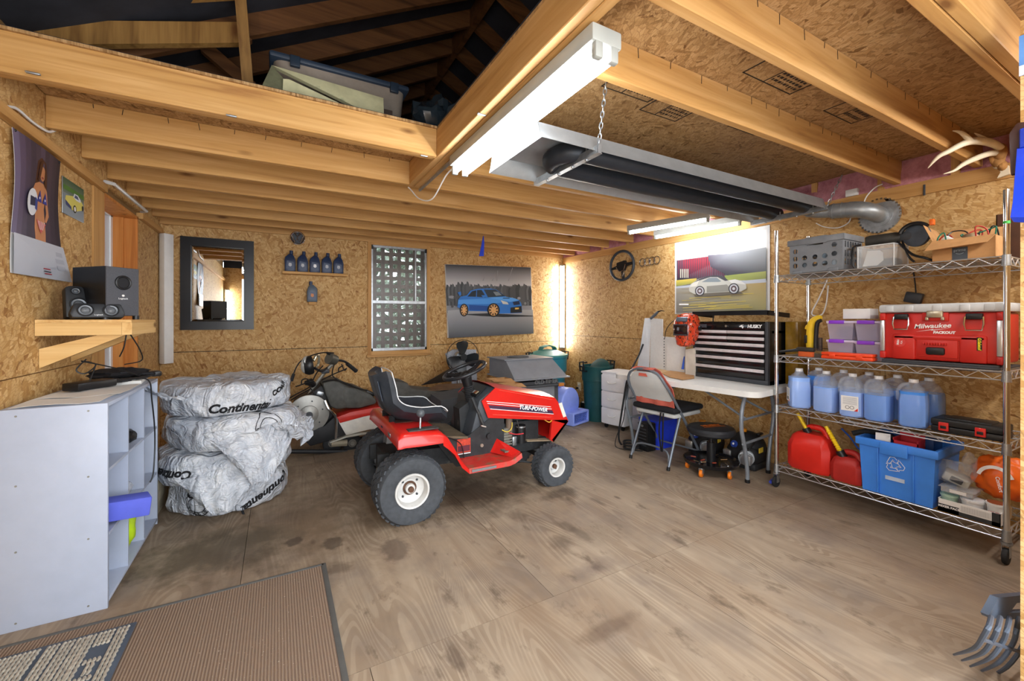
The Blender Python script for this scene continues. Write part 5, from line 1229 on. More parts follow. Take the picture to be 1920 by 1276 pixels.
for i, (a, b) in enumerate((((703, 702), (1345, 757)), ((712, 722), (1352, 778)), ((722, 742), (1360, 795)), ((730, 760), (1366, 811)), ((738, 777), (1372, 828)))):
    part('side_stripe', MB().loft([[c8(a[0], a[1] - 3.4), c8(b[0], b[1] - 3)], [c8(a[0], a[1] + 3.4), c8(b[0], b[1] + 3)]], cap=False, cyc=False).thick(.0006), plain('stripe_silver', 'E2DCDC', .3) if i in (0, 1, 4) else plain('stripe_navy', '3A2E48', .3), tr)
part('side_stripe', MB().loft([[c8(722, 742), c8(1360, 795)], [c8(738, 775), c8(1372, 826)]], cap=False, cyc=False).thick(.0004), plain('stripe_navy2', '4A2E44', .3), tr)
part('name_plate', MB().loft([[c8(1045, 742, .0012), c8(1300, 764, .0012)], [c8(1042, 788, .0012), c8(1297, 806, .0012)]], cap=False, cyc=False).thick(.0004), plain('badge_navy', '2A2C44', .35), tr)
part('name_text', text_mb('TURF-POWER', .041, .0004, .12, .0012).move(frame(c8(1172, 775, .0022), (1, 0, -.19), (.12, 0, 1))), WINK, tr)
# dashboard tower
dash = [(.50, .36), (.56, .56), (.585, .655), (.70, .735), (.735, .735), (.72, .50), (.70, .36)]
part('dash_tower', MB().prism(dash, -.20, .20, M=MXZ).bevel(.012, 2), plain('dash_grey', '3A4046', .5), tr)
part('instrument_panel', MB().loft([[Vector((.592, -.14, .668)), Vector((.592, .14, .668)), Vector((.684, .12, .735)), Vector((.684, -.12, .735))], [Vector((.586, -.14, .676)), Vector((.586, .14, .676)), Vector((.678, .12, .742)), Vector((.678, -.12, .742))]]), BLACK, tr)
for k, (y, m) in enumerate(((-.10, 'B8A888'), (-.07, '8A4A2A'), (-.04, '9AA0A0'), (.06, 'C8CCD0'))):
    part('gauge', MB().rbox((.60, y - .012, .688), (.63, y + .012, .697), .002, rot=(0, -.63, 0)), plain('gauge_%d' % k, m, .4), tr)
part('column_cover', MB().loft([[Vector((x, y * w, z)) for x, y, z in pts] for w, pts in ((.06, ((.50, -1, .40), (.60, -1, .42), (.60, 1, .42), (.50, 1, .40))), (.06, ((.49, -1, .58), (.56, -1, .62), (.56, 1, .62), (.49, 1, .58))))]).bevel(.008, 2), TBLK, tr)
mb = MB(); pr = []
for k in range(19): pr.append((.042 - .0006 * k + (.005 if k % 2 else 0), k * .0065))
AX = frame((.605, 0, .64), (0, 1, 0), (.97, 0, .25))
Mcol = Matrix.Translation((.61, 0, .63)) @ Matrix.Rotation(-.24, 4, 'Y')
part('column_boot', mb.lathe(pr, 24, M=Mcol), RUBBER, tr)
part('column', MB().cyl(Mcol @ Vector((0, 0, .11)), Mcol @ Vector((0, 0, .20)), .036, .045, n=18), BLACK, tr)
Msw = Mcol @ Matrix.Translation((0, 0, .225)) @ Matrix.Rotation(-.12, 4, 'Y')
part('steering_wheel', MB().tube(ringpts((0, 0, 0), (1, 0, 0), (0, 1, 0), .160, 40), .0135, n=10, cyc=True).move(Msw), plain('wheel_black', '202226', .35), tr)
for a in (.2, 2.3, 4.4): part('wheel_spoke', MB().tube([(0, 0, -.035), (.09 * math.cos(a), .09 * math.sin(a), -.02), (.155 * math.cos(a), .155 * math.sin(a), 0)], [.022, .016, .012], n=8).move(Msw), BLACK, tr)
part('wheel_boss', MB().lathe([(.045, -.05), (.038, -.015), (.02, -.008), (.001, -.008)], 20, M=Msw), BLACK, tr)
part('lift_lever', MB().tube([L(885, 745, -.16), L(898, 775, -.2), L(908, 800, -.24)], [.012, .012, .010], n=8), TBLK, tr); part('lever_grip', MB().rbox(L(905, 792, -.245) + Vector((-.012, -.01, -.03)), L(908, 800, -.245) + Vector((.014, .01, .01)), .008, rot=(0, .3, 0)), plain('worn_white_grip', 'B4AEA6', .6), tr)
# seat
sp = ((.355, .55, .17), (.30, .555, .20), (.16, .565, .215), (.05, .60, .21), (-.015, .66, .20), (-.05, .75, .18), (-.075, .835, .16), (-.085, .87, .135))
def srow(x, z, w, o, up):
    n = 12; pts = []
    for i in range(n + 1):
        t = -1 + 2 * i / n; lift = .085 * abs(t) ** 3 * up; k = max(0, min(1, (z - .56) / .22))
        pts.append(Vector((x + lift * .75 * k, t * w, z + lift * (1 - .8 * k))))
    return pts
mb = MB().loft([srow(x, z, w, 0, 1 if i else .5) for i, (x, z, w) in enumerate(sp)], cap=False, cyc=False)
SEATM = plain('seat_vinyl', '2C3138', .38, var=.2, coat=.15)
part('seat_shell', mb.thick(-.045), SEATM, tr)
rim_ = [srow(x, z, w, 0, 1 if i else .5)[0] for i, (x, z, w) in enumerate(sp)] + [srow(x, z, w, 0, 1 if i else .5)[-1] for i, (x, z, w) in reversed(list(enumerate(sp)))]
part('seat_piping', MB().tube([p + Vector((.004, 0, .004)) for p in rim_], .0036, n=6, cyc=True, smooth=3), plain('piping_white', 'D4D6D6', .5), tr)
part('seat_cushion', MB().loft([[Vector((p.x + (.015 if z > .62 else 0), p.y * .78, p.z + .012)) for p in srow(x, z, w, 0, .25)] for (x, z, w) in sp[:-1]], cap=False, cyc=False).thick(.02), plain('cushion_brown', '4A443A', .6, var=.3, worn=('7A6A50', .6)), tr)
part('seat_decal', MB().loft([[Vector((-.068 - .03 * t, y, .70 + .13 * t)) for t in (0, 1)] for y in (-.14, -.02)], cap=False, cyc=False).thick(.001), plain('seat_decal_print', '5E6E84', .5, var=.5, scale=120), tr)
for y in (-.10, .10):
    mb = MB(); mb.tube([(.0 + .018 * math.cos(q), y + .018 * math.sin(q), .545 + q * .0011) for q in [i * .5 for i in range(90)]], .003, n=5); part('seat_spring', mb, TBLK, tr)
part('seat_bracket', MB().box((-.02, -.13, .545), (.28, .13, .552)), plain('bracket_dusty', '4A3A34', .8), tr)
# fender deck
prof = [(-.045, .47), (-.04, .53), (-.02, .55), (.0, .553), (.10, .548), (.20, .538), (.235, .525)]
def frow(x, z): return [Vector((x, y, z + dz)) for y, dz in ((-.435, -.085), (-.432, -.02), (-.42, -.006), (-.39, 0), (-.2, .004), (0, .005), (.2, .004), (.39, 0), (.42, -.006), (.432, -.02), (.435, -.085))]
mb = MB().loft([[Vector((q.x, q.y, max(q.z, .465))) for q in frow(x, z)] for x, z in prof], cap=False, cyc=False)
for s in (-1, 1):
    rows = []
    for x, z in ((.235, .525), (.27, .495), (.31, .43), (.36, .34), (.41, .275)):
        rows.append([Vector((x, s * y, z + dz)) for y, dz in ((.435, -.075 if x < .3 else -.05), (.432, -.02), (.42, -.006), (.39, 0), (.19, 0))] if x < .4 else [Vector((x, s * y, z + dz)) for y, dz in ((.435, -.03), (.432, -.012), (.42, -.003), (.39, 0), (.19, 0))])
    mb.loft(rows, cap=False, cyc=False)
part('fender_deck', mb.thick(.004), TRED, tr, ang=50)
for s in (-1, 1):
    part('foot_plate', MB().loft([[Vector((x, s * y, z + dz)) for y, dz in ((.435, -.03), (.425, 0), (.19, 0))] for x, z in ((.41, .275), (.55, .275), (.70, .275), (.745, .285), (.80, .315))], cap=False, cyc=False).thick(.004), plain('foot_red', 'C03026', .4, worn=('8A5A44', .52), scale=40), tr)
    part('foot_upturn', MB().loft([[Vector((.745, s * .40, .285)), Vector((.66, s * .19, .28)), Vector((.715, s * .19, .375)), Vector((.80, s * .40, .318))], [Vector((.75, s * .40, .283)), Vector((.665, s * .19, .278)), Vector((.72, s * .19, .373)), Vector((.805, s * .40, .316))]]), TRED, tr)
part('edge_wear', MB().box((.425, -.439, .252), (.60, -.4352, .268)), plain('grey_wear', '77777A', .6), tr)
part('shift_gate', MB().rbox((.03, -.395, .546), (.22, -.33, .556), .004), plain('gate_worn', '3A3836', .6, var=.5, scale=60), tr)
part('gear_lever', MB().tube([(.11, -.362, .55), (.115, -.355, .62)], .006), STEEL, tr); part('lever_knob', MB().ball((.117, -.35, .645), .026, n=18), plain('knob_grey', '4E5358', .35), tr)
part('rear_badge', MB().rbox((-.048, -.25, .492), (-.044, -.19, .515), .002), STEEL, tr)
part('number_tag', MB().box((-.047, -.02, .5), (-.0445, .02, .51)), plain('tag_navy', '2A2E4A', .5), tr)
# deck hole, battery box, sides
part('deck_recess', MB().box((.0, -.16, .553), (.16, .16, .557)), plain('recess_rust', '4A2A22', .9, var=.4), tr)
part('battery_cover', MB().loft([[Vector((.25, -.22, .455)), Vector((.25, .2, .455)), Vector((.25, .2, .44)), Vector((.25, -.22, .44))], [Vector((.49, -.22, .42)), Vector((.49, .2, .42)), Vector((.49, .2, .405)), Vector((.49, -.22, .405))]]), plain('dusty_brown', '5E5240', .8, var=.3), tr)
for y0_, y1_ in ((-.205, -.195), (.195, .205)): part('side_cover', MB().prism([(.25, .45), (.50, .42), (.66, .52), (.78, .52), (.78, .22), (.41, .22), (.30, .36)], y0_, y1_, M=MXZ), TBLK, tr)
ml = part('warning_label', MB().box((.415, -.2075, .31), (.515, -.2055, .405)), plain('label_red', 'B8402C', .5, var=.3, scale=50), tr)
part('label_print', MB().box((.42, -.2085, .318), (.51, -.2076, .358)), plain('label_dark', '5A2430', .5), ml); part('label_stripe', MB().box((.415, -.2086, .30), (.515, -.2076, .306)), WINK, ml)
part('panel_bolt', MB().cyl((.60, -.215, .34), (.60, -.203, .34), .012, n=12), plain('bolt_tan', '9A8E80', .5, .4), tr); part('panel_bolt', MB().cyl((.655, -.225, .40), (.655, -.203, .40), .020, n=14), TBLK, tr)
part('side_cable', MB().tube([L(800, 818, -.26), L(840, 820, -.25), L(862, 830, -.24), L(868, 845, -.235), L(870, 858, -.23)], .0035, smooth=4), BLACK, tr)
part('pedal', MB().tube([(.70, -.21, .24), (.72, -.27, .30), (.74, -.30, .315)], .010).box((.715, -.34, .305), (.765, -.27, .315)), plain('pedal_dusty', '6A6258', .7), tr)
part('floor_tunnel', MB().loft([[Vector((x, y, z)) for y, z in ((-.19, z0), (-.12, z1), (.12, z1), (.19, z0))] for x, z0, z1 in ((.40, .28, .36), (.60, .28, .40))], cap=False, cyc=False).thick(.005), TBLK, tr)
# engine
en = part('engine', MB().rbox((.78, -.15, .28), (1.12, .15, .46), .02).cyl((.98, 0, .44), (.98, 0, .52), .13, n=24), TBLK, tr)
part('cylinder_head', MB().rbox((.76, -.19, .30), (.84, -.08, .43), .01), plain('cast_grey', '77756C', .6, .3), en)
for k in range(6): part('cooling_fin', MB().box((.755, -.20, .31 + k * .02), (.85, -.07, .318 + k * .02)), plain('fin_grey', '88867C', .6, .3), en)
part('fuel_filter', MB().cyl((.93, -.19, .31), (.93, -.19, .44), .036, n=20), BLACK, tr); part('filter_band', MB().cyl((.93, -.19, .425), (.93, -.19, .435), .0375, n=20), STEEL, tr)
part('carburettor', MB().rbox((.86, -.19, .29), (.90, -.14, .36), .008), STEEL, tr)
part('intake_pipe', MB().cyl((.84, -.17, .36), (.84, -.17, .52), .026, n=16), plain('pipe_brown', '6A5A4C', .6), tr)
for pts, c_ in (([(.76, -.2, .43), (.80, -.215, .41), (.84, -.21, .43), (.85, -.2, .47)], 'C8B040'), ([(.82, -.21, .40), (.87, -.22, .385), (.93, -.23, .385)], 'C83038'), ([(.88, -.2, .52), (.9, -.215, .42), (.9, -.2, .33)], '2A2A2A'), ([(1.13, -.2, .46), (1.16, -.225, .44), (1.19, -.22, .45)], 'D8A030')):
    part('engine_wire', MB().tube(pts, .004, smooth=4, n=6), plain('wire_' + c_, c_, .5), tr)
part('engine_plate', MB().loft([[Vector((.98, -.2, .31)), Vector((1.20, -.2, .285)), Vector((1.22, .1, .285)), Vector((1.0, .1, .31))], [Vector((.98, -.2, .316)), Vector((1.20, -.2, .291)), Vector((1.22, .1, .291)), Vector((1.0, .1, .316))]]), plain('plate_tan', 'A08E74', .7), tr)
part('muffler', MB().cyl((1.05, -.10, .40), (1.05, .1, .40), .06, n=20), plain('muffler_rust', '4A4440', .7), tr)
part('tie_rod', MB().tube([(.78, -.15, .2), (1.10, -.22, .13)], .006), TBLK, tr)
part('rear_chute', MB().loft([[Vector((.02, .10, .46)), Vector((.16, .10, .46)), Vector((.16, .20, .46)), Vector((.02, .20, .46))], [Vector((-.02, .06, .20)), Vector((.14, .06, .20)), Vector((.14, .16, .20)), Vector((-.02, .16, .20))]]), plain('chute_grey', '77787A', .5, worn=('8A5A4E', .55)), tr)
from mathutils import noise as mno
from mathutils.bvhtree import BVHTree
# ================================================================ OLD SNOWMOBILE behind the tractor
sn = thing('snowmobile', 'old snowmobile without its hood, red and white, along the back wall', 'snowmobile', (.75, 4.4, 0))
SY = 4.2
def c1(x, y, dy=0.0): return P(530 + x / 5.8, 640 + y / 5.8, Y=SY + dy)
def slab(name, pts, y0, y1, mat, bev=0, **k):
    """outline in the side view given thickness across the machine"""
    q = [c1(x, y) for x, y in pts]
    mb = MB().prism([(p.x, p.z) for p in q], SY + y0, SY + y1, M=MXZ)
    if bev: mb.bevel(bev, 2)
    return part(name, mb, mat, sn, world=True, **k)
SNB = plain('snowmobile_black', '1C1C1E', .6, var=.4, worn=('45423E', .66)); SNV = plain('dusty_vinyl', '4A4A46', .6, var=.3, worn=('6A655A', .64), bump=.004)
slab('tunnel_side', [(600, 830), (700, 795), (850, 760), (1150, 715), (1500, 690), (2050, 690), (2050, 900), (1500, 930), (950, 955), (690, 1020), (610, 880)], .0, .40, plain('sled_white', 'D8D6CE', .5, worn=('A8A498', .62)), .006)
slab('red_stripe', [(590, 822), (740, 765), (900, 735), (1100, 700), (1500, 665), (2050, 665), (2050, 735), (1500, 742), (1150, 762), (880, 815), (622, 885)], -.006, .406, plain('sled_red', 'C02C22', .4), .003)
slab('belly_pan', [(225, 945), (450, 920), (560, 820), (610, 860), (695, 1012), (560, 1065), (300, 1140), (250, 1090)], .0, .42, SNB, .01)
slab('running_board', [(505, 1082), (690, 1015), (860, 985), (1400, 955), (1400, 968), (870, 1000), (690, 1032), (508, 1092)], -.05, .02, plain('board_alloy', 'A8A59A', .5, .4), .002)
slab('fuel_tank', [(430, 450), (560, 425), (640, 440), (720, 490), (800, 505), (800, 720), (600, 750), (520, 720), (470, 590)], .03, .37, SNV, .03)
slab('saddle', [(660, 490), (820, 510), (960, 575), (1025, 630), (1032, 680), (850, 732), (690, 735), (650, 600)], .024, .376, SNV, .035)
slab('seat_rear', [(1040, 560), (1100, 480), (1240, 430), (1370, 450), (1420, 520), (1900, 560), (2000, 640), (2000, 690), (1500, 690), (1100, 720)], .04, .36, SNV, .03)
slab('engine_bay', [(130, 700), (270, 620), (430, 480), (500, 560), (560, 800), (560, 960), (260, 960), (150, 850)], .08, .38, SNB, .02)
for k in range(12):
    rnd = random.Random(40 + k); a = c1(rnd.uniform(180, 520), rnd.uniform(560, 960), rnd.uniform(.06, .12))
    part('engine_part', MB().rbox(a - Vector((.03, .02, .02)) * rnd.uniform(.6, 1.5), a + Vector((.03, .02, .02)) * rnd.uniform(.6, 1.5), .008, rot=(0, rnd.uniform(-1, 1), 0)), (TBLK, DGREY, STEEL, SNB)[k % 4], sn, world=True)
dc = c1(285, 790)
pul = part('clutch_disc', MB().lathe([(.158, -.01), (.17, -.004), (.17, .016), (.155, .02), (.08, .026), (.078, .05), (.05, .06), (.02, .062), (.001, .062)], 40, M=Matrix.Translation(dc + Vector((0, 0.02, 0))) @ Matrix.Rotation(PI / 2, 4, 'X')), plain('dull_alloy', '96948E', .4, .45), sn, world=True)
for k in range(6):
    a = k * PI / 3 + .3; p = dc + Vector((.118 * math.cos(a), -.004, .118 * math.sin(a))); part('disc_bolt', MB().cyl(p + Vector((0, .01, 0)), p + Vector((0, -.006, 0)), .007, n=8), DGREY, pul, world=True)
part('disc_hub', MB().cyl(dc + Vector((0, -.05, 0)), dc + Vector((0, .0, 0)), .03, n=20).cyl(dc + Vector((0, -.066, 0)), dc + Vector((0, -.05, 0)), .014, n=6), DGREY, pul, world=True)
part('chrome_bar', MB().tube([c1(460, 640, -.02), c1(500, 730, -.03), c1(570, 800, -.03), c1(582, 900, -.03), c1(578, 1050, -.02)], .012, smooth=4), CHROME, sn, world=True)
part('steering_post', MB().tube([c1(255, 625, .2), c1(370, 450, .2), c1(470, 320, .2), c1(560, 230, .2)], .016, n=10), plain('worn_steel', '8A877E', .45, .6), sn, world=True)
part('post_clamp', MB().rbox(c1(420, 350, .16), c1(500, 290, .24), .01), DGREY, sn, world=True)
hbr = part('handlebar', MB().tube([c1(350, 290, .0), c1(420, 320, .1), c1(480, 290, .2), c1(560, 230, .28), c1(600, 205, .30), c1(680, 220, .36), c1(760, 285, .42)], .012, n=10, smooth=4), plain('bar_black', '26262A', .4, .4), sn, world=True)
part('grip', MB().tube([c1(700, 240, .37), c1(800, 320, .44)], [.019, .021], n=12), RUBBER, hbr, world=True)
part('brake_lever', MB().tube([c1(640, 245, .33), c1(670, 310, .34), c1(690, 300, .35)], .006, smooth=4), BLACK, hbr, world=True)
part('gauge_pod', MB().cyl(c1(500, 180, .18), c1(570, 205, .22), .055, .05, n=20), plain('pod_grey', '5A5850', .4, .4), sn, world=True)
part('gauge_bracket', MB().tube([c1(480, 120, .18), c1(560, 160, .2), c1(600, 180, .2)], .012), BLACK, sn, world=True)
hl = part('headlamp', MB().lathe([(.075, 0), (.085, .015), (.086, .045), (.07, .075), (.045, .085)], 26, M=Matrix.Translation(c1(330, 250, -.02)) @ Matrix.Rotation(-PI / 2 - .15, 4, 'Y')), BLACK, sn, world=True)
part('lens', MB().ball(c1(255, 250, -.02), (.045, .075, .078), n=20, rot=(0, .1, 0)), plain('lamp_glass', 'B8BAB6', .15, .3), hl, world=True)
part('lamp_bracket', MB().tube([c1(335, 210, 0), c1(370, 145, .03), c1(395, 170, .05), c1(385, 250, .06), c1(345, 290, .02)], .012, n=8, smooth=3), plain('lamp_chrome', 'B4AE98', .25, .7), sn, world=True)
for k, pts in enumerate((((60, 640), (70, 500), (110, 370), (180, 230), (290, 160), (440, 120), (560, 125)), ((75, 615), (150, 570), (250, 520), (310, 480)), ((85, 640), (180, 580), (300, 515)), ((140, 490), (260, 450), (340, 430)), ((205, 470), (210, 420), (260, 405), (300, 440)),
                         ((330, 420), (370, 340), (440, 260)), ((420, 420), (540, 360), (660, 310), (700, 290)), ((560, 250), (540, 330), (560, 390), (700, 470), (900, 530)), ((430, 440), (560, 415), (700, 455), (830, 510), (920, 530)), ((610, 330), (610, 290), (660, 260)), ((300, 500), (340, 560), (380, 640)))):
    part('control_cable', MB().tube([c1(x, y, -.02 + .03 * (k % 3)) for x, y in pts], .006, n=6, smooth=4), BLACK, sn, world=True)
part('cable_sleeve', MB().tube([c1(120, 350, -.02), c1(95, 430, -.02)], .013, n=8), RUBBER, sn, world=True)
part('side_lever', MB().tube([c1(250, 450, .02), c1(300, 440, .05), c1(330, 470, .08)], [.02, .035, .03], n=10), BLACK, sn, world=True)
part('tank_cap', MB().rbox(c1(900, 550, .1), c1(990, 560, .2), .012, rot=(0, .5, 0)), BLACK, sn, world=True)
part('track', MB().tube([c1(560, 1150, .2), c1(640, 1090, .2), c1(900, 1060, .2), c1(1500, 1020, .2), c1(1900, 960, .2), c1(1950, 1040, .2), c1(1500, 1100, .2), c1(900, 1165, .2), c1(640, 1185, .2)], .03, n=8, cyc=True), SNB, sn, world=True)
for x in (540, 755, 1150, 1500):
    wh = part('bogie_wheel', MB().lathe([(.075, .0), (.085, .012), (.085, .035), (.07, .045)], 24, M=Matrix.Translation(c1(x, 1100, .06)) @ Matrix.Rotation(PI / 2, 4, 'X')), RUBBER, sn, world=True)
    part('wheel_face', MB().lathe([(.06, 0), (.058, .012), (.03, .016), (.02, .03), (.001, .03)], 20, M=Matrix.Translation(c1(x, 1100, .03)) @ Matrix.Rotation(PI / 2, 4, 'X')), plain('bogie_grey', '6E6A62', .6), wh, world=True)
part('ski', MB().tube([c1(-350, 1150, .0), c1(-200, 1190, .0), c1(200, 1195, 0), c1(700, 1195, .0)], .02, n=8), SNB, sn, world=True)
part('track_guard', slab.__globals__['MB']().tube([c1(530, 1110, -.02), c1(700, 1100, -.02)], .03, n=8), plain('cream_guard', '8E8672', .6), sn, world=True)
# tray and boxes on the snowmobile's rear, seen over the tractor seat
single('rusty_tray', MB().loft([[P(790, 735, Y=4.25), P(880, 727, Y=4.25), P(905, 718, Y=4.5), P(822, 722, Y=4.5)], [p + Vector((0, 0, .012)) for p in (P(790, 735, Y=4.25), P(880, 727, Y=4.25), P(905, 718, Y=4.5), P(822, 722, Y=4.5))]]), plain('rusty_tray', '6A5038', .7, var=.3), 'rusty flat tray resting on the rear of the snowmobile', 'tray')
single('sloping_panel', MB().loft([[P(790, 722, Y=4.55), P(846, 714, Y=4.55), P(848, 690, Y=4.72), P(842, 692, Y=4.72)], [p + Vector((0, .02, .0)) for p in (P(790, 722, Y=4.55), P(846, 714, Y=4.55), P(848, 690, Y=4.72), P(842, 692, Y=4.72))]]), BLACK, 'black sloping panel leaning behind the tractor seat', 'panel')
mb = MB().loft([[Vector((1.33, 3.75, .0)), Vector((1.87, 3.75, .0)), Vector((1.87, 4.05, .0)), Vector((1.33, 4.05, .0))], [Vector((1.33, 3.75, .47)), Vector((1.87, 3.75, .53)), Vector((1.87, 4.05, .55)), Vector((1.33, 4.05, .49))]])
single('dark_storage_box', mb, plain('dark_grey_box', '474B4F', .6), 'dark grey box standing behind the tractor dashboard', 'box')

# ================================================================ CORNER: fan, stove, cans, blower
fa = thing('pedestal_fan', 'fan with bare black blades standing behind the steering wheel', 'fan', (1.88, 4.62, 0))
fc = P(868, 669, Y=4.5)
part('stand', MB().cyl((fc.x, 4.64, 0), (fc.x, 4.64, fc.z), .02), STEEL, fa, world=True); part('foot', MB().cyl((fc.x, 4.64, 0), (fc.x, 4.64, .02), .17, n=28), STEEL, fa, world=True)
part('cage_ring', MB().tube(ringpts(fc, (1, 0, 0), (0, 0, 1), .198, 40), .004, n=6, cyc=True), BLACK, fa, world=True)
FBL = plain('fan_black', '1E2226', .35)
for a in (PI / 2 + .05, -.28, PI + .55, -1.9):
    mb = MB(); M_ = Matrix.Translation(fc) @ Matrix.Rotation(-a, 4, 'Y')
    mb.loft([[M_ @ Vector((r, dy, s_ * w)) for s_, dy in ((-1, .03), (-.5, .012), (0, -.002), (.5, -.012), (1, -.02))] for r, w in ((.03, .03), (.07, .055), (.12, .08), (.16, .082), (.178, .06), (.185, .02))], cap=False, cyc=False).thick(.003)
    part('blade', mb, FBL, fa, world=True)
part('hub', MB().cyl(fc + Vector((0, -.03, 0)), fc + Vector((0, .05, 0)), .04, n=20), FBL, fa, world=True); part('motor', MB().cyl(fc + Vector((0, .05, 0)), fc + Vector((0, .16, 0)), .06, .05, n=20), STEEL, fa, world=True)
single('grey_foam_board', MB().prism([(p.x, p.z) for p in (P(836, 663, Y=4.75), P(850, 655, Y=4.75), P(893, 655, Y=4.75), P(895, 733, Y=4.75), P(848, 733, Y=4.75), P(848, 700, Y=4.75))], 4.75, 4.78, M=MXZ), plain('speckled_grey', 'A6ABB4', .7, var=.2, scale=60), 'speckled pale grey board standing behind the bare fan', 'board')
for k, (x0, x1, y0, lab) in enumerate(((921, 958, 3.80, 'open cardboard box left of the dark stove'), (945, 978, 3.58, 'cardboard box with an upright flap in front of the stove'))):
    a = P(x0, 712, Y=y0); b = P(x1, 712, Y=y0); zt = (.62, .60)[k]
    carton('cardboard_carton', lab, a.x, b.x, y0, y0 + .13, 0, zt, CARD, (((a.x, y0, zt), (b.x, y0, zt), (b.x + .02, y0 - .06, zt - .03), (a.x + .0, y0 - .06, zt - .01)),))
st = thing('wood_stove', 'dark grey cast iron stove with sloping hood lid', 'stove', (2.5, 4.05, 0))
IRON = plain('cast_iron', '8C9096', .5, .2, var=.08, scale=8); IRD = plain('cast_iron_dark', '505255', .6, .2)
g9 = lambda x, y, Y: P(900 + x / 7.09, 640 + y / 7.09, Y=Y)
xl, xr_ = g9(215, 250, 4.1).x, g9(1060, 430, 3.85).x
x0, x1 = 2.13, 2.80
part('body', MB().box((x0 + .05, 3.86, .10), (x1 - .06, 4.35, .555)), IRD, st, world=True, smooth=False)
part('front_door', MB().rbox((x0 + .12, 3.84, .16), (x1 - .12, 3.862, .50), .01), IRON, st, world=True)
part('hearth_ledge', MB().rbox((x0 + .05, 3.80, .50), (x1, 3.87, .525), .008), IRD, st, world=True)
part('name_text', text_mb('OLD TIMER', .06, .003, 0, .0015).move(frame((2.58, 3.858, .545), (1, 0, 0), (0, 0, 1))), plain('iron_letters', '8A8C8C', .5, .4), st, world=True)
mb = MB()
lo = [(x0 + .02, 3.80), (x1 + .02, 3.80), (x1 + .02, 4.40), (x0 + .02, 4.40)]; hi = [(x0 + .02, 4.0), (x1 - .05, 4.0), (x1 - .05, 4.40), (x0 + .02, 4.40)]
mb.loft([[Vector((x, y, .60)) for x, y in lo], [Vector((x, y, .785)) for x, y in hi]])
part('hood_lid', mb, IRON, st, world=True, smooth=False)
part('lid_top', MB().box((x0 - .0, 3.985, .785), (x1 - .04, 4.42, .795)), IRON, st, world=True, smooth=False)
part('lid_flange', MB().box((x0, 3.775, .588), (x1 + .04, 4.42, .602)), IRON, st, world=True, smooth=False)
part('flue_ring', MB().tube(ringpts((2.42, 4.2, .797), (1, 0, 0), (0, 1, 0), .12, 30), .009, n=6, cyc=True).cyl((2.42, 4.2, .795), (2.42, 4.2, .799), .115, n=30), IRD, st, world=True)
part('door_handle', MB().rbox(g9(1050, 600, 3.78), g9(1110, 545, 3.80), .01), plain('stove_wood_knob', 'B8732E', .5), st, world=True)
for x in (x0 + .1, x1 - .1):
    for y in (3.9, 4.3): part('leg', MB().cyl((x, y, 0), (x, y, .1), .018, .03), IRD, st, world=True)

def bin_round(name, label, x, y, r, h, mat, lid=None, handles=True, cat='bin'):
    b = thing(name, label, cat, (x, y, 0))
    part('tub', MB().lathe([(r * .78, 0), (r * .80, .02), (r * .93, h * .72), (r * .935, h * .73), (r * .99, h * .735), (r * 1.0, h - .03), (r * 1.03, h - .02), (r * 1.03, h), (r * .98, h), (r * .9, h * .7), (r * .76, .02)], 40), mat, b)
    if handles:
        for s in (-1, 1):
            part('handle', MB().tube([(s * r * 1.0, -.03, h - .06), (s * (r + .05), -.035, h - .055), (s * (r + .06), -.035, h + .045), (s * (r + .0), -.03, h + .05), ], .010, n=8).tube([(s * r * 1.0, .04, h - .06), (s * (r + .05), .035, h - .055), (s * (r + .06), .035, h + .045), (s * (r + .0), .03, h + .05)], .010, n=8).tube([(s * (r + .06), -.035, h + .0), (s * (r + .06), .035, h + .0)], .012, n=8), BLACK, b)
    if lid:
        lp = part('lid', MB().lathe([(r * 1.05, h + .0), (r * 1.05, h + .02), (r * .9, h + .035), (r * .5, h + .075), (.001, h + .09)], 40), lid, b)
        part('lid_grip', MB().loft([[Vector((x_, s_ * .05, z_)) for x_, z_ in ((-.13, h + .06), (-.10, h + .12), (.0, h + .145), (.10, h + .12), (.13, h + .06))] for s_ in (-1, -.5, .5, 1)], cap=False, cyc=False).thick(.01), lid, lp)
    return b
TEAL = plain('teal_plastic', '2F8294', .4, var=.08); TEALD = plain('teal_lid', '4A948F', .45)
bin_round('lidded_bin', 'teal round bin with a lid in the back right corner', 3.165, 4.70, .255, .745, TEAL, TEALD)
GRN = plain('dark_green_plastic', '1C4E4E', .45)
gb = bin_round('open_bin', 'dark green round bin without a fitted lid beside white drawers', 3.44, 4.02, .187, .665, GRN, None, True)
part('loose_lid', MB().lathe([(.19, 0), (.19, .02), (.12, .035), (.001, .04)], 32, M=Matrix.Translation((.03, .0, .56)) @ Matrix.Rotation(.15, 4, 'X') @ Matrix.Rotation(-1.2, 4, 'Y') @ Matrix.Translation((.0, 0, 0))), GRN, gb)
bl_ = thing('air_mover', 'pale blue carpet blower on the floor near the teal bin', 'blower', (3.0, 4.1, 0))
ABL = plain('periwinkle_plastic', '94A8F8', .4, var=.05)
ax = 2.97
part('housing', MB().cyl((ax - .14, 4.15, .235), (ax + .16, 4.15, .235), .19, n=40).bevel(.02, 3).move(Matrix.Translation((ax, 4.15, 0)) @ Matrix.Rotation(-PI / 2 + .35, 4, 'Z') @ Matrix.Translation((-ax, -4.15, 0))), ABL, bl_, world=True)
Ml = Matrix.Translation((ax + .1, 4.02, 0)) @ Matrix.Rotation(.32, 4, 'Z')
part('outlet_duct', plate_holes(.33, .15, [(0, 0, .142, .05)], .20).bevel(.012, 3).move(Ml @ frame((0, -.02, .08), (1, 0, 0), (0, 0, 1))), ABL, bl_, world=True)
mb = MB()
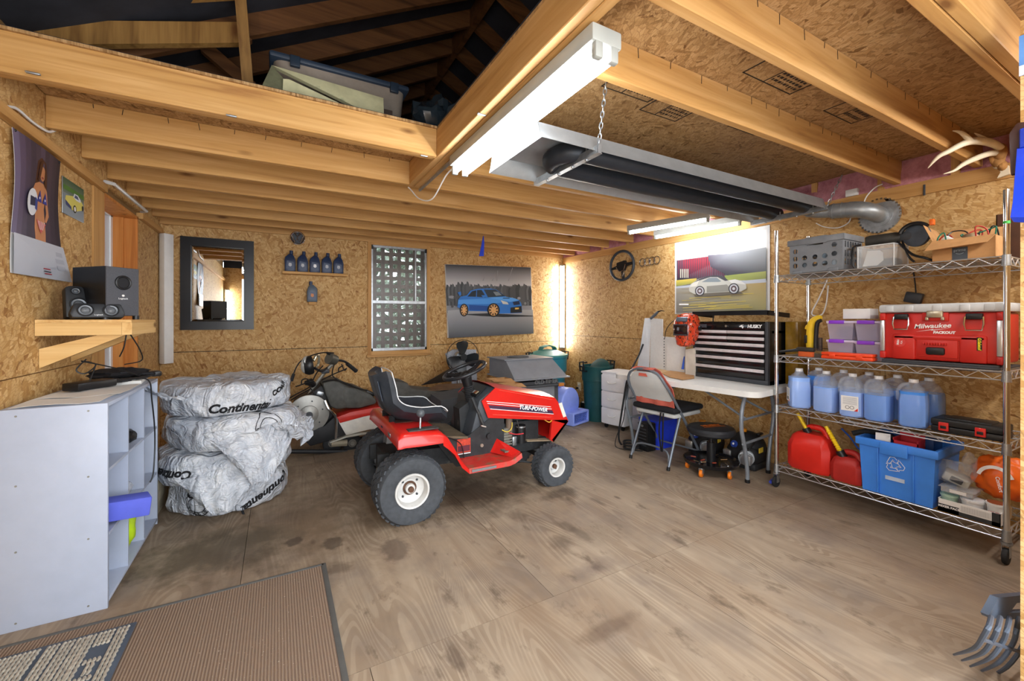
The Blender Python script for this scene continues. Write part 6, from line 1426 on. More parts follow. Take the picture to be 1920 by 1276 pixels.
for k in range(9): mb.box((-.138 + .0345 * k - .003, -.1, .033), (-.138 + .0345 * k + .003, -.09, .127))
for k in range(4): mb.box((-.142, -.1, .045 + .022 * k), (.142, -.09, .05 + .022 * k))
part('outlet_grille', mb.move(Ml), plain('grille_blue', '6B83DC', .4), bl_, world=True, smooth=False, kind='stuff')
part('duct_shade', MB().box((-.142, -.02, .033), (.142, -.01, .127)).move(Ml), plain('dark_blue_shadow', '3C4C90', .6), bl_, world=True)  # dark sheet standing for the shade inside the outlet duct
part('carry_handle', MB().tube([(ax - .10, 4.1, .40), (ax - .10, 4.1, .45), (ax + .0, 4.15, .46), (ax + .05, 4.15, .42)], .016, smooth=4), ABL, bl_, world=True)
for k, (x, y) in enumerate(((3.42, 4.45), (3.52, 4.35))):
    single('black_boot', MB().rbox((x - .06, y - .05, 0), (x + .06, y + .05, .22 - .06 * k), .03).rbox((x - .14, y - .05, 0), (x + .0, y + .045, .09), .03), BLACK, ('dark boot on the floor behind the blue blower', 'dark boot on the floor beside the green bin')[k], 'boot', group='boots by the wall outlet')

# ================================================================ TYRES IN BAGS, left
BAGM = NT('bag_plastic_white'); q_ = BAGM.noise(BAGM.coord(rnd=4), 5, 4, .6, 1.5); BAGM.base(BAGM.ramp(q_.outputs[0], [(.3, 'A6ADB8'), (.5, 'B9BEC6'), (.7, 'C8CACC')]), .3); w_ = BAGM.noise(BAGM.coord(scale=(1, 1, .6), rnd=4), 5.5, 2, .5, 2.2); w2_ = BAGM.noise(BAGM.coord(scale=(1, 1, 1.6), rnd=6), 14, 2, .5, 1.5); rg = BAGM.math('ADD', BAGM.math('ABSOLUTE', BAGM.math('SUBTRACT', w_.outputs[0], .5)), BAGM.math('MULTIPLY', BAGM.math('ABSOLUTE', BAGM.math('SUBTRACT', w2_.outputs[0], .5)), .4)); BAGM.bump(rg, .07, .75)
BAGM.b.inputs['Coat Weight'].default_value = .25
TCX, TCY = -.27, 3.47
def bagged_tyre(k, label, dx, dy, z, h, r, seed, ears):
    b = thing('tyre_bundle', label, 'tyre', (TCX + dx, TCY + dy, z), group='tyres stacked in plastic bags')
    n = 96; prof = [(.05, .02), (.16, .008), (r * .75, 0), (r * .93, h * .10), (r * .995, h * .3), (r, h * .5), (r * .99, h * .72), (r * .93, h * .92), (r * .76, h * 1.0), (.18, h * .97), (.06, h * .95)]
    pp = []
    for (a, b_) in zip(prof, prof[1:]):
        for t in (0, .33, .66): pp.append((a[0] + (b_[0] - a[0]) * t, a[1] + (b_[1] - a[1]) * t))
    pp.append(prof[-1])
    mb = MB().lathe(pp, n)
    for v in mb.bm.verts:
        q = v.co.copy(); th = math.atan2(q.y, q.x); rr = math.hypot(q.x, q.y)
        f = mno.noise(Vector((math.cos(th) * 2 + seed * 5, math.sin(th) * 2, q.z * 6))) * .034 + mno.noise(Vector((math.cos(th) * 5, math.sin(th) * 5 + seed * 3, q.z * 7))) * .014 + abs(mno.noise(Vector((math.cos(th) * 3.2 + q.z * 9, math.sin(th) * 3.2 - q.z * 5, seed * 2.0)))) * .022 - .008
        g = min(1, max(0, (rr - .15) / .15)); 
        if rr > .01: v.co.x += q.x / rr * f * g * 1.3; v.co.y += q.y / rr * f * g * 1.3
        if 0 < q.z / h < .05: f = 0
        v.co.z = max(.0, min(h + .012, q.z + f * .6 * (q.z / h)))
    me = mb.bm; bv = BVHTree.FromBMesh(me)
    bag = part('bag', mb, BAGM.m, b, ang=80)
    for (a, zz, L_, w0) in ears:      # loose gathered bag ends
        rows = []
        for i in range(9):
            t = i / 8; rad = r * (.93 + .10 * math.sin(t * 1.9)) + L_ * (t ** 1.3) * (.25 if zz < 0 else .5); row = []
            for j in range(13):
                s_ = -1 + j / 6; aa = a + s_ * w0 * (1 - .55 * t) ; wv = .02 * math.sin(j * 2.1 + seed) * t + .012 * math.sin(i * 1.7 + j)
                row.append(Vector(((rad + wv + .012) * math.cos(aa), (rad + wv + .012) * math.sin(aa), h * .62 - (h * .62 + abs(zz) - .0) * t ** 1.2 * (1 if zz < 0 else -.4) * (1 - .55 * abs(s_) ** 2) + wv)))
            rows.append(row)
        part('bag_end', MB().loft(rows, cap=False, cyc=False).thick(.002), BAGM.m, b, ang=80)
    return b, bv, r
def bag_text(t, body, size, ang, z, roll=0, shear=.25, bold=.003, name='bag_lettering', mbx=None):
    """lettering laid on the bumpy side of a bag"""
    b, bv, r = t; mb = mbx or text_mb(body, size, 0, shear, bold)
    bmesh.ops.triangulate(mb.bm, faces=mb.bm.faces[:])
    bmesh.ops.subdivide_edges(mb.bm, edges=[e for e in mb.bm.edges if e.calc_length() > .03], cuts=1)
    c, s_ = math.cos(roll), math.sin(roll)
    for v in mb.bm.verts:
        x = v.co.x * c - v.co.y * s_; y = v.co.x * s_ + v.co.y * c
        th = ang + x / r; zz = z + y; d = Vector((math.cos(th), math.sin(th), 0))
        hit = bv.ray_cast(d * (r + .3) + Vector((0, 0, zz)), -d)
        v.co = (hit[0] if hit[0] else d * r + Vector((0, 0, zz))) + d * .003
    part(name, mb, INK, b, smooth=False, fix=False)
def ring_mark(words, r=.07):
    mb = MB()
    for rr in (r, r * .66): mb.tube(ringpts((0, 0, 0), (1, 0, 0), (0, 1, 0), rr, 40), .0022, n=4, cyc=True)
    for w, a0, flip in words:
        for i, ch in enumerate(w):
            a = a0 + (i - (len(w) - 1) / 2) * .30 * flip
            if ch == ' ': continue
            g = text_mb(ch, .034, 0, 0, .0006); m = Matrix.Translation((r * .83 * math.cos(a), r * .83 * math.sin(a), 0)) @ Matrix.Rotation(a + (PI / 2 if flip > 0 else -PI / 2), 4, 'Z')
            g.move(m); mb.join(g.bm)
    for v in mb.bm.verts: v.co.z = 0
    return mb
FRONT = math.atan2(-3.47, .27)      # azimuth of the side that faces the doorway
hs = .205
t1 = bagged_tyre(0, 'bottom tyre of the stack in white lettered plastic', 0, 0, 0, .215, .345, 1, ())
t2 = bagged_tyre(1, 'second tyre from the bottom, bagged, its bag end draped down in front', -.03, .0, .205, .208, .38, 2, ((FRONT - .05, -.14, .05, .85),))
t3 = bagged_tyre(2, 'third tyre from the bottom with a knotted bag end on its right', .03, .0, .405, .222, .40, 3, ((FRONT + .30, -.20, .07, .8), (FRONT + 1.05, -.03, .20, .62)))
t4 = bagged_tyre(3, 'topmost bagged tyre of the stack, nearly level with the cabinet', -.02, .03, .618, .212, .385, 4, ((FRONT - 1.0, .02, .14, .5),))
bag_text(t4, 'Continental', .078, FRONT + .20, .055, -.05)
bag_text(t4, 'CONTI', .05, FRONT + .95, .14, .5, 0)
bag_text(t3, '', 0, FRONT + .45, .13, 0, mbx=ring_mark((('CONTINENTAL', -PI / 2, 1),), .085))
bag_text(t2, '', 0, FRONT + .58, .11, .2, mbx=ring_mark((('SINCE 1871', -PI / 2, 1),), .085))
bag_text(t2, 'Continental', .07, FRONT - .9, .10, PI)
bag_text(t1, 'Continental', .075, FRONT + .62, .10, PI + .45)
bag_text(t1, 'Continental', .068, FRONT - .25, .155, -.12)
bag_text(t1, '', 0, FRONT - .55, .10, .1, mbx=ring_mark((('SINCE 1871', -PI / 2, 1),), .075))
for k in range(3):
    single('timber_offcut', MB().rbox((-.72 + .02 * k, 3.3, .001 + .091 * k), (-.655 + .01 * k, 3.75, .09 + .091 * k), .003), plain('grey_timber', 'A49A84', .8, var=.15), ('lowest timber offcut between cabinet and tyres', 'middle timber offcut between cabinet and tyres', 'top timber offcut between cabinet and tyres')[k], 'timber', group='timber offcuts by the cabinet')

# ================================================================ WHITE CABINET, left
cbn = thing('cube_shelf', 'white nine cube shelf unit standing against the left wall', 'shelf', (-.78, 2.82, 0))
CW = plain('melamine_white', 'A9B2C4', .38, var=.03)
cx0, cx1, cy0, cy1, ch = -.945, -.63, 2.40, 3.262, .872
part('end_panel', MB().rbox((cx0, cy0, 0), (cx1, cy0 + .016, ch), .0015), CW, cbn, world=True); part('end_panel', MB().rbox((cx0, cy1 - .016, 0), (cx1, cy1, ch), .0015), CW, cbn, world=True)
part('top_panel', MB().rbox((cx0, cy0 + .0165, ch - .016), (cx1, cy1 - .0165, ch), .0015), CW, cbn, world=True); part('bottom_panel', MB().rbox((cx0, cy0 + .0165, .02), (cx1, cy1 - .0165, .036), .0015), CW, cbn, world=True)
part('back_panel', MB().box((cx0 - .004, cy0, .0), (cx0, cy1, ch)), CW, cbn, world=True, smooth=False)
inn = (cy1 - cy0 - .032)
for k in (1, 2):
    y = cy0 + .016 + inn * k / 3; part('divider', MB().box((cx0, y - .006, .036), (cx1 - .001, y + .006, ch - .016)), CW, cbn, world=True, smooth=False)
    z = .036 + (ch - .052) * k / 3
    for j in range(3):
        y0 = cy0 + .016 + inn * j / 3; part('cube_shelf_board', MB().box((cx0, y0 + .007, z - .006), (cx1 - .001, y0 + inn / 3 - .007, z + .006)), CW, cbn, world=True, smooth=False)
for x in (-.90, -.69):
    for z in (.03, .31, .57, .845): part('screw_cap', MB().cyl((x, cy0 - .001, z), (x, cy0 + .002, z), .004, n=10), plain('screw_grey', '8A8A84', .5, .5), cbn, world=True)
z1 = .036 + (ch - .052) / 3 + .006; z2 = .036 + (ch - .052) * 2 / 3 + .006
fb = single('blue_foam_block', MB().rbox((-.72, 2.50, z1), (-.525, 2.60, z1 + .085), .006, rot=(0, .12, .35)), plain('blue_foam', '5560C8', .8, var=.06, bump=.001), 'blue foam block sticking out of the cube shelf', 'block')
fb.location.z = z1 + .001
mb = lump((-.70, 2.80, .036 + .13), (.07, .10, .125), 20, .18, 5, 2); single('yellow_green_bag', mb, plain('lime_film', 'B4D81E', .4), 'lime green plastic bag in the lower middle cube', 'bag')
single('black_gloves', lump((-.69, 2.85, z2 + .04), (.055, .05, .04), 18, .3, 7, 5), BLACK, 'black gloves on the upper middle cube shelf', 'gloves')
single('clear_bag', lump((-.70, 2.83, z1 + .055), (.05, .05, .05), 16, .3, 7, 6), filmy('clear_bag', 'D8DEE4', .35, .1), 'crumpled clear plastic on the middle cube shelf', 'bag')
single('labelled_bottle', MB().lathe([(.03, 0), (.032, .14), (.012, .18), (.012, .2)], 16, M=Matrix.Translation((-.78, 3.12, z2))), filmy('cloudy_bottle', 'C8CDD2', .6, .2), 'cloudy bottle in the far upper cube of the shelf', 'bottle')
zt = ch
for k, (x0, y0, x1, y1, rz) in enumerate(((-.93, 2.42, -.66, 2.80, .06), (-.92, 2.60, -.64, 2.95, -.1))):
    single('paper_sheet', MB().quadgrid(lambda u, v: Vector((x0 + (x1 - x0) * u, y0 + (y1 - y0) * v, zt + .002 + .003 * k + .006 * abs(math.sin(u * 4 + v * 3 + k)))), 8, 8).thick(.0008), PAPER, ('large white paper sheet at the near end of the cube shelf', 'white paper sheet in the middle of the cube shelf top')[k], 'paper')
single('white_keyboard', MB().rbox((-.90, 2.98, zt + .001), (-.66, 3.24, zt + .022), .004, rot=(0, 0, .1)), plain('keyboard_white', 'D0D0CC', .5), 'white keyboard lying at the far end of the cube shelf top', 'keyboard')
rnd = random.Random(3)
single('keyboard_keys', (lambda mb: mb)(__import__('functools').reduce(lambda m, ij: m.rbox((-.885 + ij[0] * .021, 3.0 + ij[1] * .0215, zt + .0225), (-.868 + ij[0] * .021, 3.018 + ij[1] * .0215, zt + .029), .002), [(i, j) for i in range(10) for j in range(10)], MB())), plain('key_grey', 'B4B4B0', .5), 'rows of pale keys on the white keyboard', 'keys', kind='stuff')
single('black_cloth', lump((-.78, 3.16, zt + .052), (.13, .12, .028), 24, .35, 6, 8), plain('black_fabric', '1C1C20', .8, bump=.003), 'crumpled black cloth at the far end of the cube shelf', 'cloth')
pb = thing('power_strip', 'black charger box with a thick cable on the cube shelf', 'charger', (-.80, 2.82, zt + .01))
part('body', MB().rbox((-.855, 2.76, zt + .012), (-.77, 2.95, zt + .05), .006, rot=(0, 0, -.55)), BLACK, pb, world=True); part('cable', MB().tube([(-.74, 2.92, zt + .035), (-.70, 3.0, zt + .03), (-.66, 3.10, zt + .03), (-.63, 3.2, zt + .04)], .011, smooth=4), BLACK, pb, world=True)
part('connector', MB().rbox((-.66, 3.18, zt + .02), (-.61, 3.26, zt + .05), .008, rot=(0, 0, .4)), BLACK, pb, world=True)
wire([(-.70, 2.98, zt + .03), (-.625, 3.02, zt + .02), (-.615, 3.05, zt - .1), (-.61, 3.09, zt - .3), (-.612, 3.07, zt - .5), (-.625, 3.06, zt - .56)], .0035, 'hanging_lead', BLACK, 'thin black lead hanging down the front of the cube shelf', 'lead')

# ================================================================ SPEAKER SHELF, left wall
SH = wood('pale_pine', 'y', 'E6C68C', 'D9B478', 'B98A4C', knots=True); SHX = wood('pale_pine_x', 'x', 'E6C68C', 'D9B478', 'B98A4C')
ss = thing('bracket_shelf', 'pine shelf on two angled braces holding the speakers on the left wall', 'shelf', (-.80, 2.96, 1.15))
part('shelf_board', MB().box((-.966, 2.735, 1.212), (-.63, 3.20, 1.226)), SH, ss, world=True, smooth=False)
part('front_rail', MB().box((-.666, 2.735, 1.152), (-.628, 3.20, 1.2115)), SH, ss, world=True, smooth=False); part('end_rail', MB().box((-.966, 2.735, 1.152), (-.667, 2.773, 1.2115)), SHX, ss, world=True, smooth=False); part('end_rail', MB().box((-.966, 3.16, 1.152), (-.667, 3.199, 1.2115)), SHX, ss, world=True, smooth=False)
for y in (2.775, 3.12):
    part('brace', MB().prism([(-.966, 1.0), (-.966, 1.09), (-.76, 1.152), (-.66, 1.152)], y, y + .038, M=MXZ), SHX, ss, world=True, smooth=False)
sb_ = thing('subwoofer', 'black subwoofer box with a round port on the pine shelf', 'speaker', (-.77, 2.9, 1.227), )
c0 = Vector((-.735, 2.766, 0)); ex = Vector((.707, .707, 0)); ey = Vector((-.707, .707, 0)); zf = 1.227
pts = [c0, c0 + ex * .143, c0 + ex * .143 + ey * .235, c0 + ey * .235]
part('cabinet', MB().prism([(p.x, p.y) for p in pts], zf + .018, zf + .262).bevel(.003, 1), plain('sub_black', '131417', .35), sb_, world=True)
Mf = frame(c0 + ex * .0715 - ey * .001 + Vector((0, 0, zf + .14)), ex, (0, 0, 1))
part('front_grille', MB().rbox((-.071, -.121, -.004), (.071, .121, .006), .003).move(Mf), plain('grille_cloth', '4A4B50', .8, scale=200, bump=.001), sb_, world=True)
part('port_ring', MB().tube(ringpts((0, .045, .007), (1, 0, 0), (0, 1, 0), .031, 28), .006, n=8, cyc=True).move(Mf), BLACK, sb_, world=True); part('port_hole', MB().cyl((0, .045, .004), (0, .045, .008), .028, n=24).move(Mf), INK, sb_, world=True)
part('maker_logo', text_mb('Logitech', .012, .0003).move(Mf @ Matrix.Translation((0, -.035, .0068))).join(MB().ball((0, 0, 0), .006, n=10).bm, Mf @ Matrix.Translation((0, -.02, .006))), WINK, sb_, world=True)
for p in pts: part('foot', MB().cyl((p.x * .93 - .77 * .07, p.y * .93 + 2.9 * .07, zf), (p.x * .93 - .77 * .07, p.y * .93 + 2.9 * .07, zf + .02), .014), BLACK, sb_, world=True)
ce = thing('centre_speaker', 'low black twin driver speaker lying at the shelf front', 'speaker', (-.77, 2.73, zf))
SPK = plain('speaker_body', '26282B', .45); CONE = plain('speaker_cone', '6E7378', .4, .3)
cm = (P(103, 590, Y=2.775) + P(203, 590, Y=2.775)) / 2; Mc = Matrix.Translation((-.765, 2.775, zf)) @ Matrix.Rotation(.42, 4, 'Z') @ Matrix.Rotation(-.16, 4, 'X')
part('case', MB().prism([(-.09, .0), (.09, .0), (.098, .022), (.082, .07), (-.082, .07), (-.098, .022)], -.03, .03, M=MXZ).bevel(.008, 2).move(Mc @ Matrix.Translation((0, 0, .004))), SPK, ce, world=True)
def driver(par, x, z, r, M, y=-.031):
    dr = part('driver', MB().lathe([(r, 0), (r, .006), (r * .9, .008), (r * .84, .0), (r * .5, -.006), (r * .3, -.004), (.001, .001)], 24, M=M @ Matrix.Translation((x, y, z)) @ Matrix.Rotation(PI / 2, 4, 'X'), cap=False), SPK, par, world=True)
    part('cone', MB().lathe([(r * .8, .001), (r * .5, -.002), (r * .3, .004), (.001, .006)], 24, M=M @ Matrix.Translation((x, y, z)) @ Matrix.Rotation(PI / 2, 4, 'X'), cap=False), CONE, dr, world=True)
for x in (-.045, .045): driver(ce, x, .04, .030, Mc)
part('maker_logo', text_mb('Logitech', .009, .0003).move(Mc @ frame((0, -.0312, .018), (1, 0, 0), (0, 0, 1))), WINK, ce, world=True)
sa = thing('satellite_speaker', 'small upright black speaker behind the twin driver speaker', 'speaker', (-.89, 2.87, zf))
Ms = Matrix.Translation((-.865, 2.86, zf + .004)) @ Matrix.Rotation(.5, 4, 'Z') @ Matrix.Rotation(-.22, 4, 'X')
part('case', MB().prism([(-.042, 0), (.055, 0), (.05, .05), (.028, .15), (.015, .16), (-.025, .16), (-.04, .15)], -.03, .03, M=MXZ).bevel(.008, 2).move(Ms), SPK, sa, world=True)
driver(sa, .005, .065, .034, Ms); driver(sa, -.003, .132, .018, Ms)
for k, pts in enumerate((((-.70, 2.95, 1.15), (-.71, 2.95, 1.08), (-.73, 2.96, 1.03)), ((-.69, 2.97, 1.15), (-.66, 3.02, 1.06), (-.66, 3.05, 1.0), (-.72, 3.0, .985)), ((-.83, 2.86, 1.03), (-.86, 2.84, .98), (-.83, 2.85, .96), (-.8, 2.88, 1.0), (-.85, 2.87, 1.02), (-.74, 2.95, .97), (-.68, 3.05, .92), (-.66, 3.08, .90)), ((-.80, 2.88, 1.0), (-.82, 2.88, .93), (-.84, 2.87, .885)))):
    wire(pts, .0032, 'speaker_lead', BLACK, ('short black lead dropping from the pine shelf', 'black lead looping under the pine shelf', 'black lead looped from a brace to the cube shelf', 'twisted lead running down to the charger box')[k], 'lead')
wire([P(-4, 201, X=-.955), P(20, 200, X=-.955), P(36, 207, X=-.955), P(60, 228, X=-.955), P(86, 245, X=-.955), P(98, 246, X=-.955), P(112, 239, X=-.955)], .006, 'white_cable', WHITE, 'white cable sagging along the top of the left wall', 'cable')
single('curtain_rod', MB().tube([P(196, 340, X=-.95), P(214, 345, X=-.90), P(275, 396, X=-.90), P(265, 397, X=-.95)], .011, n=8), plain('rod_white', 'C8C8C6', .4), 'white curtain rod above the left window', 'rod')
for k, (x, y) in enumerate(((8, 435), (23, 434))): pass
# ================================================================ DRAWERS, TABLE, CHAIR, TOOL CHEST
def drawer_tower(label, o, rz, w, d, h, mat, n=3, cast=True):
    t = thing('drawer_tower', label, 'drawers', o, rz)          # local: front faces -x, width along y
    part('carcass', MB().rbox((.012, -w / 2, .05), (d, w / 2, h), .008), mat, t)
    part('top', MB().rbox((.0, -w / 2 - .008, h - .012), (d, w / 2 + .008, h + .01), .006), mat, t)
    for k in range(n):
        z0 = .055 + (h - .075) * k / n; z1 = z0 + (h - .075) / n - .008
        dr = part('drawer', MB().loft([[Vector((-.018 * (1 - (y / (w / 2)) ** 2) + xo, y, z)) for y in [-w / 2 + w * i / 10 for i in range(11)]] for z, xo in ((z0, .004), (z0 + .012, 0), (z1 - .012, 0), (z1, .004))], cap=False, cyc=False).thick(.012), mat, t)
        part('handle', MB().tube([(-.014, .055, (z0 + z1) / 2 + .014), (-.034, .03, (z0 + z1) / 2 - .0), (-.04, .0, (z0 + z1) / 2 + .0), (-.034, -.03, (z0 + z1) / 2 + .002), (-.014, -.055, (z0 + z1) / 2 + .014)], .006, n=8, smooth=3), WHITE, dr)
    for x in (.04, d - .03):
        for y in (-w / 2 + .04, w / 2 - .04): part('castor', MB().cyl((x, y - .01, .025), (x, y + .01, .025), .025, n=14), BLACK, t)
    return t
drawer_tower('white three drawer plastic tower by the green bin', (3.27, 3.565, 0), .215, .30, .33, .632, plain('drawer_white', 'F0F1F4', .4, var=.03))
drawer_tower('cloudy grey plastic drawer tower under the table end', (3.34, 3.18, 0), .1, .28, .30, .60, filmy('cloudy_drawers', 'BFC3CE', .82, .3), 4)

TF, TL, TZ = Vector((2.95, 1.752, 0)), Vector((2.80, 3.06, 0)), .71
td = (TL - TF).normalized(); tn = Vector((td.y, -td.x, 0)); tl = (TL - TF).length; DT = .66
tp_ = lambda a, b, z: TF + td * a + tn * b + Vector((0, 0, z))
tbl = thing('folding_table', 'white plastic folding table along the right wall', 'table', tp_(tl / 2, DT / 2, 0))
out = []
for cx, cy, a0 in ((.09, .09, PI), (tl - .09, .09, PI * 1.5), (tl - .09, DT - .09, 0), (.09, DT - .09, PI / 2)):
    for i in range(7):
        a = a0 + PI / 2 * i / 6; q = tp_(cx + .09 * math.cos(a), cy + .09 * math.sin(a), 0); out.append((q.x, q.y))
part('tabletop', MB().prism(out, TZ - .042, TZ).bevel(.008, 2), plain('table_white', 'DEDEDA', .4, var=.04), tbl, world=True)
TLEG = plain('table_leg_grey', '7E868E', .4, .3)
for a, sg_ in ((.14, -1), (tl - .12, 1)):
    q = lambda b, z, o=0: tp_(a + o, b, z)
    for b, s_ in ((.07, 1), (DT - .07, -1)):
        lg = part('leg', MB().tube([q(b + .06 * s_, TZ - .045, 0), q(b + .005 * s_, TZ - .16, 0), q(b - .0 * s_, TZ - .30, 0), q(b + .05 * s_, .26, 0), q(b + .085 * s_, .10, 0), q(b + .09 * s_, .02, 0)], .0145, n=12, smooth=4), TLEG, tbl, world=True)
        part('leg_cap', MB().cyl(q(b + .09 * s_, 0), q(b + .09 * s_, .025), .018, n=14), BLACK, lg, world=True)
    part('leg_stretcher', MB().tube([q(.09, .30), q(DT - .09, .30)], .010), TLEG, tbl, world=True)
    part('fold_brace', MB().tube([q(.14, .48), q(.20, TZ - .06, -sg_ * .38)], .009).tube([q(DT - .14, .48), q(DT - .20, TZ - .06, -sg_ * .38)], .009).tube([q(.10, .48), q(DT - .10, .48)], .009), TLEG, tbl, world=True)
for a in (.3, .95): part('underside_rail', MB().box((0, 0, 0), (.001, .001, .001)), TLEG, tbl, world=True) if False else None

tc = thing('tool_chest', 'black metal tool chest with six rows of drawers, lid raised', 'tool chest', (3.51, 2.235, TZ))
kx0, kx1, ky0, ky1, kz0, kz1 = 3.34, 3.69, 1.90, 2.575, TZ + .001, TZ + .498
CHB = plain('chest_black', '121316', .22, .2, var=.15, coat=.5)
part('case', MB().box((kx0 + .01, ky0, kz0), (kx1, ky0 + .012, kz1)).box((kx0 + .01, ky1 - .012, kz0), (kx1, ky1, kz1)).box((kx1 - .01, ky0, kz0), (kx1, ky1, kz1)).box((kx0 + .01, ky0, kz0), (kx1, ky1, kz0 + .03)).box((kx0 + .06, ky0, kz1 - .09), (kx1, ky1, kz1 - .07)), CHB, tc, world=True, smooth=False)
for y0, y1 in ((ky0 - .002, ky0 + .022), (ky1 - .022, ky1 + .002)): part('corner_post', MB().rbox((kx0, y0, kz0), (kx0 + .03, y1, kz1), .004), plain('chest_grey', '3C3F44', .4), tc, world=True)
part('base_rail', MB().rbox((kx0 - .002, ky0, kz0), (kx0 + .03, ky1, kz0 + .035), .004), plain('chest_grey2', '3C3F44', .4), tc, world=True)
hp = part('header_panel', MB().rbox((kx0, ky0 + .022, kz1 - .065), (kx0 + .02, ky1 - .022, kz1 - .012), .003), CHB, tc, world=True)
part('brand_text', text_mb('HUSKY', .036, .0006, .15, .0016).move(frame((kx0 - .001, ky0 + .105, kz1 - .037), (0, -1, 0), (0, 0, 1))), WINK, hp, world=True)
part('brand_mark', MB().prism([(-.028, -.004), (-.008, .012), (.012, .013), (.0, .004), (.014, -.002), (.004, -.018), (-.006, -.006)], 0, .001, M=frame((kx0 - .001, ky0 + .205, kz1 - .037), (0, -1, 0), (0, 0, 1))), WINK, hp, world=True)
part('lock', MB().cyl((kx0 - .008, ky0 + .345, kz1 - .036), (kx0 + .002, ky0 + .345, kz1 - .036), .010, n=16), CHROME, hp, world=True)
part('badge', MB().box((kx0 - .0012, ky1 - .14, kz1 - .052), (kx0 + .001, ky1 - .035, kz1 - .022)), plain('badge_grey', '5C5F66', .35, .5), hp, world=True)
PULL = plain('drawer_pull_alloy', 'D8D2D4', .32, .35)
rows = [(.378, .425, 2), (.326, .374, 2), (.268, .322, 1), (.206, .264, 1), (.123, .202, 1), (.038, .119, 1)]
for z0, z1, n in rows:
    for j in range(n):
        y0 = ky0 + .024 + (ky1 - ky0 - .048) * j / n; y1 = ky0 + .024 + (ky1 - ky0 - .048) * (j + 1) / n
        dr = part('drawer', MB().rbox((kx0 + .002, y0 + .002, kz0 + z0), (kx0 + .02, y1 - .002, kz0 + z1), .002), CHB, tc, world=True)
        part('drawer_pull', MB().rbox((kx0 - .012, y0 + .002, kz0 + z1 - .026), (kx0 + .003, y1 - .002, kz0 + z1), .004), PULL, dr, world=True)
lid = part('lid', MB().box((kx0 - .01, ky0 - .004, kz1 + .06), (kx1 - .05, ky1 + .004, kz1 + .066)).box((kx0 - .01, ky0 - .004, kz1 + .03), (kx0 - .004, ky1 + .004, kz1 + .066)).box((kx0 - .01, ky0 - .004, kz1 + .03), (kx1 - .05, ky0 + .002, kz1 + .066)).box((kx0 - .01, ky1 - .002, kz1 + .03), (kx1 - .05, ky1 + .004, kz1 + .066))
     .move(Matrix.Translation((kx1, 0, kz1)) @ Matrix.Rotation(.07, 4, 'Y') @ Matrix.Translation((-kx1, 0, -kz1))), plain('lid_black', '1A1B1E', .35, .3), tc, world=True, smooth=False)
part('gas_strut', MB().cyl((kx0 + .06, ky1 - .16, kz1 - .03), (kx0 + .05, ky1 - .17, kz1 + .07), .005), BLACK, lid, world=True)
for k in range(4): single('chest_tray_tool', MB().rbox((kx0 + .07, ky0 + .05 + .15 * k, kz1 - .069), (kx0 + .2, ky0 + .17 + .15 * k, kz1 - .01 + .006 * (k % 2)), .006), BLACK, ('black tray tool in the open chest, nearest the shelving', 'second black tool case in the open chest from the shelving', 'third black tool case in the open chest top', 'black tool case in the open chest nearest the helmet')[k], 'tool case')
single('glossy_black_case', MB().rbox((3.555, 1.79, .7105), (3.69, 1.885, 1.21), .006), plain('painted_reflection', '86641C', .2, var=.6, scale=5), 'glossy black case with painted yellow reflections between the tool chest and the shelving', 'case')  # glossy black box; the yellow reflections on it are put into the colour

# helmet
wh = thing('welding_helmet', 'red and black flamed welding helmet hung on the tool chest corner', 'helmet', (3.30, 2.64, 1.02))
HRED = NT('flame_paint'); q_ = HRED.noise(HRED.coord(scale=(1, 1, .5)), 26, 3, .5, 2.5); HRED.base(HRED.ramp(q_.outputs[0], [(.44, 'C83A1E'), (.5, 'D8542A'), (.55, '201818'), (.62, '6A2018')], 'LINEAR'), .25); HRED.b.inputs['Coat Weight'].default_value = .5
hc = P(1287, 619, X=3.27)
Mh = Matrix.Translation(hc) @ Matrix.Rotation(.25, 4, 'Z')        # local -x faces the room
g = MB()
def hrow(z, w, d, o): return [Vector((-d * math.cos(a) + o, w * math.sin(a), z)) for a in [-1.9 + 3.8 * i / 16 for i in range(17)]]
g.loft([hrow(-.145, .05, .04, -.03), hrow(-.13, .075, .075, -.02), hrow(-.06, .10, .10, 0), hrow(.03, .115, .12, .0), hrow(.09, .11, .115, .01), hrow(.14, .085, .085, .02), hrow(.158, .03, .03, .02)], cap=False, cyc=False)
part('shell', g.thick(.005).move(Mh), HRED.m, wh, world=True)
part('visor', MB().rbox((-.132, -.055, -.03), (-.105, .055, .045), .004).move(Mh), plain('visor_glass', '2A1C1E', .1, .3, coat=.6), wh, world=True)
part('visor_frame', MB().tube([(-.122, -.062, -.038), (-.122, .062, -.038), (-.122, .062, .052), (-.122, -.062, .052)], .008, cyc=True).move(Mh), DGREY, wh, world=True)
part('crown_flash', MB().rbox((-.11, -.05, .075), (-.075, .05, .12), .01, rot=(0, .5, 0)).move(Mh), plain('crown_grey', '6A7480', .25, .4), wh, world=True)
part('knob', MB().cyl((-.01, -.12, .02), (-.01, -.135, .02), .022, n=16).move(Mh), BLACK, wh, world=True)
part('headband', MB().tube([(.02, -.10, .02), (.10, -.08, .03), (.13, 0, .04), (.10, .08, .03), (.02, .10, .02)], .008, smooth=4).move(Mh), BLACK, wh, world=True)
wire([P(1272, 598, X=3.39), P(1262, 602, X=3.42), P(1250, 616, X=3.45), P(1246, 636, X=3.461)], .004, 'helmet_cord', BLACK, 'thin dark cord behind the welding helmet', 'cord')

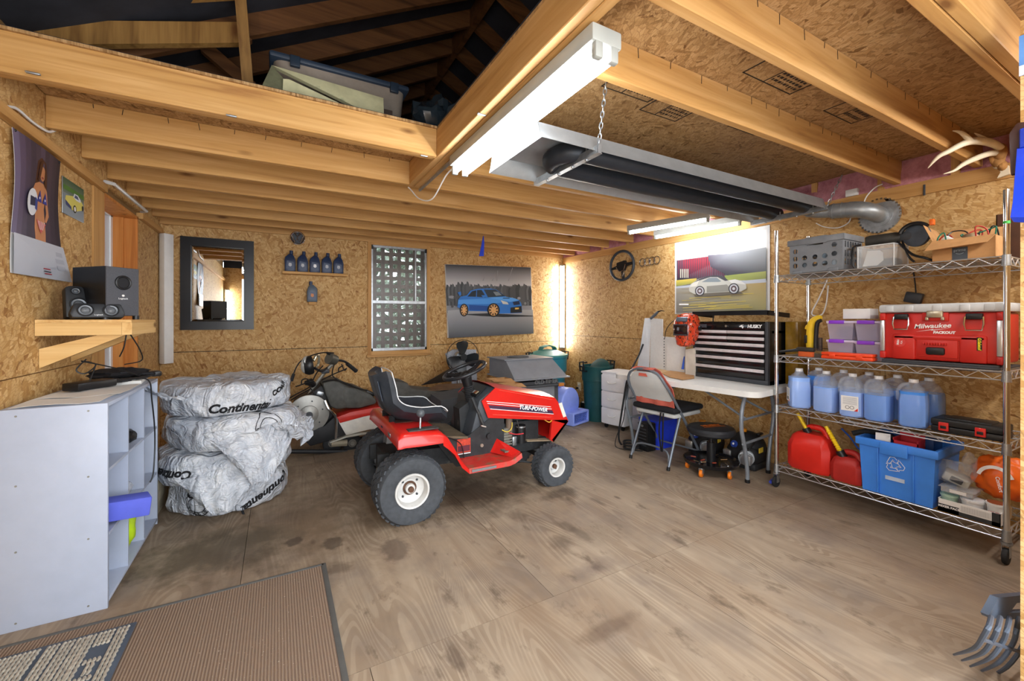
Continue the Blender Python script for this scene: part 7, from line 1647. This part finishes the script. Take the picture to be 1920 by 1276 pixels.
# white panels on the table
PAN = plain('white_panel', 'D6D6D4', .6, var=.04, scale=40, bump=.001); PAN2 = plain('grey_panel', 'B9BBBE', .6, var=.05)
def standing(name, label, px, X, Xr, mat, th=.012, cat='panel'):
    a = [P(x, y, X=X if i < 2 or len(px) > 4 else X) for i, (x, y) in enumerate(px)]
    zmin = min(p.z for p in a); a = [Vector((p.x, p.y, TZ + .001 if p.z < zmin + .03 else p.z)) for p in a]
    return single(name, MB().loft([a, [p + Vector((th, 0, 0)) for p in a]]), mat, label, cat, smooth=False)
standing('tall_foam_board', 'tall pale panel with a sloping grey edge standing on the table', [(1221, 596), (1242, 598), (1242, 630), (1249, 632), (1249, 690), (1218, 690)], 3.46, 0, PAN)
q1 = [P(1209, 596, X=3.40), P(1221, 596, X=3.46), P(1217, 694, X=3.44), P(1195, 694, X=3.37)]
for i in (2, 3): q1[i].z = TZ + .001
single('slanted_board', MB().loft([q1, [p + Vector((.006, .008, 0)) for p in q1]]), PAN2, 'narrow grey slanted panel at the left of the white panels', 'panel', smooth=False)
standing('low_foam_board', 'white panel with a column of holes behind the cardboard sheet', [(1249, 631), (1284, 634), (1284, 690), (1249, 690)], 3.43, 0, PAN)
hs_ = MB()
for k in range(11): 
    p = P(1245, 635 + k * 5.2, X=3.457); hs_.cyl(p, p + Vector((.004, 0, 0)), .006, n=8)
single('hole_column', hs_, plain('hole_dark', '55565A', .8), 'column of dark holes in the white panel', 'holes', kind='stuff')
standing('edge_board', 'pale board standing against the left side of the tool chest', [(1285, 655), (1303, 652), (1303, 708), (1285, 706)], 3.33, 0, plain('cream_board', 'CFC8BC', .7))
cd = [P(x, y, Z=TZ + .004) for x, y in ((1240, 699), (1262, 694), (1300, 700), (1302, 709), (1280, 712), (1255, 707))]
single('cardboard_sheet', MB().loft([cd, [p + Vector((0, 0, .004)) for p in cd]]), CARD, 'flat cardboard sheet on the table in front of the panels', 'cardboard', smooth=False)
cd = [P(x, y, Z=TZ + .002) for x, y in ((1180, 694), (1232, 691), (1258, 694), (1248, 700), (1215, 702))]
single('cardboard_scrap', MB().loft([cd, [p + Vector((0, 0, .003)) for p in cd]]), plain('tan_card', 'CDAA7E', .8), 'tan cardboard scrap lying at the table left', 'cardboard', smooth=False)
single('blue_marker', MB().cyl(P(1280, 690, X=3.36) + Vector((0, 0, -.01)), P(1283, 668, X=3.38), .012, .005), plain('marker_blue', '2A56C0', .4), 'blue tipped marker leaning by the pale board', 'marker')
gg = thing('glue_gun', 'dark grey hand tool hooked on top of the tall panel', 'tool', P(1225, 592, X=3.45))
part('tool_body', MB().tube([P(1220, 597, X=3.45), P(1228, 590, X=3.45), P(1234, 584, X=3.45)], [.013, .016, .011], n=10), plain('tool_grey', '555C64', .5), gg, world=True); part('nozzle', MB().tube([P(1234, 584, X=3.45), P(1240, 582, X=3.45), P(1246, 583, X=3.45)], [.008, .005, .003], n=8), BLACK, gg, world=True)
hz = thing('black_hose_pair', 'pair of black hoses running from table to floor behind the chair', 'hose', P(1160, 840, Z=0))
part('hose', MB().tube([P(1206, 645, X=3.38), P(1198, 665, X=3.3), P(1184, 692, X=3.05), P(1176, 712, X=2.84), P(1170, 745, X=2.86), P(1163, 790, X=2.9), P(1160, 815, X=2.92), P(1163, 830, X=2.94), P(1175, 840, X=2.98), P(1200, 838, X=3.05)], .009, n=8, smooth=4), RUBBER, hz, world=True)
part('thin_hose', MB().tube([P(1178, 712, X=2.85), P(1174, 750, X=2.87), P(1168, 790, X=2.9), P(1157, 815, X=2.9), P(1154, 836, Z=.006), P(1170, 842, Z=.006), P(1205, 845, Z=.006)], .004, n=6, smooth=4), RUBBER, hz, world=True)
single('blue_tote', MB().loft([[Vector(p) for p in ((3.13, 2.80, 0), (3.36, 2.80, 0), (3.36, 3.0, 0), (3.13, 3.0, 0))], [Vector(p) for p in ((3.11, 2.78, .27), (3.38, 2.78, .27), (3.38, 3.02, .27), (3.11, 3.02, .27))]]).bevel(.01, 2), plain('royal_tote', '2B45D8', .4), 'royal blue tote under the table behind the chair', 'tote')
bm_ = thing('black_appliance', 'black welder box with vents under the table by the blue tote', 'appliance', (3.05, 2.95, 0))
part('case', MB().rbox((2.985, 2.79, .0), (3.10, 2.915, .26), .012), BLACK, bm_, world=True)
for k in range(6): part('vent', MB().box((2.982, 2.805, .05 + .03 * k), (2.986, 2.90, .06 + .03 * k)), DGREY, bm_, world=True)
part('dial', MB().cyl((2.975, 2.85, .235), (2.987, 2.85, .235), .012, n=12), STEEL, bm_, world=True)
single('coiled_lead', MB().tube([(2.92 + .07 * math.cos(q) , 2.93 + .07 * math.sin(q), .012 + .004 * q) for q in [i * .4 for i in range(40)]], .009, n=6), RUBBER, 'coil of black lead on the floor under the chair', 'lead')

# folding chair
CHF = plain('chair_frame_grey', '6F7780', .38, .35); CHP = plain('chair_plastic', 'C3C6C4', .45, var=.04)
fcch = thing('folding_chair', 'grey folding chair with a black cushion pulled up to the table', 'chair', (2.755, 2.562, 0), .10)
U = [(.47, -.205, .015), (.30, -.205, .25), (.16, -.205, .44), (.05, -.203, .58), (-.03, -.19, .69), (-.065, -.13, .785), (-.075, 0, .815), (-.065, .13, .785), (-.03, .19, .69), (.05, .203, .58), (.16, .205, .44), (.30, .205, .25), (.47, .205, .015)]
part('back_frame', MB().tube(U, .0115, n=10, smooth=4), CHF, fcch)
for s in (-1, 1):
    lg = part('rear_leg', MB().tube([(0, s * .19, .012), (.10, s * .185, .25), (.19, s * .183, .455)], .011, n=10), CHF, fcch); part('foot_cap', MB().cyl((0, s * .19, 0), (.005, s * .19, .03), .014, n=12), BLACK, lg)
    part('foot_cap', MB().cyl((.478, s * .205, 0), (.465, s * .205, .03), .014, n=12), BLACK, fcch)
part('rear_rung', MB().tube([(.02, -.18, .05), (.04, -.15, .135), (.05, 0, .15), (.04, .15, .135), (.02, .18, .05)], .008, smooth=3), CHF, fcch); part('front_rung', MB().tube([(.42, -.2, .09), (.42, .2, .09)], .008), CHF, fcch)
part('back_panel', MB().loft([[Vector((x - .012 * (1 - t * t) - .004, t * w, z)) for t in [-1 + i / 6 for i in range(13)]] for x, w, z in ((.075, .19, .545), (.05, .192, .59), (.01, .188, .64), (-.03, .172, .70), (-.055, .125, .765), (-.065, .08, .79))], cap=False, cyc=False).thick(.012), CHP, fcch)
part('grip_slot', MB().prism([(-.045, -.012), (.045, -.012), (.035, .014), (-.035, .014)], 0, .004, M=frame((-.0755, 0, .765), (0, -1, 0), (-.3, 0, 1))), plain('red_slot', 'C8604E', .7), fcch)
part('seat_pan', MB().rbox((.08, -.20, .405), (.46, .20, .445), .018), CHP, fcch)
cu = single('chair_cushion', MB().rbox((.05, -.215, .447), (.48, .215, .495), .022, 3), plain('cushion_black', '17181C', .9, bump=.002), 'soft black seat cushion tied to the folding chair', 'cushion')
cu.location = fcch.location + Matrix.Rotation(.10, 3, 'Z') @ Vector((.265, 0, .447)); cu.rotation_euler = (0, 0, .10)
for dy in (-.012, .012): part('cushion_tie', MB().tube([(-.22, -.10 + dy, .0), (-.235, -.10 + dy * 1.5, -.15), (-.23, -.105 + dy * .4, -.32)], .007, n=6, smooth=3), BLACK, cu)
rc = MB().loft([[Vector((x, y, z)) for y in [-.2 + .04 * i for i in range(11)]] for x, z in ((.085, .50), (.075, .545), (.085, .60), (.06, .66), (.03, .72), (-.0, .80), (-.04, .828), (-.085, .818))], cap=False, cyc=False)
for v in rc.bm.verts: 
    k = max(0, (v.co.z - .66) / .17); v.co.y *= (1 - .55 * k); v.co.x += .012 * math.sin(v.co.y * 40)
M_ = Matrix.Translation((2.755, 2.562, 0)) @ Matrix.Rotation(.10, 4, 'Z')
single('red_cloth', rc.thick(.006).move(M_), plain('faded_red_cloth', 'BE5E4E', .9, var=.15), 'faded red cloth hung over the back of the folding chair', 'cloth')

# rolling stool
stl = thing('rolling_stool', 'low black mechanic stool on orange castors under the table', 'stool', (3.06, 2.19, 0), .3)
part('base_tray', MB().lathe([(.001, .08), (.17, .08), (.19, .086), (.205, .105), (.212, .105), (.2, .075), (.001, .07)], 40), plain('tray_black', '15161A', .25, .2, coat=.3), stl)
for k in range(5):
    a = 2 * PI * k / 5 + .55; x, y = .175 * math.cos(a), .175 * math.sin(a)
    cs = part('castor', MB().box((x - .016, y - .015, .03), (x + .016, y - .012, .075)).box((x - .016, y + .012, .03), (x + .016, y + .015, .075)).cyl((x, y, .062), (x, y, .078), .018), STEEL, stl)
    part('wheel', MB().cyl((x - .004, y - .011, .03), (x - .004, y + .011, .03), .03, n=20).bevel(.005, 2), plain('castor_orange', 'E07818', .4), cs)
part('gas_column', MB().cyl((0, 0, .08), (0, 0, .24), .033, n=20).cyl((0, 0, .24), (0, 0, .31), .016, n=16), BLACK, stl)
se = part('seat', MB().lathe([(.03, .30), (.16, .305), (.178, .32), (.18, .345), (.168, .362), (.12, .37), (.001, .372)], 40), plain('stool_vinyl', '26282C', .45), stl)
part('seat_print', text_mb('HUSKY', .055, .0004, 0, .003).join(MB().box((-.1, -.045, -.0003), (.1, -.036, .0003)).bm).move(Matrix.Translation((0.0, .0, .374)) @ Matrix.Rotation(-.55, 4, 'Z')), plain('print_orange', 'C8641E', .5), se)
for k in range(10):
    rnd = random.Random(k + 60); a = rnd.uniform(0, 6.28); r = rnd.uniform(.06, .16)
    single('stool_tray_tool', MB().cyl((3.06 + r * math.cos(a), 2.19 + r * math.sin(a), .094), (3.06 + r * math.cos(a) + rnd.uniform(-.05, .05), 2.19 + r * math.sin(a) + rnd.uniform(-.05, .05), .096), .006, n=8), CHROME if k % 3 else plain('rust_red', '8A3A28', .5), ('small bright socket or bit lying in the stool tray' if k % 3 else 'small rusty red bit lying in the stool tray'), 'tool', group='loose tools in the stool tray')

# two small engines under the table
def engine(label, x, y, rz, s=1.0):
    e = thing('small_engine', label, 'engine', (x, y, 0), rz)
    part('shroud', MB().rbox((-.16, -.13, .03), (.13, .13, .20), .075, 4).ball((-.01, 0, .17), (.14, .135, .12), n=24), SNB, e)
    part('crankcase', MB().rbox((-.13, -.12, .0), (.12, .12, .06), .02), TBLK, e)
    hd = part('cylinder_head', MB().cyl((-.16, -.06, .12), (-.215, -.09, .11), .05, n=20).rbox((-.235, -.13, .07), (-.205, -.04, .15), .012), plain('cast_alloy', 'A8ABAE', .35, .7), e)
    for k in range(4): part('fin', MB().cyl((-.165 - .011 * k, -.0625 - .006 * k, .119), (-.169 - .011 * k, -.065 - .006 * k, .119), .058, n=20), STEEL, hd)
    part('badge', MB().cyl((-.165, .04, .20), (-.15, .035, .195), .028, n=20), plain('badge_blue', '2E4CA8', .3), e); part('badge_dot', MB().ball((-.165, .04, .2), .010, n=10), WINK, e)
    part('fuel_cap', MB().cyl((-.05, .02, .29), (-.05, .02, .315), .03, n=16), plain('cap_orange', 'D8881E', .4), e)
    part('recoil_grip', MB().rbox((-.02, -.1, .27), (.05, -.07, .29), .008), BLACK, e)
    part('spark_lead', MB().tube([(-.2, -.07, .15), (-.17, -.1, .2), (-.1, -.1, .23)], .005, smooth=4), BLACK, e)
    part('muffler', MB().rbox((-.17, .06, .06), (-.12, .13, .14), .012), STEEL, e)
    part('warning_label', MB().box((-.1, -.133, .15), (-.03, -.1305, .19)), plain('label_yellow', 'D8B83A', .5), e)
    return e
engine('black small engine behind the rolling stool', 3.42, 2.49, .25)
engine('black small engine with a round blue badge right of the stool', 3.47, 2.135, .1)
single('blue_tool', MB().tube([(3.38, 1.86, .02), (3.28, 1.80, .03), (3.2, 1.80, .02)], [.014, .018, .012], n=8), plain('handle_blue', '4A5CD8', .4), 'blue tool lying on the floor by the table leg', 'handle')
# ================================================================ LOFT: tote, board, bag
def hull(name, rows, mat, par, **k): return part(name, MB().loft(rows), mat, par, world=True, **k)
tt = thing('storage_tote', 'grey plastic storage tote with a dark lid up in the loft', 'tote', (.35, 2.75, ZD + .013))
zb = ZD + .013
e8 = lambda x, y, Y: P(470 + x / 4.683, 60 + y / 4.683, Y=Y)
a = e8(560, 180, 2.62); b = e8(1400, 470, 2.62)
tx0, tx1, ty0_, ty1_ = -.02, .70, 2.62, 3.02
lo = [Vector((tx0 + .03, ty0_ + .03, zb)), Vector((tx1 - .03, ty0_ + .03, zb)), Vector((tx1 - .03, ty1_ - .03, zb)), Vector((tx0 + .03, ty1_ - .03, zb))]
hi = [Vector((tx0, ty0_, zb + .33)), Vector((tx1, ty0_, zb + .33)), Vector((tx1, ty1_, zb + .33)), Vector((tx0, ty1_, zb + .33))]
mb = MB().loft([lo, hi]); bmesh.ops.bevel(mb.bm, geom=[e for e in mb.bm.edges if abs(e.verts[0].co.z - e.verts[1].co.z) > .2], offset=.06, segments=4, profile=.5, affect='EDGES')
part('tub', mb, plain('tote_grey', '8A7E72', .45), tt, world=True)
part('lid', MB().rbox((tx0 - .02, ty0_ - .02, zb + .33), (tx1 + .02, ty1_ + .02, zb + .365), .015).rbox((tx0 + .04, ty0_ + .04, zb + .36), (tx1 - .04, ty1_ - .04, zb + .38), .012), plain('tote_lid_navy', '2E3A4A', .4), tt, world=True)
part('tape_band', MB().box((tx0 + .08, ty0_ + .008, zb + .13), (tx1 - .08, ty0_ + .012, zb + .20)), plain('brown_tape', '5A4A42', .4), tt, world=True)
for x in (tx0 + .08, tx1 - .1): part('clip', MB().rbox((x, ty0_ - .03, zb + .30), (x + .05, ty0_ - .005, zb + .36), .005), plain('clip_navy', '263240', .4), tt, world=True)
pl4 = plain('weathered_board', 'B9B48E', .8, var=.2, scale=8, worn=('5C6A52', .58))
bd = thing('wooden_frame_board', 'weathered pale green board leaning on the loft edge', 'board', (.2, 2.42, zb))
A = [e8(185, 288, 2.46), e8(1165, 580, 2.46), e8(1175, 725, 2.36), e8(100, 480, 2.36)]
part('face_board', MB().loft([[e8(185, 290, 2.48), e8(1165, 580, 2.48), e8(1170, 725, 2.42), e8(1040, 715, 2.42)], [p + Vector((0, .03, 0)) for p in (e8(185, 290, 2.48), e8(1165, 580, 2.48), e8(1170, 725, 2.42), e8(1040, 715, 2.42))]]), pl4, bd, world=True, smooth=False)
part('lower_board', MB().loft([[e8(285, 410, 2.42), e8(340, 415, 2.42), e8(900, 680, 2.42), e8(280, 530, 2.42)], [p + Vector((0, .02, 0)) for p in (e8(285, 410, 2.42), e8(340, 415, 2.42), e8(900, 680, 2.42), e8(280, 530, 2.42))]]), pl4, bd, world=True, smooth=False)
part('end_board', MB().loft([[e8(185, 290, 2.47), e8(290, 410, 2.44), e8(280, 530, 2.42), e8(95, 480, 2.42)], [p + Vector((0, .02, 0)) for p in (e8(185, 290, 2.47), e8(290, 410, 2.44), e8(280, 530, 2.42), e8(95, 480, 2.42))]]), plain('dark_old_board', '6A6A50', .8, var=.3), bd, world=True, smooth=False)
single('black_bag', lump((.92, 2.62, zb + .15), (.19, .2, .17), 30, .4, 5, 6), plain('black_film', '2A343C', .25, var=.3, coat=.4), 'black plastic bag in the loft corner beside the grey tote', 'bag')
for k, (x, y) in enumerate(((62, 137), (434, 217), (795, 292), (903, 214))):
    p = P(x, y, Z=ZJ - .001); single('joist_staple', MB().rbox(p + Vector((-.02, -.006, -.004)), p + Vector((.02, .006, .003)), .002), STEEL, ('metal plate under the loft edge joist at the far left', 'metal plate under the middle of the loft edge joist', 'metal plate under the loft joist near the beam', 'metal plate under the loft beam near the light')[k], 'bracket')
single('beam_strip', MB().box((.866, 1.98, ZJ - .018), (.878, 2.90, ZJ - .002)), STEEL, 'narrow grey strip along the loft beam beside the light', 'channel')  # plain grey strip along the lower edge of the beam

# ================================================================ FLOOR MATS
rib = NT('ribbed_carpet'); w_ = rib.n('TexWave', wave_type='BANDS', bands_direction='X', i={'Vector': rib.coord(), 'Scale': 30, 'Distortion': .6, 'Detail': 3, 'Detail Scale': 9}); ns = rib.noise(rib.coord(), 45, 4, .7)
c = rib.ramp(w_.outputs[0], [(.25, '76655A'), (.75, '94826F')]); c = rib.mix(rib.ramp(ns.outputs[0], [(.35, (.0, .0, .0)), (.7, (.5, .5, .5))]), c, '8C7462'); sp_ = rib.noise(rib.coord(), 130, 2).outputs[0]; c = rib.mix(rib.ramp(sp_, [(.70, (0, 0, 0)), (.74, (.7, .7, .7))]), c, 'D8CBB8')
rib.base(c, .95, 0, .1); rib.bump(w_.outputs[0], .004, .7)
cr_ = thing('carpet_runner', 'brown ribbed carpet mat with a dark edge on the floor', 'mat', (-.36, 1.0, 0))
part('pile', MB().box((-.95, -.3, .0), (.19, 2.285, .007)), rib.m, cr_, world=True, smooth=False)
for a_, b_ in (((-.95, 2.285), (.205, 2.303)), ((.19, -.3), (.212, 2.303))): part('binding', MB().rbox((a_[0], a_[1], 0), (b_[0], b_[1], .009), .003), plain('grey_binding', '5A5A58', .8), cr_, world=True)
dm = thing('door_mat', 'grey rope door mat with dark lettering on the brown carpet', 'mat', (-.70, 1.9, .0075))
MRUB = plain('mat_rubber', '4C5664', .75, bump=.001)
mx0, mx1, my0, my1, mz = -.95, -.492, 1.45, 2.212, .0075
part('rubber_base', MB().rbox((mx0, my0, mz), (mx1, my1, mz + .008), .003), MRUB, dm, world=True)
mrope = NT('rope_pile'); q_ = mrope.noise(mrope.coord(), 60, 3, .7); mrope.base(mrope.ramp(q_.outputs[0], [(.3, '8E887E'), (.7, 'C4BEB0')]), .95, 0, .1)
ROPE = mrope.m
def ropes(x0, x1, y0, y1, step=.0125):
    mb = MB(); x = x0 + step / 2
    while x < x1:
        n = max(2, int((y1 - y0) / .012)); mb.tube([(x + .0012 * (1 if i % 2 else -1), y0 + (y1 - y0) * i / n, mz + .010) for i in range(n + 1)], [.0058 if i % 2 else .0044 for i in range(n + 1)], n=5); x += step
    return mb
parts_ = [(-.545, -.505, 1.5, 2.19), (-.60, -.545, 1.93 + .2, 2.19), (-.66, -.628, 1.5, 2.19), (-.70, -.668, 1.5, 2.19), (-.742, -.71, 1.5, 2.19), (-.93, -.755, 1.5, 2.19), (-.628, -.60, 1.5, 2.19)]
for i, q in enumerate(parts_): part('rope_band', ropes(*q), ROPE, dm, world=True)
# the lettering band: rope pieces left between the dark letters
for y0, y1 in ((2.115, 2.13), (2.02, 2.04), (1.93, 1.95), (1.84, 1.86), (1.75, 1.77)):
    part('rope_band', ropes(-.60, -.545, y0, y1), ROPE, dm, world=True)
for y0 in (1.96, 1.78):
    part('rope_band', ropes(-.585, -.56, y0 + .0, y0 + .055), ROPE, dm, world=True)

# ================================================================ RAKE, lower right
rk = thing('plastic_rake', 'grey plastic shovel rake with curved tines leaning at the lower right', 'rake', (1.85, .40, 0))
RKM = plain('rake_grey', '4A5462', .5, var=.08)
d9 = lambda x, y, Z=None, Y=None: P(1280 + x / 3.0, 860 + y / 3.0, Z=Z, Y=Y)
head_l = Vector((1.70, .40, .42)); 
def rp(x, y, Y): return d9(x, y, Y=Y)
for k in range(5):
    ex = 1525 + 46 * k; ey = 1100 + 33 * k
    top = rp(1735 + 52 * k, 888 + 2 * k, .40); mid = rp(1690 + 48 * k + 8 * min(k, 4), 1000 + 12 * k, .40); 
    low = rp(1640 + 46 * k, 1065 + 26 * k, .43); tip = rp(ex, ey, .50)
    part('tine', MB().tube([top, rp(1722 + 52 * k, 940 + 6 * k, .385), mid, low, tip], [.0065, .0065, .0065, .006, .003], n=8, smooth=4), RKM, rk, world=True)
part('head_band', MB().loft([[rp(1775, 780, .42), rp(1925, 765, .42), rp(1965, 760, .42), rp(1965, 800, .42), rp(1880, 810, .42), rp(1840, 865, .42), rp(1965, 860, .42), rp(1965, 905, .42), rp(1730, 895, .42), rp(1722, 880, .42)], [p + Vector((0, .018, 0)) for p in (rp(1775, 780, .42), rp(1925, 765, .42), rp(1965, 760, .42), rp(1965, 800, .42), rp(1880, 810, .42), rp(1840, 865, .42), rp(1965, 860, .42), rp(1965, 905, .42), rp(1730, 895, .42), rp(1722, 880, .42))]]), RKM, rk, world=True, smooth=False)
part('cross_rib', MB().tube([rp(1690, 1015, .405), rp(1900, 1085, .405), rp(1950, 1100, .405)], .006, n=6), RKM, rk, world=True)
part('rake_handle', MB().cyl(Vector((2.36, .425, .40)), Vector((2.42, .40, 1.35)), .013), plain('rake_ash', 'B89A6A', .6), rk, world=True)

# ================================================================ MILL STAMPS AND NAIL LINES on the deck and joists
stp = MB()
def stamp(x, y, s, rz, rows):
    g = MB(); w, h = .30 * s, .15 * s
    for a, b in (((-w, -h), (w, -h + .006)), ((-w, h - .006), (w, h)), ((-w, -h), (-w + .008, h)), ((w - .008, -h), (w, h)), ((-w * .2, -h), (-w * .2 + .006, h))): g.box((a[0], a[1], 0), (b[0], b[1], .0008))
    rnd = random.Random(int(x * 100))
    for k in range(rows):
        yy = -h * .8 + 1.6 * h * k / rows; xx = -w * .12
        while xx < w * .85:
            l = rnd.uniform(.01, .035) * s; g.box((xx, yy, 0), (min(xx + l, w * .88), yy + h * .8 / rows, .0008)); xx += l + .008
    g.move(Matrix.Translation((x, y, ZD - .001)) @ Matrix.Rotation(rz, 4, 'Z')); stp.join(g.bm)
for a in ((1.95, 1.02, .62, .0, 6), (1.45, 1.42, .5, .0, 3), (1.75, 1.50, .45, 0, 4), (2.6, 1.04, .5, 0, 3), (2.3, 1.40, .4, 0, 2), (-.55, 2.62, .5, 0, 3)): stamp(*a)
sd = part('mill_stamp', stp, plain('stamp_ink', '2A2018', .8), ck, smooth=False, kind='stuff')
tk = MB()
for y in (.834, 1.21, 2.84):
    rnd = random.Random(int(y * 100)); x = .95 if y < 2 else -.8
    while x < (3.5 if y < 2 else .7):
        h_ = rnd.uniform(.02, .04); tk.box((x, y - .0012, ZD - .004 - h_), (x + .003, y - .0002, ZD - .004), rot=(0, rnd.uniform(-.2, .2), 0)); x += rnd.uniform(.10, .2)
part('nail_mark', tk, plain('nail_ink', '33241A', .8), ck, smooth=False, kind='stuff')
